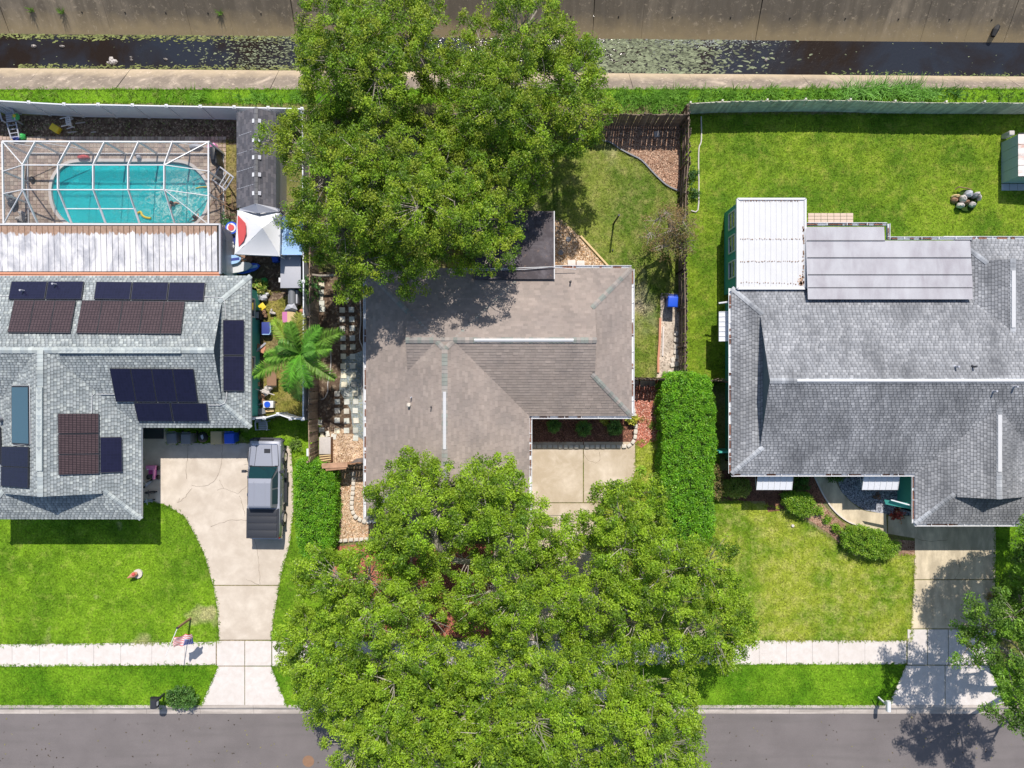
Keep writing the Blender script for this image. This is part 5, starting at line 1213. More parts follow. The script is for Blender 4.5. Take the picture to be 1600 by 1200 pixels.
m, t, b, o = new_mat('rusty_white_metal'); p = posn(t); L(t, mix(t, ramp(t, noise(t, p, 2, 6, .75, .5, (.3, 1, 1)), [(.45, 0), (.6, .8)]), (.72, .68, .66), (.45, .22, .14)), b.inputs['Base Color']); b.inputs['Roughness'].default_value = .55; M['rustmetal'] = m
M['bluegrey'] = simple('blue_grey_metal', (.34, .42, .46), .5, var=.1)
x0_, y0_, y1_ = W(1564, 0).x, W(0, 287).y, W(0, 223).y; x1_ = x0_ + 2.2; hs_ = 1.42
for i in range(4):
    ya, yb = y0_ + (y1_ - y0_) * i / 4, y0_ + (y1_ - y0_) * (i + 1) / 4
    put(MB().box(x0_, x0_ + .03, ya + .008, yb - .008, .02, hs_), 'wall_panel', 'bluegrey', sB)
    put(MB().add([(x0_ - .04, ya + .01, hs_ + .01), (x1_ + .04, ya + .01, hs_ + .22), (x1_ + .04, yb - .01, hs_ + .22), (x0_ - .04, yb - .01, hs_ + .01)], [(0, 1, 2, 3)]), 'roof_panel', 'rustmetal', sB)
put(MB().box(x0_ + .03, x1_, y0_ + .01, y0_ + .04, .02, hs_), 'front_wall', 'bluegrey', sB); put(MB().box(x0_ + .03, x1_, y1_ - .04, y1_ - .01, .02, hs_), 'back_wall', 'bluegrey', sB)
put(MB().bar((x0_ - .04, y0_ - .02, hs_ + .02), (x1_, y0_ - .02, hs_ + .22), .03, .05).bar((x0_ - .04, y1_ + .02, hs_ + .02), (x1_, y1_ + .02, hs_ + .22), .03, .05), 'roof_edge', 'dark', sB)
for i in range(5): put(MB().box(x0_ + i * .45, x0_ + i * .45 + .43, y0_ - .40, y0_ - .03, .01, .07), 'step_board', 'ltgrey', sB)
put(MB().cbox((*W(1568, 214)[:2], .35), (.3, .25, .7)), 'junk_box', 'rock', bevel=.05, label='pale battered box standing at the corner of the rusty metal shed', cat='box')

# ================================================================ FENCES
def picket_fence(name, pts, h, label, cols, pw_=.14, th=.02, back=0, kind_='wood', lean=.03, gap=.006):
    a = [W(x, y, h) for x, y in pts]; c_ = sum(a, Vector()) / len(a)
    root = thing(name, (c_.x, c_.y, 0), label, 'fence'); me = []
    for cc in cols:
        mb_ = MB(); mb_.add([(-pw_ / 2 + gap, 0, 0), (pw_ / 2 - gap, 0, 0), (pw_ / 2 - gap, th, 0), (-pw_ / 2 + gap, th, 0), (-pw_ / 2 + gap, 0, h - .05), (pw_ / 2 - gap, 0, h - .05), (pw_ / 2 - gap, th, h - .05), (-pw_ / 2 + gap, th, h - .05), (-pw_ / 2 + .035, 0, h), (pw_ / 2 - .035, 0, h), (pw_ / 2 - .035, th, h), (-pw_ / 2 + .035, th, h)],
                           [(0, 1, 5, 4), (1, 2, 6, 5), (2, 3, 7, 6), (3, 0, 4, 7), (4, 5, 9, 8), (5, 6, 10, 9), (6, 7, 11, 10), (7, 4, 8, 11), (8, 9, 10, 11)], cc)
        ob = put(mb_, 'picket', 'wood', root, local=True); me.append(ob.data); bpy.data.objects.remove(ob)
    for p_, q in zip(a[:-1], a[1:]):
        d = Vector((q.x - p_.x, q.y - p_.y, 0)); Lg = d.length; d.normalize(); n = max(1, round(Lg / pw_)); ang = math.atan2(d.y, d.x); nn = Vector((-d.y, d.x, 0)) * (-1 if back else 1)
        for i in range(n):
            ob = bpy.data.objects.new('picket', rnd.choice(me)); COL.objects.link(ob); ob.parent = root
            pos = Vector((p_.x, p_.y, 0)) + d * (Lg * (i + .5) / n) - root.location
            ob.location = (pos.x, pos.y, rnd.uniform(-.05, .0)); ob.rotation_euler = (rnd.uniform(-lean, lean), rnd.uniform(-lean, lean) * .6, ang + rnd.uniform(-.05, .05)); ob.scale = (1, 1, rnd.uniform(.975, 1.02))
        for z in (.35, h * .5, h - .22):
            put(MB().bar(Vector((p_.x, p_.y, z)) + nn * .05, Vector((q.x, q.y, z)) + nn * .05, .05, .09, cols[0]), 'rail', 'wood', root)
        k = max(1, round(Lg / 2.4))
        for i in range(k + 1):
            s_ = Vector((p_.x, p_.y, 0)) + d * Lg * i / k + nn * .10; put(MB().box(s_.x - .045, s_.x + .045, s_.y - .045, s_.y + .045, 0, h - .05 + rnd.uniform(-.05, .04), cols[-1]), 'post', 'wood', root)
    return root
brn = [(.20, .15, .115), (.24, .18, .14), (.28, .22, .175), (.17, .13, .10)]
grn = [(.50, .48, .40), (.56, .54, .45), (.44, .43, .36), (.60, .58, .49)]
picket_fence('picket_fence', [(1080, 161.5), (1130, 158.5), (1200, 157.5), (1260, 156.5), (1330, 157), (1400, 159.5), (1480, 160.5), (1540, 160.5), (1640, 161)], 1.62, 'long weathered green-grey picket fence along the canal behind the right lawn', grn, back=0, gap=-.004, lean=.012)
picket_fence('picket_fence', [(470, 174), (700, 177), (940, 178.5), (1076, 179)], 1.85, 'brown picket fence behind the back mulch bed, partly under the big trees', brn)
picket_fence('picket_fence', [(1077.5, 163), (1079, 185), (1078, 250), (1074.5, 300), (1073.5, 360), (1072.5, 420), (1073.5, 480), (1073.5, 540), (1073, 588)], 1.85, 'dark brown picket fence between the middle yard and the wide right lawn', brn, back=1)
picket_fence('picket_fence', [(483, 180), (483.5, 300), (483.5, 430), (483.5, 560), (482, 640), (483, 722)], 1.85, 'brown picket fence beside the stepping stones and the white vinyl fence', [(.34, .25, .175), (.40, .30, .21), (.28, .2, .145)], back=1)
picket_fence('picket_fence', [(990, 590.5), (1046, 592)], 1.75, 'short brown fence joining the middle house to the long hedge', brn, back=1)
picket_fence('picket_fence', [(1112, 592.5), (1137, 594)], 1.75, 'shortest fence piece, between the long hedge and the teal house', brn, back=1)
# small brown gate beside the middle house
root = picket_fence('picket_gate', [(503, 731), (573, 724)], 1.55, 'small brown picket gate with flat cap boards at the front left of the middle house', [(.30, .17, .10), (.36, .21, .13)], pw_=.16)
root['category'] = 'gate'
put(MB().bar(W(503, 728, 1.58), W(543, 726, 1.58), .28, .04, (.42, .25, .16)), 'cap_board', 'wood', root); put(MB().bar(W(509, 734, 1.54), W(541, 731, 1.54), .12, .04, (.36, .21, .13)), 'cap_board', 'wood', root)
put(MB().add([W(546, 724, 1.7), W(558, 716, 1.85), W(573, 715, 1.85), (W(573, 724, 1.7)), W(561, 722, 1.8)], [(0, 4, 1), (4, 3, 2, 1)], (.2, .16, .14)), 'gate_roof', 'wood', root)
# dark sheets leaning on the short fence
for i, (x0_, x1_) in enumerate(((990, 998), (1000, 1014), (1014.5, 1024))):
    a, b_ = W(x0_, 605, .3), W(x1_, 602, .3); c_, d_ = W(x0_, 594.5, 1.0), W(x1_, 594.5, 1.0)
    put(MB().add([a, b_, d_, c_], [(0, 1, 2, 3)]), 'leaning_sheet', 'grey', label=['narrow grey sheet leaning on the short fence, nearest the house', 'widest grey sheet leaning on the short fence beside the red mulch', 'grey sheet leaning on the short fence, farthest from the house'][i], cat='sheet')
# bare wires / border cord on the right lawn
put(MB().tube([W(x, y, .06) for x, y in smoothpoly([(1095.5, 182), (1096, 205), (1095.5, 222), (1092, 232), (1091.5, 262), (1092, 290), (1090.5, 328), (1080, 329)], 3)], .035, 5), 'white_edging', 'walk', label='thin white edging line along the brown fence on the right lawn', cat='edging')
# white vinyl fence
def vinyl(name, pts, h, label):
    a = [W(x, y, h) for x, y in pts]; root = thing(name, (a[0].x, a[0].y, 0), label, 'fence')
    for p_, q in zip(a[:-1], a[1:]):
        u = (q - p_).normalized(); up = Vector((0, 0, 1)); p0, q0 = Vector((p_.x, p_.y, 0)), Vector((q.x, q.y, 0))
        put(MB().bar(p0 + u * .06 + up * (h - .06) * .52, q0 - u * .06 + up * (h - .06) * .52, .035, (h - .1) * .94), 'fence_panel', 'vinyl', root)
        put(MB().bar(p0 + u * .06 + up * (h - .05), q0 - u * .06 + up * (h - .05), .06, .09), 'rail', 'vinyl', root)
        put(MB().bar(p0 + u * .06 + up * .1, q0 - u * .06 + up * .1, .055, .12), 'rail', 'vinyl', root)
    for p_ in a:
        put(MB().box(p_.x - .065, p_.x + .065, p_.y - .065, p_.y + .065, 0, h + .02).add([(p_.x - .09, p_.y - .09, h + .02), (p_.x + .09, p_.y - .09, h + .02), (p_.x + .09, p_.y + .09, h + .02), (p_.x - .09, p_.y + .09, h + .02), (p_.x, p_.y, h + .09)], [(0, 1, 4), (1, 2, 4), (2, 3, 4), (3, 0, 4)]), 'post', 'white', root)
    return root
vinyl('vinyl_fence', [(-60, 152), (-8, 157), (45, 160), (100, 163), (153.5, 163.5), (207, 164.5), (260, 165.5), (313, 166.5), (366, 167.5), (419, 168.5), (472, 170)], 1.83, 'white vinyl panel fence behind the pool along the canal')
vinyl('vinyl_fence', [(472.5, 175), (472.5, 228), (473, 281), (473, 334), (473.5, 387), (474, 440), (474, 493), (473.5, 546), (473.5, 600), (473.5, 654)], 1.75, 'white vinyl fence running down beside the brown pickets and the palm')
vinyl('vinyl_fence', [(396, 653.5), (413, 653), (434, 647), (454, 654), (473, 655)], 1.6, 'short bowed white vinyl fence and gate beside the grey plastic chair')

# ================================================================ POOL ENCLOSURE
cg = thing('pool_screen_enclosure', tuple(W(165, 290)), 'white framed insect screen enclosure standing over the turquoise pool', 'screen enclosure')
ze, zr = 2.1, 3.05
def Q(x, y, z): return W(x, y, z)
xl, xr_ = 5, 326; yt, yb_ = 221.5, 350
def beam(a, b_, wd=.09, hg=.10, nm='beam'): return put(MB().bar(a, b_, wd * .78, hg), nm, 'white', cg)
TL, TR, BL, BR = Q(4, 221, ze), Q(326, 222, ze), Q(6, 350, ze), Q(326, 351, ze)
beam(TL, TR); beam(BL, BR, .12, .12); beam(TL, BL); beam(TR, BR)
rx = [36, 91, 146, 200.5, 257]; tx = [56, 111, 164, 217, 270]; bx = [59, 112, 165, 218, 273]
R1 = [Q(x, 258, zr) for x in rx]; R2 = [Q(x, 296.5, zr) for x in rx]; T1_ = [Q(x, 221.5, ze) for x in tx]; B1_ = [Q(x, 349, ze) for x in bx]
beam(R1[0], R1[-1], .06, .07); beam(R2[0], R2[-1], .06, .07)
for i in range(5):
    beam(T1_[i], R1[i], .055, .14); beam(R1[i], R2[i], .07, .14); beam(R2[i], B1_[i], .055, .14)
for (a, b_) in ((TL, R1[0]), (Q(5, 268, ze), R1[0]), (Q(5, 303, ze), R2[0]), (BL, R2[0]), (R1[4], TR), (R1[4], Q(326, 267.5, ze)), (R2[4], Q(326, 306, ze)), (R2[4], BR)): beam(a, b_, .05, .08)
l1 = [R2[i].lerp(B1_[i], .56) for i in range(5)]
for i in (1, 2): beam(l1[i], l1[i + 1], .055, .06)
for i in (1, 2, 3): beam(l1[i] + Vector((.03, 0, .05)), B1_[i] + Vector((.03, 0, .05)), .13, .05)
def post_(x, y): 
    p_ = Q(x, y, ze); return put(MB().box(p_.x - .045, p_.x + .045, p_.y - .045, p_.y + .045, .03, ze), 'post', 'white', cg)
for x in [4] + tx + [326]: post_(x, 221.5)
for x in [6] + bx + [326]: post_(x, 350)
for y in (268, 303): post_(5, y); post_(326, y)
for z in (.12, ):
    a, b_, c_, d_ = [Vector((p_.x, p_.y, z)) for p_ in (TL, TR, BR, BL)]
    beam(a, b_, .05, .08, 'base_rail'); beam(a, d_, .05, .08, 'base_rail'); beam(b_, c_, .05, .08, 'base_rail')
def braces(p_, q): beam(Vector((p_.x, p_.y, ze)), Vector((q.x, q.y, .9)), .035, .035, 'brace')
for p_, q in ((TL, T1_[0]), (T1_[0], T1_[1]), (T1_[4], TR)): braces(p_, q)
E5 = [TL] + T1_ + [TR]; B5 = [BL] + B1_ + [BR]
def scr(*pts):
    n_ = (pts[1] - pts[0]).cross(pts[2] - pts[0]).normalized(); put(MB().add(list(pts), [tuple(range(len(pts)))]), 'screen_panel', 'screen' if abs(n_.z) > .95 else 'screen2', cg)
for i in range(4): scr(T1_[i], T1_[i + 1], R1[i + 1], R1[i]); scr(R1[i], R1[i + 1], R2[i + 1], R2[i]); scr(R2[i], R2[i + 1], B1_[i + 1], B1_[i])
a, b_ = Q(5, 268, ze), Q(5, 303, ze); c_, d_ = Q(326, 267.5, ze), Q(326, 306, ze)
for q in ((TL, T1_[0], R1[0]), (TL, R1[0], a), (a, R1[0], R2[0], b_), (b_, R2[0], BL), (BL, R2[0], B1_[0]), (TR, R1[4], T1_[4]), (TR, c_, R1[4]), (c_, d_, R2[4], R1[4]), (d_, BR, R2[4]), (BR, B1_[4], R2[4])): scr(*q)
def wallscr(p_, q): scr(Vector((p_.x, p_.y, .15)), Vector((q.x, q.y, .15)), Vector((q.x, q.y, ze)), Vector((p_.x, p_.y, ze)))
for i in range(6): wallscr(E5[i], E5[i + 1])
wallscr(TL, a); wallscr(a, b_); wallscr(b_, BL); wallscr(TR, c_); wallscr(c_, d_); wallscr(d_, BR)
# leaning screen frame outside the corner
A_, B_, C_, D_ = W(332, 280.5, .15), W(343.5, 260.5, .6), W(365, 277, 1.7), W(352, 297, 1.2)
root = thing('screen_door_frame', (A_.x, A_.y, 0), 'grey metal framed screen door leaning outside the right end of the pool enclosure', 'door')
for p_, q in ((A_, B_), (B_, C_), (C_, D_), (D_, A_)): put(MB().bar(p_, q, .07, .05), 'frame', 'ltgrey', root)
for f in (.55, .78): put(MB().bar(B_.lerp(C_, f), A_.lerp(D_, f), .05, .05), 'crossbar', 'white', root)
put(MB().add([A_, B_, C_, D_], [(0, 1, 2, 3)]), 'screen', 'screen', root)
# wrought frames and bare stems by the enclosure
root = thing('trellis', tuple(W(352, 320)), 'thin brown metal garden trellis with bare stems at the right end of the pool deck', 'trellis')
for p_, q in (((329, 282), (330, 308)), ((336, 292), (337, 309)), ((352, 298), (352, 335)), ((330, 306), (352, 317)), ((337, 311), (351, 298)), ((326, 325), (352, 297)), ((345, 317), (365, 327)), ((362, 300), (363, 325)), ((328, 282), (352, 297)), ((340, 324), (356, 316))):
    put(MB().tube([W(*p_, .9), W((p_[0] + q[0]) / 2, (p_[1] + q[1]) / 2, 1.0), W(*q, .9)], .018, 5), 'bar', 'woodbrown', root)
for x, y in ((330, 300), (352, 320), (362, 312), (337, 300)): put(MB().tube([W(x, y, 0), W(x, y, .95)], .02, 5), 'leg', 'woodbrown', root)
put(MB().cbox(W(339, 247, .6), (.35, 1.0, 1.1), .12), 'folded_tarp', 'dark', bevel=.12, label='upright bundle wrapped in black tarp at the corner of the pool enclosure', cat='bundle')
put(MB().cbox(W(333, 232, .4), (.5, .4, .5), .4), 'plastic_tub', 'pink', bevel=.08, label='pink tub behind the black tarp bundle at the enclosure corner', cat='tub')
for i, (x, y, m_, s_, lb) in enumerate(((133, 247, 'red', (.75, .25), 'red pool toy lying on the paving behind the pool'), (219, 247, 'ltgrey', (.28, .28), 'round pale pool float on the paving behind the pool'), (53, 281, 'dark', (.3, .3), 'small dark pot at the left end of the pool paving'), (308, 230, 'ltgrey', (.8, .3), 'long pale box behind the pool near its right corner'))):
    mb_ = MB(); mb_.ball((*W(x, y)[:2], .16), (s_[0] / 2, s_[1] / 2, .14), 12, 7, .1); put(mb_, ['pool_toy', 'pool_float', 'plant_pot', 'deck_box'][i], m_, smooth=True, label=lb, cat=['toy', 'float', 'pot', 'box'][i])
# yellow noodle float in the water
put(MB().tube([W(x, y, -.04) for x, y in smoothpoly([(215, 333), (220, 331), (222, 336), (228, 340), (236, 341)], 3)], .065, 8), 'pool_noodle', 'yellow', smooth=True, label='bent yellow foam noodle floating by the lower pool edge', cat='noodle')
put(MB().tube([W(x, y, -.04) for x, y in ((306, 294), (314, 292), (325, 292))], .03, 6), 'pool_pole', 'yellow', label='thin yellow pole lying across the right end of the pool', cat='pole')

# ---------------------------------------------------------------- people in the pool
def person(loc, rz, sc_, label, suit, hold):
    root = thing('person', loc, label, 'person', None, rz)
    J = {'pel': (0, 0, -.45), 'wst': (0, .02, -.25), 'chs': (0, .05, -.02), 'nk': (0, .06, .16), 'hd': (0, .07, .27), 'tp': (0, .065, .38),
         'sl': (-.17, .05, .10), 'el': (-.30, .22, -.03), 'hl': (-.24, .42, -.02), 'sr': (.17, .05, .10), 'er': (.32, .20, -.04), 'hr': (.27, .42, -.03),
         'kl': (-.1, .1, -.75), 'fl': (-.1, 0, -1.05), 'kr': (.1, .1, -.75), 'fr': (.1, 0, -1.05)}
    RD = {'pel': .13, 'wst': .11, 'chs': .135, 'nk': .055, 'hd': .095, 'tp': .07, 'sl': .06, 'el': .04, 'hl': .028, 'sr': .06, 'er': .04, 'hr': .028, 'kl': .055, 'fl': .04, 'kr': .055, 'fr': .04}
    E = [('pel', 'wst'), ('wst', 'chs'), ('chs', 'nk'), ('nk', 'hd'), ('hd', 'tp'), ('chs', 'sl'), ('sl', 'el'), ('el', 'hl'), ('chs', 'sr'), ('sr', 'er'), ('er', 'hr'), ('pel', 'kl'), ('kl', 'fl'), ('pel', 'kr'), ('kr', 'fr')]
    for h_, s_ in (('hl', -1), ('hr', 1)):               # five fingers each
        hx, hy, hz = J[h_]
        for k, (dx, ln) in enumerate(((-.024, .058), (-.008, .068), (.008, .064), (.023, .05), (-.045 * s_, .035))):
            nm = h_ + str(k); J[nm + 'a'] = (hx + dx, hy + (.05 if k < 4 else .015), hz); J[nm + 'b'] = (hx + dx * 1.25, hy + (.05 if k < 4 else .015) + ln, hz - .012)
            RD[nm + 'a'] = .009; RD[nm + 'b'] = .007; E += [(h_, nm + 'a'), (nm + 'a', nm + 'b')]
    names = list(J); me = bpy.data.meshes.new('body'); me.from_pydata([J[n_] for n_ in names], [(names.index(a), names.index(b_)) for a, b_ in E], [])
    ob = bpy.data.objects.new('body', me); COL.objects.link(ob); md = ob.modifiers.new('s', 'SKIN')
    me.skin_vertices.new() if not me.skin_vertices else None
    for i, n_ in enumerate(names):
        v = me.skin_vertices[0].data[i]; v.radius = (RD[n_], RD[n_]); v.use_root = n_ == 'pel'
    ob.modifiers.new('d', 'SUBSURF').levels = 1; ob.modifiers['d'].render_levels = 2; me.materials.append(M['skin']); ob.parent = root; md.use_smooth_shade = True
    root.scale = (sc_,) * 3
    mb_ = MB(); mb_.ball((0, .045, .33), (.112, .118, .10), 12, 8); put(mb_, 'hair', 'hair', root, local=True, smooth=True)
    mb_ = MB(); mb_.tube([(0, 0, -.66), (0, 0, -.5), (0, .01, -.32)], [.16, .155, .13], 12); put(mb_, 'swimsuit', suit, root, local=True, smooth=True)
    mb_ = MB(); mb_.ball((0, .165, .27), (.014, .02, .02), 6, 4); put(mb_, 'nose', 'skin', root, local=True, smooth=True)
    for s_ in (-1, 1):
        put(MB().ball((s_ * .035, .158, .30), .012, 6, 4), 'eye', 'white', root, local=True, smooth=True); put(MB().ball((s_ * .095, .07, .28), (.015, .025, .035), 6, 4), 'ear', 'skin', root, local=True, smooth=True)
    put(MB().cbox((0, .162, .235), (.04, .01, .01)), 'mouth', 'red', root, local=True)
    return root
person(tuple(W(270, 317) + Vector((0, 0, -.12))), R(-150), 1.0, 'dark-haired swimmer standing in the churned water in the middle of the right pool half', 'navy', 0)
person(tuple(W(307, 341) + Vector((0, 0, -.15))), R(55), 1.0, 'dark-haired swimmer with arms stretched out at the lower right pool corner', 'purple', 0)

# ================================================================ PICKUP
def pickup():
    T = thing('pickup_truck', (-13.72, -5.80, .03), 'silver grey crew cab pickup truck with a dark folding bed cover on the left driveway', 'pickup truck', None, R(-90.6))
    def q(name, mb_, mat, par=None, **k): return put(mb_, name, mat, par or T, local=True, **k)
    # x forward (front = -x after rotation handled below), y left
    # stations: x, half width low, half width high, z low, z belt
    st = [(-2.70, .78, .72, .45, .78), (-2.62, .90, .82, .40, .95), (-2.2, .945, .86, .34, 1.03), (-1.3, .95, .87, .32, 1.10), (-1.0, .95, .87, .32, 1.12), (.9, .95, .87, .32, 1.13), (1.0, .95, .89, .32, 1.16), (2.3, .95, .88, .36, 1.17), (2.66, .93, .86, .42, 1.17), (2.72, .90, .84, .46, 1.14)]
    mb_ = MB(); n = 8; vs = []
    for x, wl, wh, z0_, z1_ in st:
        zm = z0_ + (z1_ - z0_) * .55; crown = .03 if x < -1 else 0
        vs += [(x, -wl * .92, z0_), (x, -wl, zm), (x, -wh * 1.02, z1_ - .07), (x, -wh * .9, z1_), (x, 0, z1_ + crown), (x, wh * .9, z1_), (x, wh * 1.02, z1_ - .07), (x, wl, zm), (x, wl * .92, z0_)]
    n = 9; F = []
    for i in range(len(st) - 1):
        for k in range(n): F.append((i * n + k, (i + 1) * n + k, (i + 1) * n + (k + 1) % n, i * n + (k + 1) % n))
    F += [tuple(range(n)), tuple(range((len(st) - 1) * n + n - 1, (len(st) - 1) * n - 1, -1))]
    q('body', mb_.add(vs, [f[::-1] for f in F]), 'silver', smooth=True)
    # hood panel with raised creases
    mb_ = MB(); mb_.add([(-2.45, -.72, 1.035), (-2.45, .72, 1.035), (-1.28, .80, 1.125), (-1.28, -.80, 1.125), (-2.45, -.42, 1.06), (-2.45, .42, 1.06), (-1.28, .50, 1.16), (-1.28, -.50, 1.16)], [(4, 5, 6, 7), (0, 4, 7, 3), (5, 1, 2, 6), (0, 1, 5, 4), (3, 7, 6, 2)]); q('hood', mb_, 'silver')
    q('hood_scoop', MB().cbox((-2.08, .18, 1.085), (.28, .34, .03)), 'dark')
    for s_ in (-1, 1):
        q('hood_crease', MB().bar((-2.44, s_ * .40, 1.062), (-1.29, s_ * .49, 1.163), .022, .012), 'tonneau'); q('hood_edge', MB().bar((-2.46, s_ * .735, 1.03), (-1.28, s_ * .82, 1.118), .02, .012), 'black')
        q('bumper_corner', MB().cbox((-2.60, s_ * .80, .62), (.30, .26, .24), s_ * -.5), 'tonneau', bevel=.04)
        q('roof_rib', MB().bar((-.5, s_ * .30, 1.765), (.8, s_ * .30, 1.765), .03, .012), 'silver')
    q('hood_front_edge', MB().bar((-2.47, -.70, 1.032), (-2.47, .70, 1.032), .05, .03), 'chrome'); q('cowl', MB().bar((-1.27, -.78, 1.13), (-1.27, .78, 1.13), .07, .03), 'black')
    # greenhouse: windscreen, roof, windows
    zr_, zb_ = 1.74, 1.12
    xf0, xf1, xb1, xb0 = -1.26, -.66, .92, 1.05; yr, yb__ = .62, .80
    q('cab_roof', MB().add([(xf1, -yr, zr_ - .02), (xf1, yr, zr_ - .02), (xf1 + .25, yr - .02, zr_ + .02), (xb1 - .1, yr - .02, zr_ + .02), (xb1, yr, zr_ - .02), (xb1, -yr, zr_ - .02), (xb1 - .1, -yr + .02, zr_ + .02), (xf1 + .25, -yr + .02, zr_ + .02),
        (xf1, -yr - .03, zr_ - .09), (xf1, yr + .03, zr_ - .09), (xb1, yr + .03, zr_ - .09), (xb1, -yr - .03, zr_ - .09)], [(0, 7, 2, 1), (7, 6, 3, 2), (6, 5, 4, 3), (1, 2, 3, 4), (0, 5, 6, 7), (0, 8, 11, 5), (1, 4, 10, 9), (0, 1, 9, 8), (4, 5, 11, 10)]), 'silver')
    q('windscreen', MB().add([(xf0, -yb__ + .04, zb_), (xf0, yb__ - .04, zb_), (xf1, yr, zr_ - .07), (xf1, -yr, zr_ - .07)], [(0, 1, 2, 3)][::1]), 'windscreen')
    q('rear_window', MB().add([(xb0, -.62, zb_ + .04), (xb0, .62, zb_ + .04), (xb1 + .01, .54, zr_ - .1), (xb1 + .01, -.54, zr_ - .1)], [(3, 2, 1, 0)]), 'glass')
    mb_ = MB(); mb_.add([(xb0 - .01, -yb__, zb_), (xb0 - .01, yb__, zb_), (xb1, yr, zr_ - .05), (xb1, -yr, zr_ - .05)], [(3, 2, 1, 0)]); q('cab_back', mb_, 'silver')
    for s_ in (-1, 1):
        def side(x0_, x1_, x2_, x3_, nm, mat, o_=0):
            mb_ = MB(); f = lambda z: yb__ + (yr - yb__) * (z - zb_) / (zr_ - zb_) + o_
            pts = [(x0_, s_ * f(zb_ + .02), zb_ + .02), (x1_, s_ * f(zb_ + .02), zb_ + .02), (x2_, s_ * f(zr_ - .1), zr_ - .1), (x3_, s_ * f(zr_ - .1), zr_ - .1)]; q(nm, mb_.add(pts, [(0, 1, 2, 3) if s_ < 0 else (3, 2, 1, 0)]), mat)
        side(-1.26, 1.04, .92, -.66, 'side_frame', 'silver'); side(-1.02, -.12, -.12, -.60, 'side_window', 'glass', .012); side(-.04, .80, .74, -.04, 'side_window', 'glass', .012)
        for x in (-.62, .35): q('door_handle', MB().cbox((x, s_ * .955, .93), (.16, .03, .035)), 'chrome')
        for x0_, x1_ in ((-1.08, -.06), (-.04, .92)):
            q('door', MB().add([(x0_, s_ * .9545, .42), (x1_, s_ * .9545, .42), (x1_, s_ * .9545, .80), (x1_, s_ * .905, 1.06), (x0_, s_ * .905, 1.06), (x0_, s_ * .9545, .80)], [(0, 1, 2, 3, 4, 5) if s_ < 0 else (5, 4, 3, 2, 1, 0)]), 'silver')
        mr = q('mirror', MB().cbox((-.98, s_ * 1.06, 1.16), (.14, .22, .18), 0).bar((-.96, s_ * .86, 1.12), (-.97, s_ * 1.0, 1.14), .05, .04), 'dark')
        q('headlight', MB().add([(-2.66, s_ * .50, .80), (-2.50, s_ * .86, .80), (-2.38, s_ * .885, .97), (-2.585, s_ * .52, .965)], [(0, 1, 2, 3) if s_ > 0 else (3, 2, 1, 0)]), 'whitemetal')
        q('taillight', MB().cbox((2.70, s_ * .85, .95), (.06, .13, .32)), 'lens')
        q('running_board', MB().cbox((-.1, s_ * .98, .36), (1.9, .16, .05)), 'dark')
        for x in (-1.72, 1.72):
            w_ = q('wheel', MB().cyl((x, s_ * .84 - .13, .38), .385, .26, 20, 'y'), 'rubber', smooth=True); q('rim', MB().cyl((x, s_ * .84 - .135, .38), .23, .27, 14, 'y'), 'chrome', w_)
            mb_ = MB(); fl = []
            for k in range(9):
                a = math.pi * k / 8; fl += [(x + .46 * math.cos(a), s_ * .93, .40 + .46 * math.sin(a)), (x + .46 * math.cos(a), s_ * 1.02, .40 + .45 * math.sin(a)), (x + .40 * math.cos(a), s_ * 1.02, .40 + .39 * math.sin(a))]
            mb_.add(fl, [(3 * i + j, 3 * i + 3 + j, 3 * i + 4 + j, 3 * i + 1 + j) for i in range(8) for j in range(2)]); q('fender_flare', mb_, 'dark')
    # bed with folding cover in four leaves
    q('bed_rail', MB().box(1.06, 2.70, -.89, -.80, 1.15, 1.20).box(1.06, 2.70, .80, .89, 1.15, 1.20).box(2.62, 2.70, -.80, .80, 1.15, 1.20), 'tonneau')
    for i in range(4):
        x0_ = 1.10 + i * .385; q('bed_cover_panel', MB().box(x0_, x0_ + .37, -.79, .79, 1.17, 1.225), 'tonneau', bevel=.012)
    q('bumper', MB().cbox((-2.72, 0, .55), (.16, 1.6, .22)), 'dark', bevel=.04); q('bumper', MB().cbox((2.80, 0, .50), (.16, 1.7, .18)), 'chrome', bevel=.03)
    q('grille', MB().cbox((-2.685, 0, .80), (.05, .9, .22)), 'black')
    q('tailgate', MB().cbox((2.725, 0, .90), (.03, 1.45, .44)), 'silver')
    for y in (-.25, .35): q('wiper', MB().bar((-1.24, y, 1.145), (-1.08, y + .42, 1.30), .018, .012), 'black')
    q('antenna', MB().tube([(-1.4, -.78, 1.1), (-1.4, -.84, 1.75)], .006, 4), 'black')
    return T
pickup()

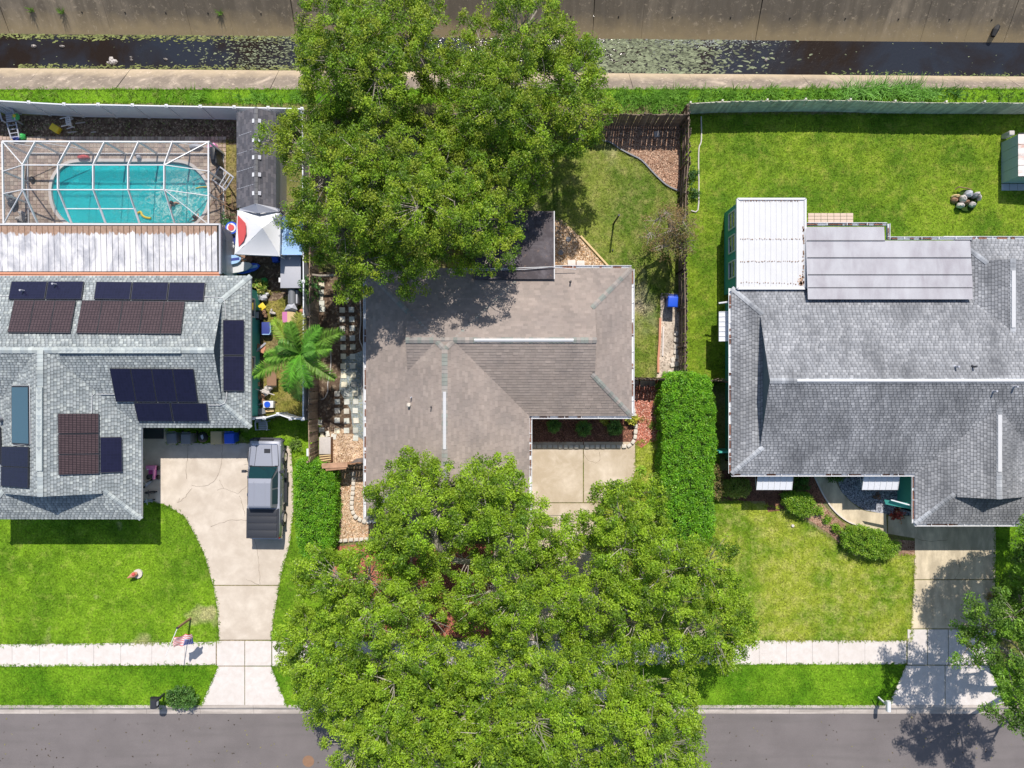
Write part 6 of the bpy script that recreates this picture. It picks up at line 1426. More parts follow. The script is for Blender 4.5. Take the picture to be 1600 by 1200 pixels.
# ================================================================ YARD THINGS
def bin_(x, y, mat, lidmat, label, rz=0, logo=False, cat='bin'):
    c_ = W(x, y, .9); r_ = thing('wheeled_bin', (c_.x, c_.y, .02), label, cat, None, rz)
    mb_ = MB(); mb_.add([(-.21, -.24, .05), (.21, -.24, .05), (.21, .22, .05), (-.21, .22, .05), (-.27, -.30, .92), (.27, -.30, .92), (.27, .30, .92), (-.27, .30, .92)], [(3, 2, 1, 0), (4, 5, 6, 7), (0, 1, 5, 4), (1, 2, 6, 5), (2, 3, 7, 6), (3, 0, 4, 7)]); put(mb_, 'tub', mat, r_, local=True, bevel=.03)
    ld = put(MB().add([(-.29, -.34, .92), (.29, -.34, .92), (.29, .27, .96), (-.29, .27, .96), (-.25, -.30, .99), (.25, -.30, .99), (.25, .22, 1.03), (-.25, .22, 1.03)], [(3, 2, 1, 0), (4, 5, 6, 7), (0, 1, 5, 4), (1, 2, 6, 5), (2, 3, 7, 6), (3, 0, 4, 7)]), 'lid', lidmat, r_, local=True, bevel=.02)
    put(MB().tube([(-.24, .34, .95), (.24, .34, .95)], .02, 6), 'handle', mat, r_, local=True)
    for s_ in (-1, 1): put(MB().cyl((s_ * .25 - .03, .24, .11), .11, .06, 12, 'x'), 'wheel', 'rubber', r_, local=True)
    if logo: put(MB().cbox((0, -.12, 1.03), (.20, .10, .012), .06).cbox((-.04, -.17, 1.03), (.12, .04, .01)), 'lid_print', 'white', ld)
    return r_
bin_(269, 684, 'grey', 'grey', 'slate grey wheeled bin with white lid print, nearer the garage corner', .05, True)
bin_(291.5, 685, 'grey', 'grey', 'slate grey wheeled bin with white lid print, right beside the black kettle', -.03, True)
bin_(359, 684, 'blue', 'blue', 'blue wheeled bin beside the plywood box near the truck', .03)
bin_(1051, 471, 'blue', 'blue', 'blue wheeled bin against the brown fence of the middle yard', -.05)
r_ = put(MB().cbox((*W(339, 684, .5)[:2], .32), (.62, .72, .6)), 'wooden_box', 'ply', label='plywood box between the black kettle and the blue bin', cat='box', bevel=.01)
r_ = thing('kettle_grill', tuple(W(316, 683)), 'round black kettle grill with a pale cloth on it by the wooden box', 'grill'); c_ = W(316, 683, .7)
put(MB().ball((c_.x, c_.y, .62), (.3, .3, .24), 16, 10), 'bowl', 'black', r_, smooth=True)
for a in range(3): put(MB().tube([(c_.x + .12 * math.cos(a * 2.1), c_.y + .12 * math.sin(a * 2.1), .5), (c_.x + .3 * math.cos(a * 2.1), c_.y + .3 * math.sin(a * 2.1), .02)], .015, 5), 'leg', 'grey', r_)
put(MB().add([(c_.x - .02, c_.y + .1, .87), (c_.x + .10, c_.y + .16, .86), (c_.x + .14, c_.y - .04, .85), (c_.x + .06, c_.y - .14, .83), (c_.x, c_.y, .88)], [(0, 4, 1), (4, 2, 1), (4, 3, 2), (4, 0, 3)]), 'cloth', 'ltgrey', r_)
put(MB().cbox((*W(240, 673, 0)[:2], .06), (1.2, .9, .05)), 'dark_patch', 'dark', label='dark flat patch lying under the eave beside the garage', cat='board')  # thin dark box for the darker patch of ground here
# plastic chairs
def chair(x, y, rz, mat, label, s_=1., leg=False, tip=0):
    c_ = W(x, y, .4); r_ = thing('patio_chair', (c_.x, c_.y, .03), label, 'chair', None, rz)
    for i in range(5): put(MB().cbox((0, -.2 + i * .1, .42), (.46, .075, .03)), 'seat_slat', mat, r_, local=True)
    arc = [(-.31, -.24, .62), (-.33, .0, .64), (-.30, .24, .74), (-.18, .36, .86), (0, .40, .90), (.18, .36, .86), (.30, .24, .74), (.33, .0, .64), (.31, -.24, .62)]
    put(MB().tube(smoothpoly(arc, 3), .038, 6), 'arm_and_back_rail', mat, r_, local=True, smooth=True)
    for i in range(7):
        a = math.pi * (i + .5) / 7; put(MB().bar((.22 * math.cos(a), .18 + .12 * math.sin(a), .43), (.29 * math.cos(a), .2 + .19 * math.sin(a), .84), .055, .015), 'back_slat', mat, r_, local=True)
    for sx_ in (-1, 1):
        for sy_ in (-1, 1): put(MB().bar((sx_ * .27, sy_ * .25, .0), (sx_ * .28, sy_ * .22, .62 if sy_ < 0 else .7), .05, .05), 'leg', mat, r_, local=True)
    if leg:
        for sx_ in (-1, 1): put(MB().bar((sx_ * .22, -.28, .42), (sx_ * .2, -1.0, .30), .05, .05), 'footrest_rail', mat, r_, local=True)
        for k in range(4): put(MB().cbox((0, -.4 - k * .18, .40 - k * .03), (.42, .03, .02)), 'footrest_bar', mat, r_, local=True)
    r_.scale = (s_,) * 3
    if tip: r_.rotation_euler = (tip, 0, rz); r_.location.z = .45
    return r_
chair(411, 665, 0, 'ltgrey', 'grey slatted plastic chair beside the short white fence')
chair(19, 184, R(8), 'ltgrey', 'large pale blue lounge chair with footrest by the white fence', 1.15, True)
chair(100, 194, R(100), 'whitemetal', 'white plastic chair lying tipped over on the dirt', .8, False, R(80))
put(MB().cbox((*W(86.5, 201, .2)[:2], .17), (.5, .38, .3), R(-32)), 'plastic_crate', 'yellow', bevel=.03, label='yellow plastic crate on the dirt next to the tipped white chair', cat='crate')
put(MB().ball((*W(24, 182, .7)[:2], .66), (.2, .18, .14), 10, 6, .25), 'stuffed_toy', 'green', smooth=True, label='green and yellow bundle sitting on the pale lounge chair', cat='toy')
put(MB().ball((*W(22, 180.5, .8)[:2], .76), (.11, .11, .09), 8, 5, .2), 'cushion', 'yellow', smooth=True, label='small yellow ball on top of the bundle on the lounge chair', cat='ball')
put(MB().ball((*W(34, 213, .2)[:2], .17), (.22, .2, .17), 10, 6, .2), 'beach_ball', 'green', smooth=True, label='bright green ball at the corner of the pool enclosure', cat='ball')
put(MB().ball((*W(25, 216, .2)[:2], .15), (.22, .16, .15), 10, 6, .3), 'blue_float', 'navy', smooth=True, label='dark blue deflated float beside the bright green ball', cat='float')
for i, (x0_, y0_, x1_, y1_) in enumerate(((100, 184, 112, 183), (118, 193, 133, 191), (106, 207, 119, 206), (142, 207, 150, 206))):
    put(MB().bar(W(x0_, y0_, .04), W(x1_, y1_, .04), .05, .04), 'pale_stick', 'rock', label=['pale stick nearest the white fence behind the pool', 'longest pale stick, right of the tipped chair', 'pale stick below the tipped chair', 'short pale stick farthest right on the dirt'][i], cat='stick')
# canopies
def canopy(name, cor, pk, zc, zp, mat, label, patch=None, apex_px=None):
    C4 = [W(x, y, zc) for x, y in cor]; pk_ = W(*pk, zp); r_ = thing(name, (pk_.x, pk_.y, 0), label, 'canopy tent')
    mb_ = MB(); N = 10; vs = []; F = []
    for e in range(4):
        a, b_ = C4[e], C4[(e + 1) % 4]
        for i in range(N + 1):
            for j in range(N + 1):
                u, v = i / N, j / N; p_ = a.lerp(b_, u).lerp(pk_, v); p_.z += -.10 * math.sin(math.pi * v) * (1 - .3 * math.sin(math.pi * u)) - .05 * math.sin(math.pi * u) * (1 - v) + .018 * math.sin(u * 23 + v * 17 + e) * (1 - v) * v * 4
                vs.append(p_)
    for e in range(4):
        o_ = e * (N + 1) ** 2
        for i in range(N):
            for j in range(N): k = o_ + i * (N + 1) + j; F.append((k, k + N + 1, k + N + 2, k + 1))
    put(mb_.add(vs, F), 'roof_cloth', mat, r_, smooth=True)
    mb_ = MB()
    for e in range(4):
        a, b_ = C4[e], C4[(e + 1) % 4]; mb_.add([a, b_, b_ - Vector((0, 0, .25)), a - Vector((0, 0, .25))], [(0, 1, 2, 3)])
    put(mb_, 'valance', mat, r_)
    for a in C4: put(MB().box(a.x - .02, a.x + .02, a.y - .02, a.y + .02, 0, zc), 'leg', 'whitemetal', r_)
    for e in range(4): put(MB().bar(C4[e] - Vector((0, 0, .05)), C4[(e + 1) % 4] - Vector((0, 0, .05)), .03, .03), 'frame_bar', 'whitemetal', r_)
    return r_, C4, pk_
ct, C4, pk_ = canopy('canopy_tent', [(371, 329), (438, 333), (436.5, 400), (366.5, 397)], (410, 356), 2.25, 2.95, 'white', 'white canopy tent with a red triangle of cloth beside the patio roof')
put(MB().add([W(371.5, 336, 2.35), W(384, 349, 2.55), W(384.5, 364, 2.6), W(381, 376, 2.5), W(373, 386, 2.33), W(371, 352, 2.32), W(376, 345, 2.42)], [(0, 6, 1), (6, 5, 4, 3, 2, 1), (0, 5, 6)]), 'red_patch', 'red', ct)
put(MB().add([W(374, 326, 2.2), W(400, 318, 2.85), W(437, 326, 2.2), W(437, 331, 2.25), W(404, 333, 2.55), W(374, 329, 2.2)], [(0, 1, 4, 5), (1, 2, 3, 4)]), 'grey_flap', 'ltgrey', ct)
canopy('canopy_tent', [(441, 338), (473, 340), (472, 398), (440, 398)], (456, 368), 1.9, 2.15, 'ltblue', 'light blue canopy half under the tree next to the white canopy tent')
r_ = thing('storage_shed', tuple(W(455, 427)), 'grey plastic storage box with a lid between blue canopy and palm', 'storage box'); a, b_ = W(438, 450, 1.2), W(470, 400, 1.2)
put(MB().box(a.x + .05, b_.x - .05, a.y + .05, b_.y - .05, 0, 1.12), 'body', 'grey', r_); put(MB().box(a.x, b_.x, a.y, b_.y, 1.12, 1.2), 'lid', 'ltgrey', r_, bevel=.02); put(MB().box(a.x - .12, a.x, (a.y + b_.y) / 2 - .55, (a.y + b_.y) / 2 - .3, 1.0, 1.12), 'latch', 'white', r_)
# bunting, boards and floats under the house corner
for i, (x, y, z, r0, mat, lb) in enumerate(((362, 356, .8, .26, 'red', 'red disc with white and blue rings hanging left of the white tent'),)):
    r_ = thing('ring_target', tuple(W(x, y)), lb, 'pool ring'); c_ = W(x, y, z)
    for k, (rr, mm) in enumerate(((.34, 'blue'), (.26, 'white'), (.17, 'red'))): put(MB().cyl((c_.x, c_.y, z + k * .03), rr, .03, 18), 'ring', mm, r_)
for i, (x, y, sx_, sy_, rz, mat, lb, nm) in enumerate(((358, 374, .75, .8, .4, 'navy', 'crumpled dark blue tarp below the red disc', 'tarp'), (367, 366, .9, .10, -.75, 'white', 'white toothed board lying across the dark blue tarp', 'board'), (361, 384, .4, .35, .2, 'whitemetal', 'crumpled white cloth at the foot of the blue tarp', 'cloth'))):
    mb_ = MB(); N = 7; c_ = W(x, y, .6); vs = []
    for p_ in range(N):
        for q_ in range(N):
            u, v = (p_ / (N - 1) - .5) * sx_, (q_ / (N - 1) - .5) * sy_; e = rnd.uniform(-.05, .08) if nm != 'board' else 0
            vs.append((c_.x + u * math.cos(rz) - v * math.sin(rz) + e * .3, c_.y + u * math.sin(rz) + v * math.cos(rz), .55 + e + (.1 if nm != 'tarp' else 0)))
    put(mb_.add(vs, [(a * N + b_, (a + 1) * N + b_, (a + 1) * N + b_ + 1, a * N + b_ + 1) for a in range(N - 1) for b_ in range(N - 1)]), nm, mat, label=lb, cat=nm)
def board(x0_, y0_, x1_, y1_, wd, z, mat, label, stripe=None):
    a, b_ = W(x0_, y0_, z), W(x1_, y1_, z + .04); d = (b_ - a).normalized(); s_ = Vector((-d.y, d.x, 0)); r_ = thing('paddle_board', (a.x, a.y, 0), label, 'board'); mb_ = MB(); pts = []
    prof = [(0, .15), (.08, .6), (.25, .95), (.5, 1), (.75, .9), (.92, .55), (1, .1)]
    pts = [a.lerp(b_, t_) + s_ * wd * w_ / 2 for t_, w_ in prof] + [a.lerp(b_, t_) - s_ * wd * w_ / 2 for t_, w_ in prof[::-1]]; n = len(pts)
    put(mb_.add([(*p_[:2], z) for p_ in pts] + [(*p_[:2], z + .1) for p_ in pts], [tuple(range(n - 1, -1, -1)), tuple(range(n, 2 * n))] + [(i, n + i, n + (i + 1) % n, (i + 1) % n) for i in range(n)]), 'deck', mat, r_)
    if stripe: put(MB().bar((*a.lerp(b_, .1)[:2], z + .104), (*a.lerp(b_, .92)[:2], z + .104), wd * .3, .012), 'stripe', stripe, r_)
board(349, 408, 377, 404, .5, .75, 'ltblue', 'light blue board nearest the white tent by the roof corner', 'navy')
board(352, 422, 394, 414, .55, .55, 'whitemetal', 'pale lilac board between two blue ones by the roof corner', None)
board(368, 424, 406, 415, .5, .35, 'blue', 'strong blue board lowest of the three by the roof corner', 'ltblue')
put(MB().ball((*W(385, 406, .4)[:2], .35), (.34, .28, .3), 10, 7, .35), 'brown_bag', 'woodbrown', smooth=True, label='crumpled brown bag between the white tent and the boards', cat='bag')
put(MB().cbox((*W(431, 405, .3)[:2], .25), (.36, .34, .4), .2), 'blue_cooler', 'blue', bevel=.04, label='small blue box at the lower right leg of the white tent', cat='box')
def toyheap(x, y, mat, nm, lb, r0=.2, cat='toy', z=.2, par=None):
    mb_ = MB()
    for k in range(4): mb_.ball((W(x, y, z).x + rnd.uniform(-.7, .7) * r0, W(x, y, z).y + rnd.uniform(-.7, .7) * r0, z + rnd.uniform(-.3, .3) * r0), (r0 * rnd.uniform(.4, .8), r0 * rnd.uniform(.4, .8), r0 * .6), 8, 5, .2)
    return put(mb_, nm, mat, smooth=True, label=lb, cat=cat)
toyheap(409, 437, 'green', 'toy_vehicle', 'bright green plastic toy at the roof corner of the solar house', .27)
put(MB().cbox((*W(409.5, 479, .4)[:2], .38), (.34, .34, .06), R(38)), 'yellow_tray', 'yellow', bevel=.02, label='yellow square tray turned on its corner by the teal wall', cat='tray')
toyheap(408, 467, 'ltgrey', 'plastic_toy', 'tangle of white plastic toys between green toy and yellow tray', .3)
toyheap(415, 462, 'whitemetal', 'plastic_toy', 'white curved plastic toy right of the tangle by the teal wall', .2)
toyheap(404, 453, 'ply', 'plastic_toy', 'cream coloured toy below the bright green one', .2)
r_ = thing('trash_can', tuple(W(399.5, 493)), 'black rimmed square can close to the teal wall', 'can'); c_ = W(400, 492, .7)
put(MB().box(c_.x - .2, c_.x + .2, c_.y - .24, c_.y + .24, 0, .62), 'body', 'dark', r_, bevel=.03); put(MB().cbox((c_.x, c_.y, .635), (.26, .34, .01)), 'contents', 'ltgrey', r_)
put(MB().tube([(c_.x - .2, c_.y - .24, .65), (c_.x + .2, c_.y - .24, .65), (c_.x + .2, c_.y + .24, .65), (c_.x - .2, c_.y + .24, .65), (c_.x - .2, c_.y - .24, .65)], .035, 6), 'rim', 'black', r_)
toyheap(410, 491, 'woodbrown', 'junk_pile', 'brown heap of odds and ends beside the black rimmed can', .24, 'junk')
r_ = thing('ice_chest', tuple(W(416, 513)), 'dark blue tub with a light blue rim by the teal wall', 'tub'); c_ = W(415, 513, .5)
put(MB().box(c_.x - .26, c_.x + .26, c_.y - .36, c_.y + .36, 0, .42), 'body', 'navy', r_, bevel=.04); put(MB().tube([(c_.x + .24, c_.y + .3, .44), (c_.x + .26, c_.y - .2, .44), (c_.x + .18, c_.y - .34, .44), (c_.x - .2, c_.y - .34, .44)], .03, 6), 'rim', 'ltblue', r_)
r_ = thing('gas_grill', tuple(W(456, 468)), 'dark hooded gas grill below the grey storage box', 'grill'); c_ = W(456.5, 464, .9)
put(MB().box(c_.x - .26, c_.x + .26, c_.y - .35, c_.y + .4, 0, .8), 'cart', 'ltgrey', r_, bevel=.02); put(MB().tube([(c_.x - .02, c_.y - .4, .85), (c_.x - .02, c_.y + .42, .85)], .2, 12), 'hood', 'grey', r_, smooth=True); put(MB().box(c_.x - .1, c_.x + .26, c_.y - .52, c_.y - .42, .7, .82), 'shelf', 'black', r_)
put(MB().add([W(444, 485, .9), W(449, 476, 1.0), W(460, 474, 1.0), W(465, 484, .9), W(461, 489, .6), W(446, 489, .6), W(456, 481, 1.1)], [(0, 6, 1), (1, 6, 2), (2, 6, 3), (3, 6, 4), (4, 6, 5), (5, 6, 0)]), 'grey_cover', 'ltgrey', label='light grey cloth cover between the gas grill and the pink playhouse', cat='cover')
r_ = thing('playhouse', tuple(W(452, 495)), 'pink and white toy playhouse roof by the palm', 'playhouse'); c_ = W(450, 495, .9)
put(MB().box(c_.x - .3, c_.x + .34, c_.y - .26, c_.y + .2, 0, .75), 'body', 'whitemetal', r_); put(MB().add([(c_.x - .38, c_.y - .3, .72), (c_.x - .02, c_.y - .3, .98), (c_.x - .02, c_.y + .28, .98), (c_.x - .38, c_.y + .28, .72)], [(0, 1, 2, 3)]), 'roof', 'pink', r_); put(MB().add([(c_.x - .02, c_.y - .3, .98), (c_.x + .40, c_.y - .3, .74), (c_.x + .40, c_.y + .28, .74), (c_.x - .02, c_.y + .28, .98)], [(0, 1, 2, 3)]), 'roof', 'ply', r_)
toyheap(469, 489, 'terra', 'clay_pots', 'orange pots squeezed between the playhouse and the white fence', .22, 'pots'); toyheap(425, 487, 'rock', 'pale_bag', 'pale pinkish bag lying on the side yard grass', .16, 'bag')
# boards and timber leaning by the teal wall
def plank(x0_, y0_, x1_, y1_, wd, mat, lb, z0_=.3, z1_=.6, nm='wood_panel', cat='panel'):
    put(MB().bar(W(x0_, y0_, z0_), W(x1_, y1_, z1_), wd, .05), nm, mat, label=lb, cat=cat)
plank(396, 540, 414, 547, .40, 'terra', 'reddish brown wooden panel against the teal wall left of the palm')
plank(398, 551, 415, 536, .10, 'ltgrey', 'light grey bar crossing behind the reddish panel', .5, .7, 'bar', 'bar')
plank(417, 592, 432, 592, .75, 'woodbrown', 'large dark brown flat panel below the palm', .5, .5)
plank(417, 602, 432, 603, .16, 'ply', 'pale brown board at the lower edge of the large dark panel', .35, .35, 'board', 'board')
plank(395, 602, 406, 600, .22, 'terra', 'short reddish board by the teal wall below the palm', .3, .3, 'board', 'board')
plank(394, 606, 429, 617, .05, 'rock', 'long thin pale pole lying across the junk by the white gate', .7, .6, 'pole', 'pole')
toyheap(417, 609, 'rock', 'rubble_heap', 'grey and white heap under the long pale pole', .3, 'junk'); toyheap(408, 622, 'woodbrown', 'rubble_heap', 'dark brown heap above the blue lidded bucket', .33, 'junk')
plank(398, 634, 417, 628, .10, 'grey', 'grey timber beside the blue lidded bucket', .3, .3, 'timber', 'timber'); plank(400, 645, 414, 641, .35, 'grey', 'grey slab leaning by the short white fence', .3, .3, 'slab', 'slab'); plank(414, 642, 428, 641, .14, 'ply', 'short pale board under the blue lidded bucket', .15, .15, 'board', 'board')
r_ = thing('white_bucket', tuple(W(417, 632)), 'white tub with a round bright blue lid by the short white fence', 'tub'); c_ = W(417.5, 632, .5)
put(MB().box(c_.x - .28, c_.x + .3, c_.y - .2, c_.y + .2, 0, .4), 'tub', 'white', r_, bevel=.05); put(MB().cyl((c_.x - .02, c_.y, .41), .17, .05, 16), 'lid', 'blue', r_)
# toy car and scooters by the garage
r_ = thing('ride_on_car', tuple(W(238, 740)), 'pink ride-on toy car parked by the garage', 'toy car'); c_ = W(237, 739, .3)
put(MB().cbox((c_.x - .02, c_.y + .30, .30), (.55, .26, .2)), 'hood', 'pink', r_, bevel=.05); put(MB().cbox((c_.x, c_.y - .02, .2), (.42, .5, .14)), 'body', 'purple', r_, bevel=.04); put(MB().bar((c_.x + .2, c_.y + .26, .4), (c_.x + .16, c_.y - .34, .36), .08, .16), 'side_panel', 'pink', r_)
put(MB().cbox((c_.x - .04, c_.y - .18, .3), (.3, .2, .2)), 'seat', 'dark', r_, bevel=.03)
for sx_ in (-1, 1):
    for dy in (-.26, .26): put(MB().cyl((c_.x + sx_ * .28 - .05, c_.y + dy, .13), .13, .1, 12, 'x'), 'wheel', 'rubber', r_)
put(MB().ball((c_.x - .15, c_.y + .22, .45), .05, 8, 5), 'headlight', 'white', r_, smooth=True)
def scooter(x, y, rz, mat, lb):
    c_ = W(x, y, .3); r_ = thing('toy_scooter', (c_.x, c_.y, .03), lb, 'scooter', None, rz)
    put(MB().cbox((0, 0, .12), (.5, .14, .05)), 'deck', mat, r_, local=True, bevel=.015); put(MB().bar((.25, 0, .12), (.16, 0, .62), .035, .035), 'stem', 'dark', r_, local=True); put(MB().bar((.16, -.18, .62), (.16, .18, .62), .03, .03), 'handlebar', mat, r_, local=True)
    for dx in (-.26, .27): put(MB().cyl((dx, -.03, .09), .09, .06, 12, 'y'), 'wheel', 'rubber', r_, local=True)
scooter(229, 756, .8, 'ltgrey', 'small grey scooter just below the pink toy car'); scooter(233, 770, .1, 'dark', 'dark tricycle-like scooter at the lawn corner by the garage'); scooter(230, 783, .2, 'bluegrey', 'pale blue-grey scooter nearest the front lawn')
# right lawn: fire ring of stones
r_ = thing('rock_planter', tuple(W(1512, 316)), 'heap of white and grey rocks round a dark fire ring on the right lawn', 'rock heap'); c_ = W(1508, 314)
put(MB().cyl((c_.x, c_.y, 0), .62, .14, 20), 'ring', 'hedge_core', r_)
for x, y, z, sx_, sy_, m_ in ((1507.5, 309.5, .48, .2, .22, 'rock'), (1516, 302, .55, .23, .2, 'ltgrey'), (1503, 320, .42, .2, .16, 'rock'), (1521.5, 318.5, .42, .19, .17, 'rock'), (1525, 305, .5, .2, .16, 'purplerock'), (1529, 302, .55, .14, .12, 'walk'), (1496, 306, .25, .24, .12, 'tilegrass'), (1512, 315, .35, .16, .16, 'woodbrown'), (1493, 312, .2, .2, .2, 'woodbrown'), (1532, 308, .45, .05, .2, 'walk')):
    m_ = {'purplerock': 'grey', 'tilegrass': 'ply'}.get(m_, m_); q = W(x, y, z); put(MB().ball((q.x, q.y, z - .15), (sx_, sy_, .24), 9, 6, .12), 'rock', m_, r_, smooth=True)
put(MB().tube([W(1492, 296, .2), W(1498, 292, .35), W(1510, 294, .3), W(1518, 296, .2)], .03, 5), 'stick', 'woodbrown', r_)
# posts, mailboxes, flag, terracotta urn
put(MB().tube([W(957, 391, 0), W(957, 391, 0) + Vector((0, 0, .1))], .04, 8), 'post_socket', 'dark', label='small dark socket at the foot of the yard pole', cat='socket')
a = W(958.5, 350, 0); r_ = thing('yard_pole', tuple(a), 'thin dark pole standing alone on the middle back lawn', 'pole'); put(MB().tube([a, a + Vector((0, 0, 2.1))], .05, 8), 'pole', 'black', r_); put(MB().cyl((a.x, a.y, 2.1), .06, .04, 8), 'cap', 'dark', r_)
r_ = thing('mailbox', tuple(W(247, 1092)), 'black mailbox on a post by the kerb, next to a round bush', 'mailbox'); c_ = W(241, 1098, 1.15)
put(MB().box(c_.x - .05, c_.x + .05, c_.y - .05, c_.y + .05, 0, 1.0), 'post', 'dark', r_); put(MB().box(c_.x - .22, c_.x + .20, c_.y - .28, c_.y + .2, .98, 1.12).cyl((c_.x - .01, c_.y - .28, 1.12), .21, .48, 14, 'y'), 'box', 'dark', r_, smooth=True); put(MB().box(c_.x - .30, c_.x + .28, c_.y + .12, c_.y + .24, .9, 1.0), 'bracket', 'black', r_); put(MB().box(c_.x + .22, c_.x + .24, c_.y - .1, c_.y + .1, 1.15, 1.3), 'flag', 'whitemetal', r_)
b0 = W(1374, 1084, 0); r_ = thing('mailbox', tuple(W(1376, 1087)), 'white mailbox on an angled post at the right driveway apron', 'mailbox'); c_ = W(1389, 1104, 1.15)
put(MB().bar((c_.x, c_.y, 0), (c_.x, c_.y, 1.0), .09, .09), 'post', 'whitemetal', r_); put(MB().box(c_.x - .11, c_.x + .11, c_.y - .28, c_.y + .28, 1.0, 1.12).cyl((c_.x, c_.y - .28, 1.12), .11, .56, 12, 'y'), 'box', 'vinyl', r_, smooth=True); put(MB().bar((c_.x - .3, c_.y + .3, .6), (c_.x, c_.y, .95), .05, .05), 'brace', 'whitemetal', r_)
a, top, tip = W(298, 966, 0), W(298, 966, 0) + Vector((0, 0, 1.6)), W(259, 1025, 2.5); r_ = thing('flag_post', tuple(a), 'dark wooden post with a pale slanting flagpole at the sidewalk edge of the left lawn', 'flagpole')
put(MB().box(a.x - .05, a.x + .05, a.y - .05, a.y + .05, 0, 1.6), 'post', 'woodbrown', r_); put(MB().tube([top, tip], .022, 6), 'pole', 'whitemetal', r_); put(MB().cyl((a.x, a.y, 1.6), .07, .05, 8), 'cap', 'dark', r_)
# flag: stripes and canton as cloth pieces
fl = thing('flag', tuple(W(285, 1000)), 'striped national flag with a blue starred corner hanging over the sidewalk edge', 'flag')
P0, P1_, P2_, P3 = W(271.5, 996, 2.25), W(300, 989, 1.75), W(301, 1006, 1.55), W(272, 1011, 2.35)
def fp(u, v):
    p_ = P0.lerp(P1_, u).lerp(P3.lerp(P2_, u), v); p_ = p_ + Vector((.02 * math.sin(v * 9 + u * 5), .03 * math.sin(u * 12), .10 * math.sin(u * 9 + v * 2.5))); return p_
for k in range(13):
    mb_ = MB(); u0 = .0; vs = []; n = 14
    u1 = .55 if k >= 6 else 1
    for i in range(n + 1): vs += [fp(u0 + (u1 - u0) * i / n, k / 13), fp(u0 + (u1 - u0) * i / n, (k + 1) / 13)]
    put(mb_.add(vs, [(2 * i, 2 * i + 2, 2 * i + 3, 2 * i + 1) for i in range(n)]), 'stripe', 'red' if k % 2 == 0 else 'white', fl)
mb_ = MB(); vs = []
for i in range(9):
    for j in range(7): vs.append(fp(.55 + .45 * i / 8, 6 / 13 + 7 / 13 * j / 6))
cn_ = put(mb_.add(vs, [(i * 7 + j, i * 7 + 7 + j, i * 7 + 8 + j, i * 7 + j + 1) for i in range(8) for j in range(6)]), 'canton', 'navy', fl)
mb_ = MB()
for i in range(6):
    for j in range(5): q = fp(.585 + .07 * i, 6 / 13 + .5 * (j + .6) / 5); mb_.cbox((q.x, q.y, q.z + .006), (.02, .02, .004), .7)
put(mb_, 'stars', 'white', cn_, kind='stuff')
c_ = W(209, 898, .3); r_ = thing('garden_urn', (c_.x, c_.y, 0), 'terracotta jug tipped beside a stump ring on the left front lawn', 'urn')
put(MB().tube([(c_.x + .12, c_.y + .04, .18), (c_.x, c_.y, .28), (c_.x - .1, c_.y - .05, .33), (c_.x - .2, c_.y - .10, .36), (c_.x - .32, c_.y - .17, .38)], [.1, .17, .13, .07, .02], 12), 'jug', 'terra', r_, smooth=True); put(MB().cyl((c_.x + .12, c_.y, 0), .26, .12, 14), 'stump', 'stone', r_); put(MB().ball((c_.x + .02, c_.y + .03, .36), .11, 10, 6), 'lid', 'red', r_, smooth=True)
# side yard bench box and pavers behind the gate
r_ = thing('potting_bench', tuple(W(507, 700)), 'pale weathered bench box beside the brown fence behind the small gate', 'bench'); a, b_ = W(498, 724, .8), W(516, 683, .8); 
put(MB().box(a.x, b_.x, a.y + .5, b_.y, .62, .72), 'top', 'rock', r_, bevel=.02); put(MB().box(a.x + .03, b_.x - .03, a.y + .04, b_.y - .04, .05, .60), 'crate', 'woodbrown', r_)
for k in range(3): put(MB().bar((a.x, a.y + .1 + k * .15, .64), (b_.x, a.y + .22 + k * .12, .66), .06, .03), 'slat', 'ply', r_)
put(MB().tube([W(x, y, .08) for x, y in smoothpoly([(563, 470), (564, 500), (562, 530), (567, 545), (568, 575), (565, 600), (567, 625), (572, 640)], 3)], .035, 6), 'garden_hose', 'rock', smooth=True, label='pale garden hose lying along the left wall of the middle house', cat='hose')
put(MB().tube([W(x, y, .08) for x, y in smoothpoly([(516, 540), (517, 560), (516, 580), (512, 600), (512, 612), (507, 622), (502, 624)], 3)], .035, 6), 'hose', 'rock', smooth=True, label='pale hose curving along the palm bed by the stepping stones', cat='hose')
put(MB().tube([W(x, y, 1.3) for x, y in ((484, 429), (500, 431), (525, 430))], .07, 6), 'fallen_branch', 'bark', label='bare branch lying on the brown fence below the big tree', cat='branch')
put(MB().cbox((*W(481, 707, .5)[:2], .25), (.16, .42, .5)), 'utility_box', 'vinyl', bevel=.02, label='small white utility box at the lower end of the brown fence', cat='utility box')
put(MB().cyl((*W(481, 1191)[:2], -.108), .33, .006, 22), 'manhole_cover', 'woodbrown', label='round rusty manhole cover in the road at the left of the front trees', cat='manhole cover')
put(MB().cyl((*W(1238, 821)[:2], .02), .08, .08, 10), 'sprinkler_cap', 'walk', label='tiny white sprinkler cap on the right front lawn', cat='sprinkler')
# things behind the screen at the left end of the pool
for x, y, r0, m_, lb in ((22, 322, .35, 'dark', 'dark heap inside the left end of the pool enclosure'), (33, 338, .3, 'rock', 'pale heap at the lower left corner of the pool enclosure'), (14, 305, .25, 'grey', 'grey object inside the left screen wall of the pool enclosure')):
    toyheap(x, y, m_, 'stored_item', lb, r0, 'junk')

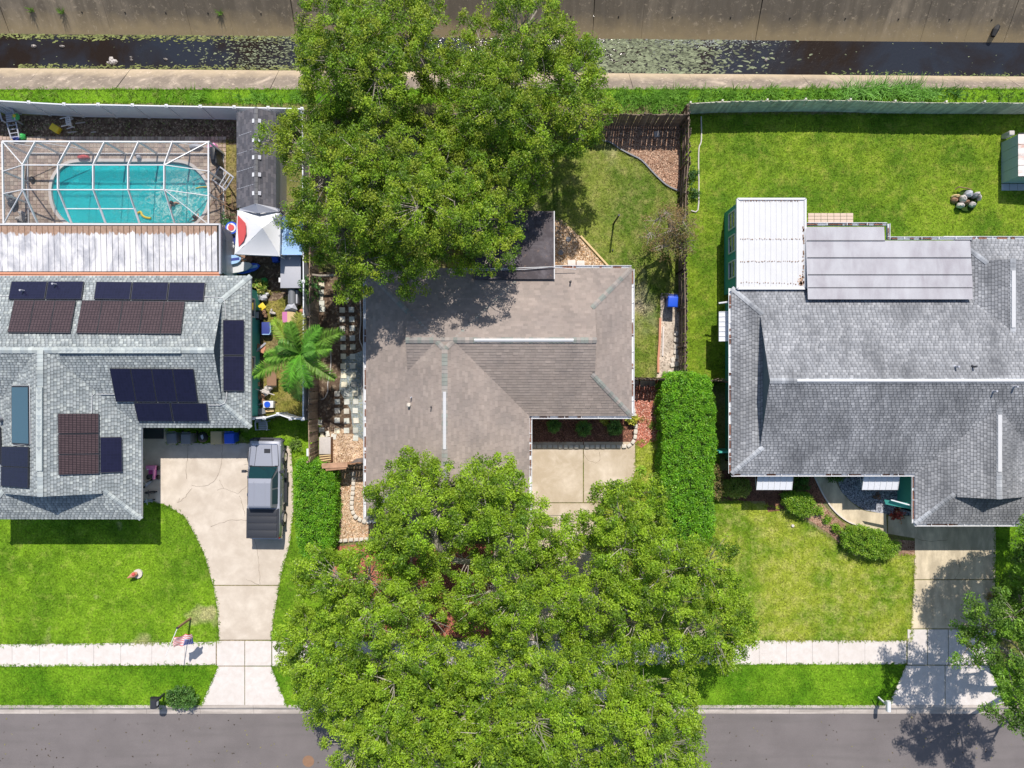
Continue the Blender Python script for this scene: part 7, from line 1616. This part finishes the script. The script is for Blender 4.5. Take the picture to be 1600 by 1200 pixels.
# ================================================================ PLANTS
def leaves(cen, nl, rad, size, cols, seed, flat=.6, up=.55, asp=.5):
    """cen (n,3) cluster centres -> rhombic leaves scattered round them"""
    r_ = np.random.default_rng(seed); n = len(cen); N = n * nl
    C_ = np.repeat(cen, nl, 0); rr = np.repeat(rad, nl) if hasattr(rad, '__len__') else rad
    D = r_.normal(0, 1, (N, 3)); D /= np.linalg.norm(D, axis=1)[:, None]; D *= (r_.uniform(0, 1, (N, 1)) ** .45); D[:, 2] *= flat
    C_ = C_ + D * (rr[:, None] if hasattr(rr, '__len__') else rr)
    nn = r_.normal(0, 1, (N, 3)) + D * .8; nn[:, 2] = np.abs(nn[:, 2]) + up; nn /= np.linalg.norm(nn, axis=1)[:, None]
    a = np.cross(nn, r_.normal(0, 1, (N, 3))); a /= np.linalg.norm(a, axis=1)[:, None] + 1e-9; b_ = np.cross(nn, a)
    s_ = r_.uniform(.65, 1.25, (N, 1)) * size; a *= s_ * .5; b_ *= s_ * .5 * asp
    V = np.stack([C_ - a, C_ + b_ - a * .1, C_ + a, C_ - b_ - a * .1], 1).reshape(-1, 3); F = np.arange(N * 4).reshape(N, 4)
    ci = r_.integers(0, len(cols), n); cc = np.array(cols)[ci] * r_.uniform(.8, 1.2, (n, 1)); cc = np.repeat(cc, nl, 0) * r_.uniform(.78, 1.22, (N, 1))
    return V, F, cc
def curve3(a, b_, sag, n=5, jit=.12):
    a, b_ = Vector(a), Vector(b_); L_ = (b_ - a).length; out = []
    o_ = Vector((rnd.uniform(-1, 1), rnd.uniform(-1, 1), 0)) * jit * L_
    for i in range(n + 1):
        t_ = i / n; p_ = a.lerp(b_, t_); p_ += o_ * math.sin(math.pi * t_) + Vector((0, 0, sag * L_ * math.sin(math.pi * t_))) ; out.append(p_)
    return out
oak = [(.235, .375, .022), (.285, .43, .028), (.17, .29, .02), (.31, .46, .03), (.11, .21, .016), (.24, .40, .024), (.31, .45, .035)]
oak2 = [(.19, .32, .022), (.25, .38, .026), (.14, .25, .018), (.29, .40, .032), (.10, .185, .016), (.29, .37, .035)]
allcount = [0]
def tree(label, outline, trunk, zc, zt, holes, cols, seed, sp=1.75, rl=(1.0, 1.75), zedge=4.6, group=None, nl=80, lsize=.112, rsub=.33, bark='bark', emin=13, name='oak_tree', subk=1.0):
    """outline: crown seen from above (survey px); holes: (px, py, radius px) where the ground shows"""
    R_ = random.Random(seed); o = np.array(outline, float); cx, cy = o.mean(0); x0_, x1_, y0_, y1_ = o[:, 0].min(), o[:, 0].max(), o[:, 1].min(), o[:, 1].max()
    def mag(z): return PS / (1 - z / CH)
    rmax = max(math.hypot(a - cx, b_ - cy) for a, b_ in outline); lobes = []
    # distance to the outline
    def edge(x, y): 
        m_ = 1e9
        for i in range(len(outline)):
            a, b_ = Vector(outline[i]), Vector(outline[(i + 1) % len(outline)]); p_ = Vector((x, y)); ab = b_ - a; t_ = max(0, min(1, (p_ - a).dot(ab) / ab.dot(ab))); m_ = min(m_, (p_ - a - ab * t_).length)
        return m_
    tries = 0
    while tries < 6000:
        tries += 1; x, y = R_.uniform(x0_, x1_), R_.uniform(y0_, y1_)
        if not inpoly(np.array([x]), np.array([y]), outline)[0]: continue
        e = edge(x, y); rad = R_.uniform(*rl)
        if e < rad * PS * .72:
            rad = max(.55, e / PS / .95)
            if e < emin: continue
        ef = min(1, e / (rmax * .62)); z = zedge + (zc - zedge) * (1 - (1 - ef) ** 1.8) + R_.uniform(-.9, .9)
        if any(math.hypot(x - hx_, y - hy_) < hr * .8 + rad * PS * .70 for hx_, hy_, hr in holes): continue
        if any(math.hypot(x - a, y - b_) < (sp * .5 + .28 * (rad + r2)) * PS * .76 for a, b_, _, r2 in lobes): continue
        lobes.append((x, y, z, rad))
    tb = W(*trunk); root = thing(name, tuple(tb), label, 'tree', group)
    fk = tb + Vector((R_.uniform(-.2, .2), R_.uniform(-.2, .2), zt)); mb_ = MB()
    mb_.tube([tb - Vector((0, 0, .15)), tb + Vector((0, 0, .3)), tb.lerp(fk, .5) + Vector((.05, .06, 0)), fk], [.42, .30, .25, .24], 10); put(mb_, 'trunk', 'bark', root, smooth=True)
    cen = []; rads = []; mbt = MB(); k = 5
    hubs = []
    for i in range(k):                                    # main limbs, then a branch to every lobe
        sel = [l_ for l_ in lobes if abs(((math.atan2(l_[1] - trunk[1], l_[0] - trunk[0]) / (2 * math.pi)) % 1) * k - i - .5) <= .5]
        if not sel: continue
        mx_, my_, mz_ = [sum(l_[q] for l_ in sel) / len(sel) for q in range(3)]; h_ = W(mx_, my_, mz_ - 1.1); h_.z = max(zt + .6, mz_ - 1.6)
        pts = curve3(fk, h_, .06, 6); put(MB().tube(pts, [.21 - .022 * q for q in range(7)], 8), 'limb', bark, root, smooth=True); hubs.append((h_, sel, pts))
    for h_, sel, pts in hubs:
        for (x, y, z, rad) in sel:
            c_ = W(x, y, z); st_ = min(pts[2:], key=lambda p_: (p_ - c_).length); en = c_ - Vector((0, 0, rad * .25))
            br = curve3(st_, en, .05, 5); mbt.tube(br, [.085, .075, .065, .052, .042, .03], 5)
            n = int(rad * rad * 21 * subk) + 6
            for q in range(n):
                th = R_.uniform(0, 2 * math.pi); u = R_.uniform(-.25, 1) if R_.random() < .86 else R_.uniform(-.8, 0); ph = math.sqrt(1 - u * u); f = R_.uniform(.72, 1.08) * (1 + .18 * math.sin(3 * th + x))
                s_ = c_ + Vector((rad * f * ph * math.cos(th), rad * f * ph * math.sin(th), rad * .72 * f * u)); cen.append(tuple(s_)); rads.append(R_.uniform(.65, 1.25) * rsub)
                if R_.random() < .42:
                    b0 = br[R_.randint(2, 5)]; mbt.tube([b0, b0.lerp(s_, .5) + Vector((R_.uniform(-.12, .12), R_.uniform(-.12, .12), .06)), s_.lerp(s_ + (s_ - c_) * .12, 1)], [.03, .02, .011], 3, cap=False)
    if holes:
        ok = []
        for i, s_ in enumerate(cen):
            px_, py_ = s_[0] * mag(s_[2]) + 800, 600 - s_[1] * mag(s_[2]); ok.append(all(math.hypot(px_ - a, py_ - b_) > hr * R_.uniform(.75, 1.1) for a, b_, hr in holes))
        cen = [c_ for c_, k_ in zip(cen, ok) if k_]; rads = [c_ for c_, k_ in zip(rads, ok) if k_]
    put(mbt, 'branches', bark, root, kind='stuff')
    V, F, cc = leaves(np.array(cen), nl, np.array(rads), lsize, cols, seed); npmesh('crown', V, F, cc, 'leaf', root); allcount[0] += len(F)
    return root
G1 = 'oaks behind the middle house'; G2 = 'oaks over the front walk and street'
tree('largest back oak, its lower crown overhanging the roof of the middle house', [(408, 190), (440, 178), (520, 165), (610, 160), (690, 190), (740, 240), (772, 300), (812, 330), (813, 385), (795, 420), (742, 438), (700, 415), (672, 425), (680, 462), (650, 478), (622, 448), (598, 420), (575, 470), (540, 472), (525, 452), (545, 430), (500, 408), (480, 400), (445, 330), (436, 300), (455, 268), (418, 250), (404, 225)], (612, 285), 8.6, 3.0, [(452, 285, 17), (475, 262, 12), (640, 240, 9), (530, 395, 8), (720, 385, 8), (565, 330, 7)], oak2, 21, zedge=5.2)
tree('back oak reaching out over the canal on the upper left', [(470, 60), (466, 30), (490, -15), (560, -40), (680, -30), (695, 20), (678, 50), (700, 90), (690, 150), (640, 185), (560, 190), (500, 170), (482, 130), (462, 100)], (575, 150), 8.0, 2.8, [(684, 48, 14), (640, 118, 8)], oak2, 22, zedge=4.6)
tree('back oak spreading right over the canal and the brown back fence', [(688, 90), (720, 30), (770, 18), (800, -20), (860, -25), (880, 40), (925, 55), (940, 85), (930, 105), (958, 125), (965, 165), (938, 175), (945, 215), (905, 232), (870, 250), (852, 300), (800, 330), (740, 310), (700, 250), (690, 180)], (800, 205), 7.6, 2.6, [(760, 60, 8), (866, 215, 10), (700, 118, 6)], oak2, 23, zedge=4.0)
tree('front oak nearest the middle house, shading its left wing roof', [(575, 755), (590, 735), (612, 742), (608, 715), (650, 708), (690, 722), (720, 745), (770, 706), (812, 720), (818, 770), (850, 785), (900, 790), (912, 815), (900, 850), (840, 880), (760, 900), (690, 905), (600, 880), (575, 840), (585, 800), (570, 780)], (700, 850), 6.8, 2.4, [(678, 838, 17), (762, 846, 12), (690, 755, 7), (868, 800, 7), (880, 830, 5)], oak, 24, zedge=4.6, lsize=.12, bark='bark_pale', subk=1.12)
tree('front oak over the left end of the street, leafy down to the asphalt', [(440, 1040), (430, 1000), (462, 960), (478, 925), (455, 905), (490, 868), (540, 862), (600, 870), (690, 900), (700, 960), (720, 1030), (740, 1100), (720, 1240), (560, 1250), (520, 1190), (535, 1150), (500, 1125), (462, 1120), (460, 1080)], (600, 1010), 7.4, 2.5, [(702, 985, 15), (488, 945, 11), (570, 1010, 8), (620, 1010, 9), (520, 975, 6)], oak, 25, zedge=3.8, lsize=.12, bark='bark_pale', subk=1.12)
tree('front oak reaching farthest right across the verge', [(915, 800), (930, 760), (968, 752), (990, 735), (1022, 738), (1042, 765), (1035, 800), (1060, 845), (1110, 850), (1130, 870), (1150, 900), (1165, 935), (1172, 975), (1195, 1020), (1160, 1030), (1150, 1055), (1095, 1040), (1020, 1035), (960, 1020), (880, 1030), (790, 1020), (720, 985), (700, 920), (760, 890), (850, 860), (905, 850)], (1000, 930), 7.2, 2.4, [(832, 1003, 15), (958, 978, 15), (1033, 972, 15), (798, 900, 13), (1088, 930, 10), (1000, 905, 9), (868, 1010, 12), (908, 880, 7)], oak, 26, zedge=3.9, lsize=.12, bark='bark_pale', subk=1.12)
tree('front oak over the right part of the street at the bottom', [(720, 1000), (790, 1010), (850, 1020), (930, 1022), (1010, 1040), (1075, 1045), (1098, 1085), (1090, 1130), (1100, 1160), (1085, 1240), (900, 1260), (720, 1250), (700, 1120)], (880, 1115), 7.6, 2.5, [(1003, 1046, 10), (925, 1080, 8), (940, 1170, 9), (800, 1105, 7), (1040, 1055, 8)], oak, 27, zedge=4.6, lsize=.12, bark='bark_pale', subk=1.12)
hol = [(.15, .30, .035), (.21, .37, .04), (.12, .23, .03), (.09, .17, .025)]
tree('small glossy tree beside the right driveway at the picture edge', [(1492, 975), (1500, 950), (1525, 940), (1552, 950), (1560, 925), (1590, 915), (1660, 900), (1700, 950), (1700, 1010), (1640, 1020), (1600, 1035), (1640, 1050), (1700, 1100), (1680, 1150), (1620, 1170), (1590, 1140), (1540, 1120), (1524, 1100), (1570, 1085), (1560, 1050), (1540, 1040), (1505, 1030), (1497, 1010), (1506, 990)], (1640, 1020), 7.4, 2.4, [(1575, 1010, 16), (1552, 1075, 10), (1592, 1105, 7)], hol, 28, zedge=5.6, rl=(.8, 1.3), lsize=.12, sp=1.5, subk=.75)
tree('tree just right of the right driveway near the garage eave', [(1575, 830), (1600, 812), (1660, 760), (1760, 740), (1830, 800), (1820, 880), (1740, 920), (1650, 900), (1600, 905), (1580, 880), (1590, 850)], (1700, 860), 8.0, 2.6, [(1620, 860, 8)], hol, 29, zedge=6.0, lsize=.12, bark='bark_pale', subk=1.12)
tree('low leafy tree growing along the right edge of the right driveway', [(1558, 935), (1560, 905), (1580, 900), (1640, 920), (1650, 960), (1600, 965), (1570, 960)], (1600, 935), 2.6, 1.0, [], hol, 30, zedge=1.8, rl=(.6, .9), lsize=.13, sp=1.1)
# crape-like bush on the middle back lawn
tree('thin crowned small tree with bronze tips by the middle yard fence', [(1010, 355), (1030, 330), (1062, 322), (1085, 345), (1080, 385), (1050, 398), (1018, 388), (1005, 372)], (1040, 372), 3.4, 1.3, [(1040, 355, 5)], [(.22, .22, .06), (.30, .22, .09), (.18, .24, .05), (.36, .24, .12)], 32, zedge=2.0, rl=(.4, .65), lsize=.075, sp=.5, nl=26, rsub=.28, emin=5, name='small_tree', subk=2.0)
# hedges: leafy skin over a dark core added to block light
def hedge(label, outline, h, cols, seed, dens_=80, lsize=.08, name='hedge', tops=.22, cat='hedge', round_=.0):
    p_ = P2(outline, h) if area2(P2(outline, h)) > 0 else P2(outline, h)[::-1]; R_ = np.random.default_rng(seed); a = np.array(p_); c_ = a.mean(0)
    root = thing(name, (c_[0], c_[1], 0), label, cat); ins = inset(p_, .26)
    put(MB().prism(ins, 0, h - .38), 'light_block_core', 'hedge_core', root)  # unseen solid added inside the leaves to block light
    x0_, x1_, y0_, y1_ = a[:, 0].min(), a[:, 0].max(), a[:, 1].min(), a[:, 1].max(); n = int((x1_ - x0_) * (y1_ - y0_) * dens_); X = R_.uniform(x0_, x1_, n); Y = R_.uniform(y0_, y1_, n); ok = inpoly(X, Y, p_); X, Y = X[ok], Y[ok]
    dmin = np.full(len(X), 9.)
    for i in range(len(p_)):
        A = a[i]; B = a[(i + 1) % len(p_)]; ab = B - A; t_ = np.clip(((X - A[0]) * ab[0] + (Y - A[1]) * ab[1]) / (ab @ ab), 0, 1); dmin = np.minimum(dmin, np.hypot(X - A[0] - ab[0] * t_, Y - A[1] - ab[1] * t_))
    rr = .35 + round_; Z = h - .12 - np.maximum(0, rr - dmin) ** 1.6 * (.9 + round_) + .07 * np.sin(X * 2.1 + seed) * np.sin(Y * 1.7) + R_.normal(0, tops * .22, len(X)); top = np.stack([X, Y, Z], 1)
    side = []
    for i in range(len(p_)):
        A, B = a[i], a[(i + 1) % len(p_)]; L_ = np.hypot(*(B - A)); m_ = int(L_ * h * dens_ * .55)
        t_ = R_.uniform(0, 1, m_); z = R_.uniform(.1, h - .15, m_); bul = -.06 + .05 * np.sin(z * 3 + t_ * 9); nn = np.array([B[1] - A[1], A[0] - B[0]]) / max(L_, 1e-6)
        side.append(np.stack([A[0] + (B[0] - A[0]) * t_ + nn[0] * bul, A[1] + (B[1] - A[1]) * t_ + nn[1] * bul, z], 1))
    C_ = np.concatenate([top] + side); V, F, cc = leaves(C_, 15, .17, lsize, cols, seed, .8, .5, .55); npmesh('foliage', V, F, cc, 'hedge_leaf', root); allcount[0] += len(F); return root
hg = [(.14, .36, .015), (.19, .44, .02), (.09, .26, .014), (.26, .50, .028), (.16, .39, .02)]
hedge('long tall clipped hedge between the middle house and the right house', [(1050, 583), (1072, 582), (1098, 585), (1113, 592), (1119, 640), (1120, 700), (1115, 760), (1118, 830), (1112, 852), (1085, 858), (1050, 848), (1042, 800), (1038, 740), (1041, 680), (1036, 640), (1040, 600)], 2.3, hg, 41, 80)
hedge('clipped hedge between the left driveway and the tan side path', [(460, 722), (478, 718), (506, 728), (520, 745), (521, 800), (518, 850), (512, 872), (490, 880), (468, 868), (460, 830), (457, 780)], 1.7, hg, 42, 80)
sh = [(.17, .33, .02), (.23, .40, .03), (.12, .25, .018), (.28, .42, .04)]
hedge('rounded box shrub nearest the left awning of the teal house', [(1134, 755), (1150, 751), (1170, 752), (1175, 762), (1172, 774), (1155, 778), (1137, 775)], .8, [(.26, .34, .05), (.20, .30, .04), (.34, .36, .09)], 43, 110, .075, 'shrub', cat='shrub', round_=.15)
hedge('oval clipped shrub at the left end of the curved bed', [(1228, 775), (1245, 771), (1268, 774), (1278, 790), (1275, 806), (1258, 809), (1240, 800), (1230, 788)], .9, sh, 44, 110, .075, 'shrub', cat='shrub', round_=.2)
hedge('longest clipped shrub, beside the right driveway and curved walk', [(1322, 838), (1333, 826), (1350, 825), (1385, 834), (1396, 848), (1410, 850), (1408, 866), (1395, 874), (1370, 874), (1340, 866), (1325, 855)], .95, sh, 45, 110, .075, 'shrub', cat='shrub', round_=.2)
hedge('tall sparse bronze shrub between the long hedge and the teal wall', [(1117, 735), (1130, 730), (1132, 770), (1124, 782), (1117, 775)], 1.6, [(.24, .22, .07), (.18, .2, .05), (.3, .2, .1)], 46, 30, .08, 'shrub', cat='shrub')
hedge('low dark shrub under the eave between the two front awnings', [(1243, 742), (1266, 742), (1268, 765), (1246, 768)], .7, [(.07, .17, .02), (.1, .22, .03)], 47, 50, .08, 'shrub', cat='shrub', round_=.2)
hedge('low dark shrub under the eave beside the grey gravel', [(1296, 742), (1330, 742), (1322, 752), (1300, 752)], .6, [(.07, .17, .02), (.1, .22, .03)], 48, 50, .08, 'shrub', cat='shrub', round_=.2)
hedge('round dark green bush by the black mailbox at the kerb', [(256, 1087), (272, 1079), (292, 1082), (302, 1096), (298, 1108), (275, 1111), (258, 1104)], .8, [(.06, .15, .03), (.09, .20, .04), (.12, .24, .05)], 49, 45, .1, 'shrub', cat='shrub', round_=.15)
for i, (x, y, r0, lb) in enumerate(((866, 666, 9.5, 'small round shrub in the dark mulch bed, nearest the inner house corner'), (913, 671, 10.5, 'small round shrub in the middle of the dark mulch bed'), (963, 670, 11, 'small round shrub at the right end of the dark mulch bed'))):
    o_ = [(x + r0 * math.cos(a) * rnd.uniform(.85, 1.1), y + r0 * math.sin(a) * rnd.uniform(.85, 1.1)) for a in np.linspace(0, 2 * math.pi, 10)[:-1]]
    hedge(lb, o_, .95, [(.14, .30, .05), (.19, .36, .08), (.09, .20, .04)], 60 + i, 55, .09, 'shrub', cat='shrub', round_=.25)
def tuft(x, y, r0, h, n, cols, seed, lb, cat='plant', nm='leafy_plant', size=.12):
    c_ = W(x, y, h); R_ = np.random.default_rng(seed); cen = np.stack([c_.x + R_.normal(0, r0 * .45, n), c_.y + R_.normal(0, r0 * .45, n), R_.uniform(.05, h, n)], 1)
    root = thing(nm, (c_.x, c_.y, 0), lb, cat); V, F, cc = leaves(cen, 9, .13, size, cols, seed, .8, .5, .35); npmesh('foliage', V, F, cc, 'hedge_leaf', root)
    put(MB().tube([(c_.x, c_.y, 0), (c_.x, c_.y, h * .7)], .02, 5), 'stem', 'bark', root)
for i, (x, y, lb) in enumerate(((1281, 799, 'green spiky plant highest of three in the strip by the curved walk'), (1295, 812, 'green spiky plant in the middle of three by the curved walk'), (1308, 825, 'green spiky plant lowest of three by the curved walk'))): tuft(x, y, .28, .35, 40, sh, 70 + i, lb, 'plant', 'spiky_plant')
tuft(1406, 805, .35, .5, 46, [(.42, .07, .05), (.5, .16, .10), (.22, .05, .04), (.5, .3, .2)], 75, 'red leaved plant below the teal entry canopy', 'plant', 'red_plant', .16)
tuft(1371, 776, .2, .2, 12, [(.4, .2, .15), (.3, .2, .15)], 76, 'faded reddish plant in the grey gravel bed', 'plant', 'small_plant')
tuft(989, 655, .3, .5, 26, [(.45, .42, .06), (.3, .35, .05)], 77, 'yellow strappy plant at the bottom right corner of the brown roof', 'plant', 'strappy_plant', .3)
tuft(945, 661, .3, .3, 8, [(.4, .4, .06)], 78, 'single yellow-green strap leaf plant between two round shrubs', 'plant', 'strappy_plant', .35)
tuft(1019, 664, .3, .2, 20, [(.25, .35, .05), (.2, .3, .04)], 79, 'low weed tuft in the red mulch bed', 'weed', 'weed', .1)
tuft(1005, 656, .2, .12, 8, [(.3, .3, .08)], 80, 'tiny pale weed in the red mulch bed left of the larger tuft', 'weed', 'weed', .08)
tuft(404, 450, .5, .6, 60, [(.3, .4, .06), (.2, .35, .05), (.45, .42, .12)], 81, 'leafy yellow-green plant by the roof corner and green toy', 'plant', 'leafy_plant', .2)
tuft(479, 440, .5, 1.7, 70, [(.06, .16, .04), (.10, .22, .05)], 82, 'dark climbing plant on the white fence next to the grey storage box', 'plant', 'climbing_plant', .2)
tuft(480, 460, .4, 1.6, 40, [(.08, .19, .05), (.12, .25, .06)], 83, 'lower dark climbing plant on the white fence beside the gas grill', 'plant', 'climbing_plant', .2)
tuft(380, 330, .3, .5, 30, [(.06, .16, .05), (.1, .22, .06)], 84, 'dark potted plant at the upper left leg of the white tent', 'plant', 'leafy_plant', .14)
tuft(352, 345, .35, .8, 40, [(.07, .17, .05), (.1, .22, .06)], 85, 'green plant between the trellis and the side gutter', 'plant', 'leafy_plant', .14)
tuft(1086, 300, .35, .5, 40, [(.05, .13, .03), (.09, .19, .04)], 86, 'dark green bush in the strip right of the brown fence, lower one', 'plant', 'leafy_plant', .12)
tuft(1085, 270, .35, .5, 40, [(.05, .13, .03), (.09, .19, .04)], 87, 'dark green bush in the strip right of the brown fence, upper one', 'plant', 'leafy_plant', .12)
tuft(459, 695, .4, .5, 50, [(.14, .24, .04), (.2, .3, .06)], 88, 'low bush between the truck and the clipped hedge', 'shrub', 'low_bush', .12)
tuft(1552, 935, .3, .4, 30, [(.3, .2, .05), (.2, .25, .05)], 89, 'bronze weeds along the right edge of the right driveway', 'weed', 'weed', .1)
# palm
def palm(x, y, h):
    c_ = W(x, y, h); root = thing('palm_tree', (c_.x, c_.y, 0), 'feathery palm leaning over the fences between the solar house and stepping stones', 'palm tree')
    put(MB().tube([(c_.x, c_.y, 0), (c_.x + .04, c_.y, h * .5), (c_.x, c_.y, h)], [.17, .12, .11], 10), 'trunk', 'bark', root, smooth=True)
    for (px_, py_, dz, cc) in tuple((a, b_, c__, tuple(v * 1.3 for v in d__)) for a, b_, c__, d__ in ((430, 500, .1, (.18, .28, .03)), (470, 490, .5, (.24, .26, .05)), (503, 512, .3, (.10, .26, .03)), (540, 518, -.3, (.12, .23, .03)), (526, 592, -.5, (.13, .25, .03)), (452, 612, -.4, (.11, .30, .03)), (400, 588, -.3, (.13, .27, .03)), (438, 540, .8, (.09, .21, .03)), (494, 548, 1.0, (.09, .23, .03)), (470, 625, -.9, (.10, .2, .04)), (455, 505, .7, (.12, .26, .03)), (520, 545, .2, (.12, .26, .03)), (488, 605, -.4, (.10, .26, .03)), (418, 560, .2, (.13, .28, .03)))):
        t_ = W(px_, py_, h + dz); tip = Vector(t_); n = 16; mb_ = MB(); rach = []
        for i in range(n + 1):
            s_ = i / n; p_ = c_.lerp(tip, s_); p_ = Vector((p_.x, p_.y, h + (tip.z - h) * s_ ** 2 + .75 * math.sin(math.pi * s_ * .85) * .9)); rach.append(p_)
        mb_.tube(rach, [.028 - .02 * i / n for i in range(n + 1)], 4, tuple(v * 1.3 for v in cc))
        d = (tip - c_); d.z = 0; d.normalize(); sd_ = Vector((-d.y, d.x, 0))
        for i in range(3, n * 6):
            s_ = i / (n * 6); q = s_ * n; k = min(int(q), n - 1); p_ = rach[k].lerp(rach[k + 1], q - k); Ln = .62 * math.sin(math.pi * (s_ * .82 + .13)) ** .7
            for g_ in (-1, 1):
                e = (sd_ * g_ * rnd.uniform(.75, 1) + d * rnd.uniform(.45, .85) + Vector((0, 0, rnd.uniform(-.15, .55)))).normalized() * Ln * rnd.uniform(.8, 1.1); wv = d * .019; mid = p_ + e * .55 + Vector((0, 0, .03)); en = p_ + e - Vector((0, 0, Ln * .28)); f = rnd.uniform(.7, 1.35)
                mb_.add([p_ - wv * .6, p_ + wv * .6, mid + wv, mid - wv, en], [(0, 1, 2, 3), (3, 2, 4)], (cc[0] * f, cc[1] * f, cc[2] * f))
        put(mb_, 'frond', 'leaf', root)
    return root
palm(469, 553, 3.6)
# fallen leaves and twigs on the road and walks
r0_ = np.random.default_rng(5); n = 260; X = r0_.uniform(-30, 30, n); Y = r0_.uniform(-22.3, YK - .6, n); C_ = np.stack([X, Y, np.full(n, -.1)], 1)
V, F, cc = leaves(C_, 2, .04, .09, [(.05, .035, .02), (.12, .09, .04), (.3, .28, .1)], 6, .1, 2.5); V[:, 2] = np.maximum(V[:, 2], -.106); ob = npmesh('fallen_leaves', V, F, cc, 'leaf', kind='stuff'); ob['label'] = 'fallen leaves scattered over the road'
print('leaf quads', allcount[0])
